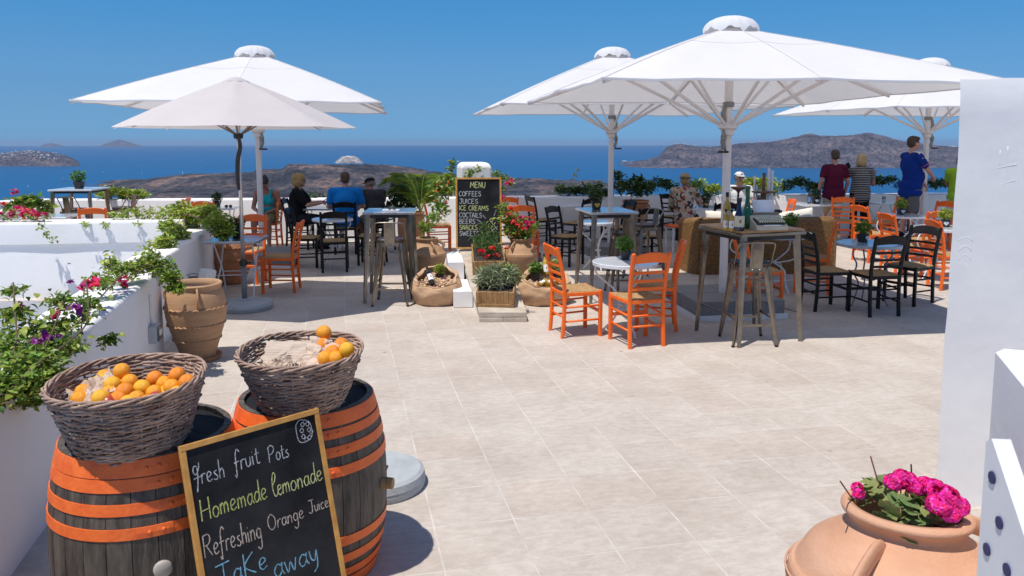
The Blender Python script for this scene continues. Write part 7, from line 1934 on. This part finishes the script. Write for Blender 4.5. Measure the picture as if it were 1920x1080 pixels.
# striped woman: real stripe material in object space
STR = bpy.data.materials.new('striped_knit'); STR.use_nodes = True; t_ = STR.node_tree; b_ = t_.nodes['Principled BSDF']; tc = _n(t_, 'ShaderNodeTexCoord'); sp_ = _n(t_, 'ShaderNodeSeparateXYZ'); t_.links.new(tc.outputs['Object'], sp_.inputs[0])
mm = _n(t_, 'ShaderNodeMath', operation='MULTIPLY'); mm.inputs[1].default_value = 29; fr_ = _n(t_, 'ShaderNodeMath', operation='FRACT'); gt = _n(t_, 'ShaderNodeMath', operation='GREATER_THAN'); gt.inputs[1].default_value = .66
t_.links.new(sp_.outputs[2], mm.inputs[0]); t_.links.new(mm.outputs[0], fr_.inputs[0]); t_.links.new(fr_.outputs[0], gt.inputs[0]); mx_ = _n(t_, 'ShaderNodeMix'); mx_.data_type = 'RGBA'; mx_.inputs[6].default_value = (.022, .022, .026, 1); mx_.inputs[7].default_value = (.42, .41, .40, 1)
t_.links.new(gt.outputs[0], mx_.inputs[0]); t_.links.new(mx_.outputs[2], b_.inputs['Base Color']); b_.inputs['Roughness'].default_value = .9
BLKC = cloth('black_cloth', (.012, .012, .014))
tw_ = person('blonde woman in a black and white striped top with both hands raised, back to us', loc(1611, 15.1), 86,
       J(STAND, shL=(-.175, -.01, 1.35), shR=(.175, -.01, 1.35), chest=(0, -.01, 1.22), neck=(0, 0, 1.40), head=(0, .02, 1.55), elR=(.27, .10, 1.07), wrR=(.33, .20, 1.28), elL=(-.22, .18, 1.16), wrL=(-.10, .34, 1.33), curl=.9, topname='striped_top', hem=.16), SK2, STR, BLKC, ('bob', mat('hair_blonde', (.62, .46, .24), .6, col2=(.38, .25, .11), vscale=60, stretch=(1, 1, .2))), BLKC, build=1.10, sleeve=.5, shorts=False, female=True)
o = phone(tw_, None, (-.10, .42, 1.42), (.3, -.5, 0)); tag(o, 'black phone held up by the woman in the striped top', 'phone')
# boy
BLUEJ = cloth('royal_blue_jersey', (.006, .030, .20)); GREYS = cloth('grey_shorts', (.115, .115, .12))
def jersey(t, V, H_):
    for k in range(3):
        m2 = MB(); y_ = -.035 + k * .032
        m2.tube(crm([V['neck'] + Vector((.07, y_, .02)), V['shR'] + Vector((-.04, y_, .078)), V['shR'] + Vector((.02, y_, .062)), V['shR'].lerp(V['elR'], .22) + Vector((.060, y_ * .8, .02))], 4), .008, 6); m2.obj('shoulder_stripe', WHITEP, t)
    m2 = MB(); e = V['shR'].lerp(V['elR'], .56); d = (V['elR'] - V['shR']).normalized(); a = d.orthogonal().normalized(); c = d.cross(a)
    m2.tube([e + (a * math.cos(q) + c * math.sin(q)) * .066 for q in [2 * math.pi * i / 20 for i in range(20)]], .006, 6, closed=True); m2.obj('cuff_trim', mat('jersey_red', (.45, .08, .12), .8), t)
    m2 = MB(); m2.box(tuple(V['chest'] + Vector((.10, .128, .06))), (.04, .012, .03)); m2.obj('chest_badge', WHITEP, t)
person('boy in a royal blue jersey with white shoulder stripes holding the far umbrella pole', loc(1703, 13.42, .21), 12,
       J(STAND, chest=(0, -.02, 1.30), neck=(0, 0, 1.50), head=(0, .03, 1.67), belly=(0, .05, 1.08), shL=(-.18, 0, 1.44), shR=(.18, 0, 1.44), elR=(.24, .16, 1.19), wrR=(.10, .36, 1.08), elL=(-.22, .22, 1.20), wrL=(-.06, .36, .92), hyaw=-8, hpitch=4, curl=1.0, topname='jersey', hem=.16), SK3, BLUEJ, GREYS,
       ('mop', mat('hair_dark_brown', (.045, .02, .012), .55, var=.3, vscale=60)), BLKC, build=1.20, sleeve=.58, extra=jersey, shorts=.92)
# green shirt
person('person in a lime green shirt and white shorts mostly hidden by the tall white wall', loc(1796, 13.6), 60,
       J(STAND, pelvis=(0, 0, .93), chest=(0, .08, 1.24), neck=(0, .13, 1.42), head=(0, .2, 1.56), shL=(-.18, .09, 1.37), shR=(.18, .09, 1.37), elL=(-.2, .25, 1.15), wrL=(-.1, .4, 1.0), hem=.14), SK2, cloth('lime_cloth', (.28, .48, .035)), cloth('white_cloth', (.62, .64, .74)), ('short', mat('hair_brown', (.07, .045, .028), .7)), None, build=1.1, sleeve=.6)
# seated group on the left
person('woman in a turquoise tank top and khaki shorts sitting bent over her phone', loc(505, 14.0), 268,
       J(SIT, chest=(0, .06, .88), neck=(0, .13, 1.05), head=(0, .20, 1.17), hpitch=-38, shL=(-.185, .09, .99), shR=(.185, .09, .99), elL=(-.25, .10, .72), elR=(.25, .10, .72), wrL=(-.09, .30, .66), wrR=(.09, .30, .66), topname='tank_top'), SK2, cloth('turquoise_cloth', (.02, .35, .40)), cloth('olive_shorts', (.20, .17, .09)), ('tied', mat('hair_black', (.022, .016, .014), .6)), None, tank=True, female=True, build=1.05)
o = phone(scn.collection.objects['person.004'], None, (.0, .40, .68), (-.9, 0, 0)); tag(o, 'black phone in the hands of the woman in the turquoise top', 'phone')
def specs(t, V, H_):
    for s in (-1, 1):
        m2 = MB(); m2.ball((0, 0, 0), (.022, .006, .016), 10, 7); m2.v = [tuple(H_(*(Vector(v_) + Vector((s * .032, .092, .006))))) for v_ in m2.v]; m2.obj('lens', GLASSD, t, smooth=True)
        m2 = MB(); m2.tube([H_(s * .055, .088, .01), H_(s * .080, .0, .008)], .0035, 5); m2.obj('temple_arm', DARKM, t)
tb = person('blonde curly-haired woman in black sitting sideways with phone, facing right', loc(556, 13.65), 4,
       J(SIT, elR=(.20, .24, .80), wrR=(.08, .42, .82), elL=(-.20, .22, .80), wrL=(-.05, .44, .84), head=(0, .08, 1.22), topname='black_top'), SK1, BLKC, cloth('dark_slate_cloth', (.018, .020, .026)), ('curly', mat('hair_gold', (.50, .34, .13), .6, col2=(.26, .15, .05), vscale=70)), BLKC, sleeve=.75, shorts=False, female=True, build=1.12, extra=specs)
o = phone(tb, None, (-.0, .53, .90), (-.9, .0, 0)); tag(o, 'black phone held by the blonde woman in black', 'phone')
person('heavy man in a bright blue T-shirt sitting with his back to us', loc(648, 13.15), 94,
       J(SIT, chest=(0, .04, .93), neck=(0, .06, 1.13), head=(0, .09, 1.275), shL=(-.215, .03, 1.06), shR=(.215, .03, 1.06), elL=(-.30, .10, .80), elR=(.30, .10, .80), wrL=(-.20, .34, .76), wrR=(.20, .34, .76), topname='t_shirt', hem=.08), SK3, cloth('bright_blue_cloth', (.01, .20, .58)), cloth('beige_shorts', (.34, .30, .24)), ('short', mat('hair_auburn', (.095, .048, .028), .7, var=.3, vscale=50)), WHITEP, build=1.28, sleeve=.62)
def cap(m_, brim=1, logo=None):
    def f(t, H_):
        m2 = MB(); V = []; F = []; n = 20
        for j in range(7):
            q = j / 6 * math.pi / 2
            for i in range(n): a = 2 * math.pi * i / n; V.append(tuple(H_(.086 * math.cos(a) * math.cos(q), -.012 + .104 * math.sin(a) * math.cos(q), .034 + .070 * math.sin(q))))
        for j in range(6):
            for i in range(n): F.append((j * n + i, j * n + (i + 1) % n, (j + 1) * n + (i + 1) % n, (j + 1) * n + i))
        m2.add(V, F); o = m2.obj('cap_crown', m_, t, smooth=True); md = o.modifiers.new('s', 'SOLIDIFY'); md.thickness = .004
        m2 = MB(); V = []; F = []
        for i in range(11):
            a = math.pi * (.12 + .76 * i / 10); c_, s_ = math.cos(a), math.sin(a)
            for r_, z_ in ((0, .034), (.035, .030), (.068, .018 + .008 * abs(c_))): V.append(tuple(H_(.084 * c_ * (1 + r_ * 1.5), -.012 + (.100 + r_) * s_, z_)))
        for i in range(10):
            for j in range(2): F.append((i * 3 + j, i * 3 + j + 1, i * 3 + j + 4, i * 3 + j + 3))
        m2.add(V, F); o = m2.obj('cap_brim', m_, t, smooth=True); md = o.modifiers.new('s', 'SOLIDIFY'); md.thickness = .004
        if logo:
            m2 = MB(); m2.box((0, 0, 0), (.035, .005, .012)); m2.box((0, 0, .017), (.03, .005, .006)); m2.v = [tuple(H_(*(Vector(v_) + Vector((0, .088, .062))))) for v_ in m2.v]; m2.obj('cap_logo', logo, t)
    return f
person('man in a grey T-shirt and dark baseball cap leaning forward, seen from behind', loc(706, 13.4), 118,
       J(SIT, chest=(.0, .14, .88), neck=(.0, .27, 1.05), head=(.0, .35, 1.17), hyaw=42, hpitch=-12, shL=(-.20, .20, 1.0), shR=(.20, .20, 1.0), elL=(-.24, .42, .80), elR=(.24, .42, .80), wrL=(-.08, .52, .76), wrR=(.08, .52, .76), belly=(0, .06, .74), topname='t_shirt', hem=.08), SK2, cloth('charcoal_cloth', (.055, .050, .050)), cloth('beige_shorts', (.34, .30, .24)), ('nape', mat('hair_grey', (.20, .17, .14), .7)), cloth('blue_canvas', (.03, .12, .24)), hat=cap(cloth('cap_black', (.02, .02, .024))), build=1.22, sleeve=.6)
# straw hat woman: flowered blouse
FLO = bpy.data.materials.new('flowered_blouse'); FLO.use_nodes = True; t_ = FLO.node_tree; b_ = t_.nodes['Principled BSDF']; tc = _n(t_, 'ShaderNodeTexCoord'); vo_ = _n(t_, 'ShaderNodeTexVoronoi'); vo_.inputs['Scale'].default_value = 24; t_.links.new(tc.outputs['Object'], vo_.inputs['Vector'])
sx3 = _n(t_, 'ShaderNodeSeparateColor'); t_.links.new(vo_.outputs['Color'], sx3.inputs[0]); cr_ = _n(t_, 'ShaderNodeValToRGB'); cr_.color_ramp.interpolation = 'CONSTANT'; e = cr_.color_ramp.elements
e[0].position = 0; e[0].color = (.50, .42, .32, 1); e[1].position = .38; e[1].color = (.04, .035, .05, 1)
for p_, c_ in ((.52, (.42, .06, .05, 1)), (.64, (.55, .45, .36, 1)), (.78, (.52, .24, .08, 1)), (.86, (.06, .10, .04, 1)), (.93, (.55, .40, .38, 1))):
    k_ = e.new(p_); k_.color = c_
t_.links.new(sx3.outputs[0], cr_.inputs[0]); t_.links.new(cr_.outputs[0], b_.inputs['Base Color']); b_.inputs['Roughness'].default_value = .85
STRAW = mat('straw', (.52, .37, .19), .8, col2=(.36, .24, .11), vscale=50, bump=.5, bscale=120)
def fedora(t, H_):
    m2 = MB(); m2.lathe([(.088, .04), (.084, .08), (.074, .12), (.05, .135), (.001, .128)], 24, cap=False); m2.v = [tuple(H_(v_[0], v_[1] * 1.12 - .012, v_[2] - .002)) for v_ in m2.v]; o = m2.obj('hat_crown', STRAW, t, smooth=True)
    m2 = MB(); m2.lathe([(.086, .042), (.11, .036), (.135, .040)], 28, cap=False); m2.v = [tuple(H_(v_[0], v_[1] * 1.12 - .012, v_[2] + .012 * abs(v_[0]) / .13 * 1.5)) for v_ in m2.v]; o = m2.obj('hat_brim', STRAW, t, smooth=True); md = o.modifiers.new('s', 'SOLIDIFY'); md.thickness = .004
    m2 = MB(); m2.lathe([(.0895, .043), (.0875, .064)], 24, cap=False); m2.v = [tuple(H_(v_[0], v_[1] * 1.12 - .012, v_[2] - .001)) for v_ in m2.v]; m2.obj('hat_band', BLKC, t)
person('woman in a flowered blouse and straw hat sitting with her back to us', loc(1281, 13.75), 66,
       J(SIT, elR=(.24, .16, .86), wrR=(.10, .22, 1.06), wrL=(-.05, .38, .80), head=(0, .09, 1.21), hpitch=-6, hyaw=-6, topname='blouse', hem=.1), SK2, FLO, cloth('dark_skirt', (.03, .03, .035)), ('nape', mat('hair_gold', (.50, .34, .13), .6)), None, hat=fedora, sleeve=1.35, shorts=False, female=True)
def print_(t, V, H_):
    m2 = MB()
    for k, (a, b_5) in enumerate((((-.06, .02), (.05, .06)), ((-.05, -.03), (.06, .02)), ((-.04, -.08), (.05, -.04)))):
        c = V['chest'] + Vector((0, .135, -.05)); m2.bar([c + Vector((a[0], 0, a[1])), c + Vector((b_5[0], 0, b_5[1]))], .022, .008)
    m2.obj('shirt_print', mat('print_blue', (.03, .28, .36), .7), t)
    for s in (-1, 1):
        m2 = MB(); m2.ball((0, 0, 0), (.024, .006, .016), 10, 7); m2.v = [tuple(H_(*(Vector(v_) + Vector((s * .032, .092, .006))))) for v_ in m2.v]; m2.obj('lens', GLASSD, t, smooth=True)
    m2 = MB(); m2.ball((0, 0, 0), (.038, .016, .024), 12, 8); m2.v = [tuple(H_(*(Vector(v_) + Vector((0, .066, -.062))))) for v_ in m2.v]; m2.obj('beard', mat('hair_brown', (.07, .045, .028), .7), t, smooth=True)
person('man in a white T-shirt with blue print, white flat cap and dark glasses facing us', loc(1383, 14.45), 262,
       J(SIT, head=(0, .09, 1.25), hyaw=18, elL=(-.27, .14, .80), elR=(.27, .14, .80), wrL=(-.12, .36, .77), wrR=(.12, .36, .77), topname='t_shirt'), SK1, cloth('white_cotton', (.66, .66, .66)), cloth('blue_shorts', (.02, .20, .30)), ('nape', mat('hair_brown', (.07, .045, .028), .7)), None, hat=cap(cloth('white_cap_cloth', (.66, .65, .62)), logo=DARKM), build=1.15, sleeve=.6, extra=print_)

# ================================================================== AIR
hz = MB(); hz.box((0, 29990, -85), (64000 * 2, 64000, 374)); 
HZM = bpy.data.materials.new('sea_haze'); HZM.use_nodes = True; t_ = HZM.node_tree
for n_ in list(t_.nodes):
    if n_.type == 'BSDF_PRINCIPLED': t_.nodes.remove(n_)
pv = _n(t_, 'ShaderNodeVolumePrincipled'); pv.inputs['Color'].default_value = (.62, .76, 1.0, 1); pv.inputs['Density'].default_value = 1.7e-5; pv.inputs['Anisotropy'].default_value = 0.25
t_.links.new(pv.outputs[0], t_.nodes['Material Output'].inputs['Volume'])
USE_HAZE = True
if USE_HAZE:
    h_ = hz.obj('haze', HZM); stuff(h_)
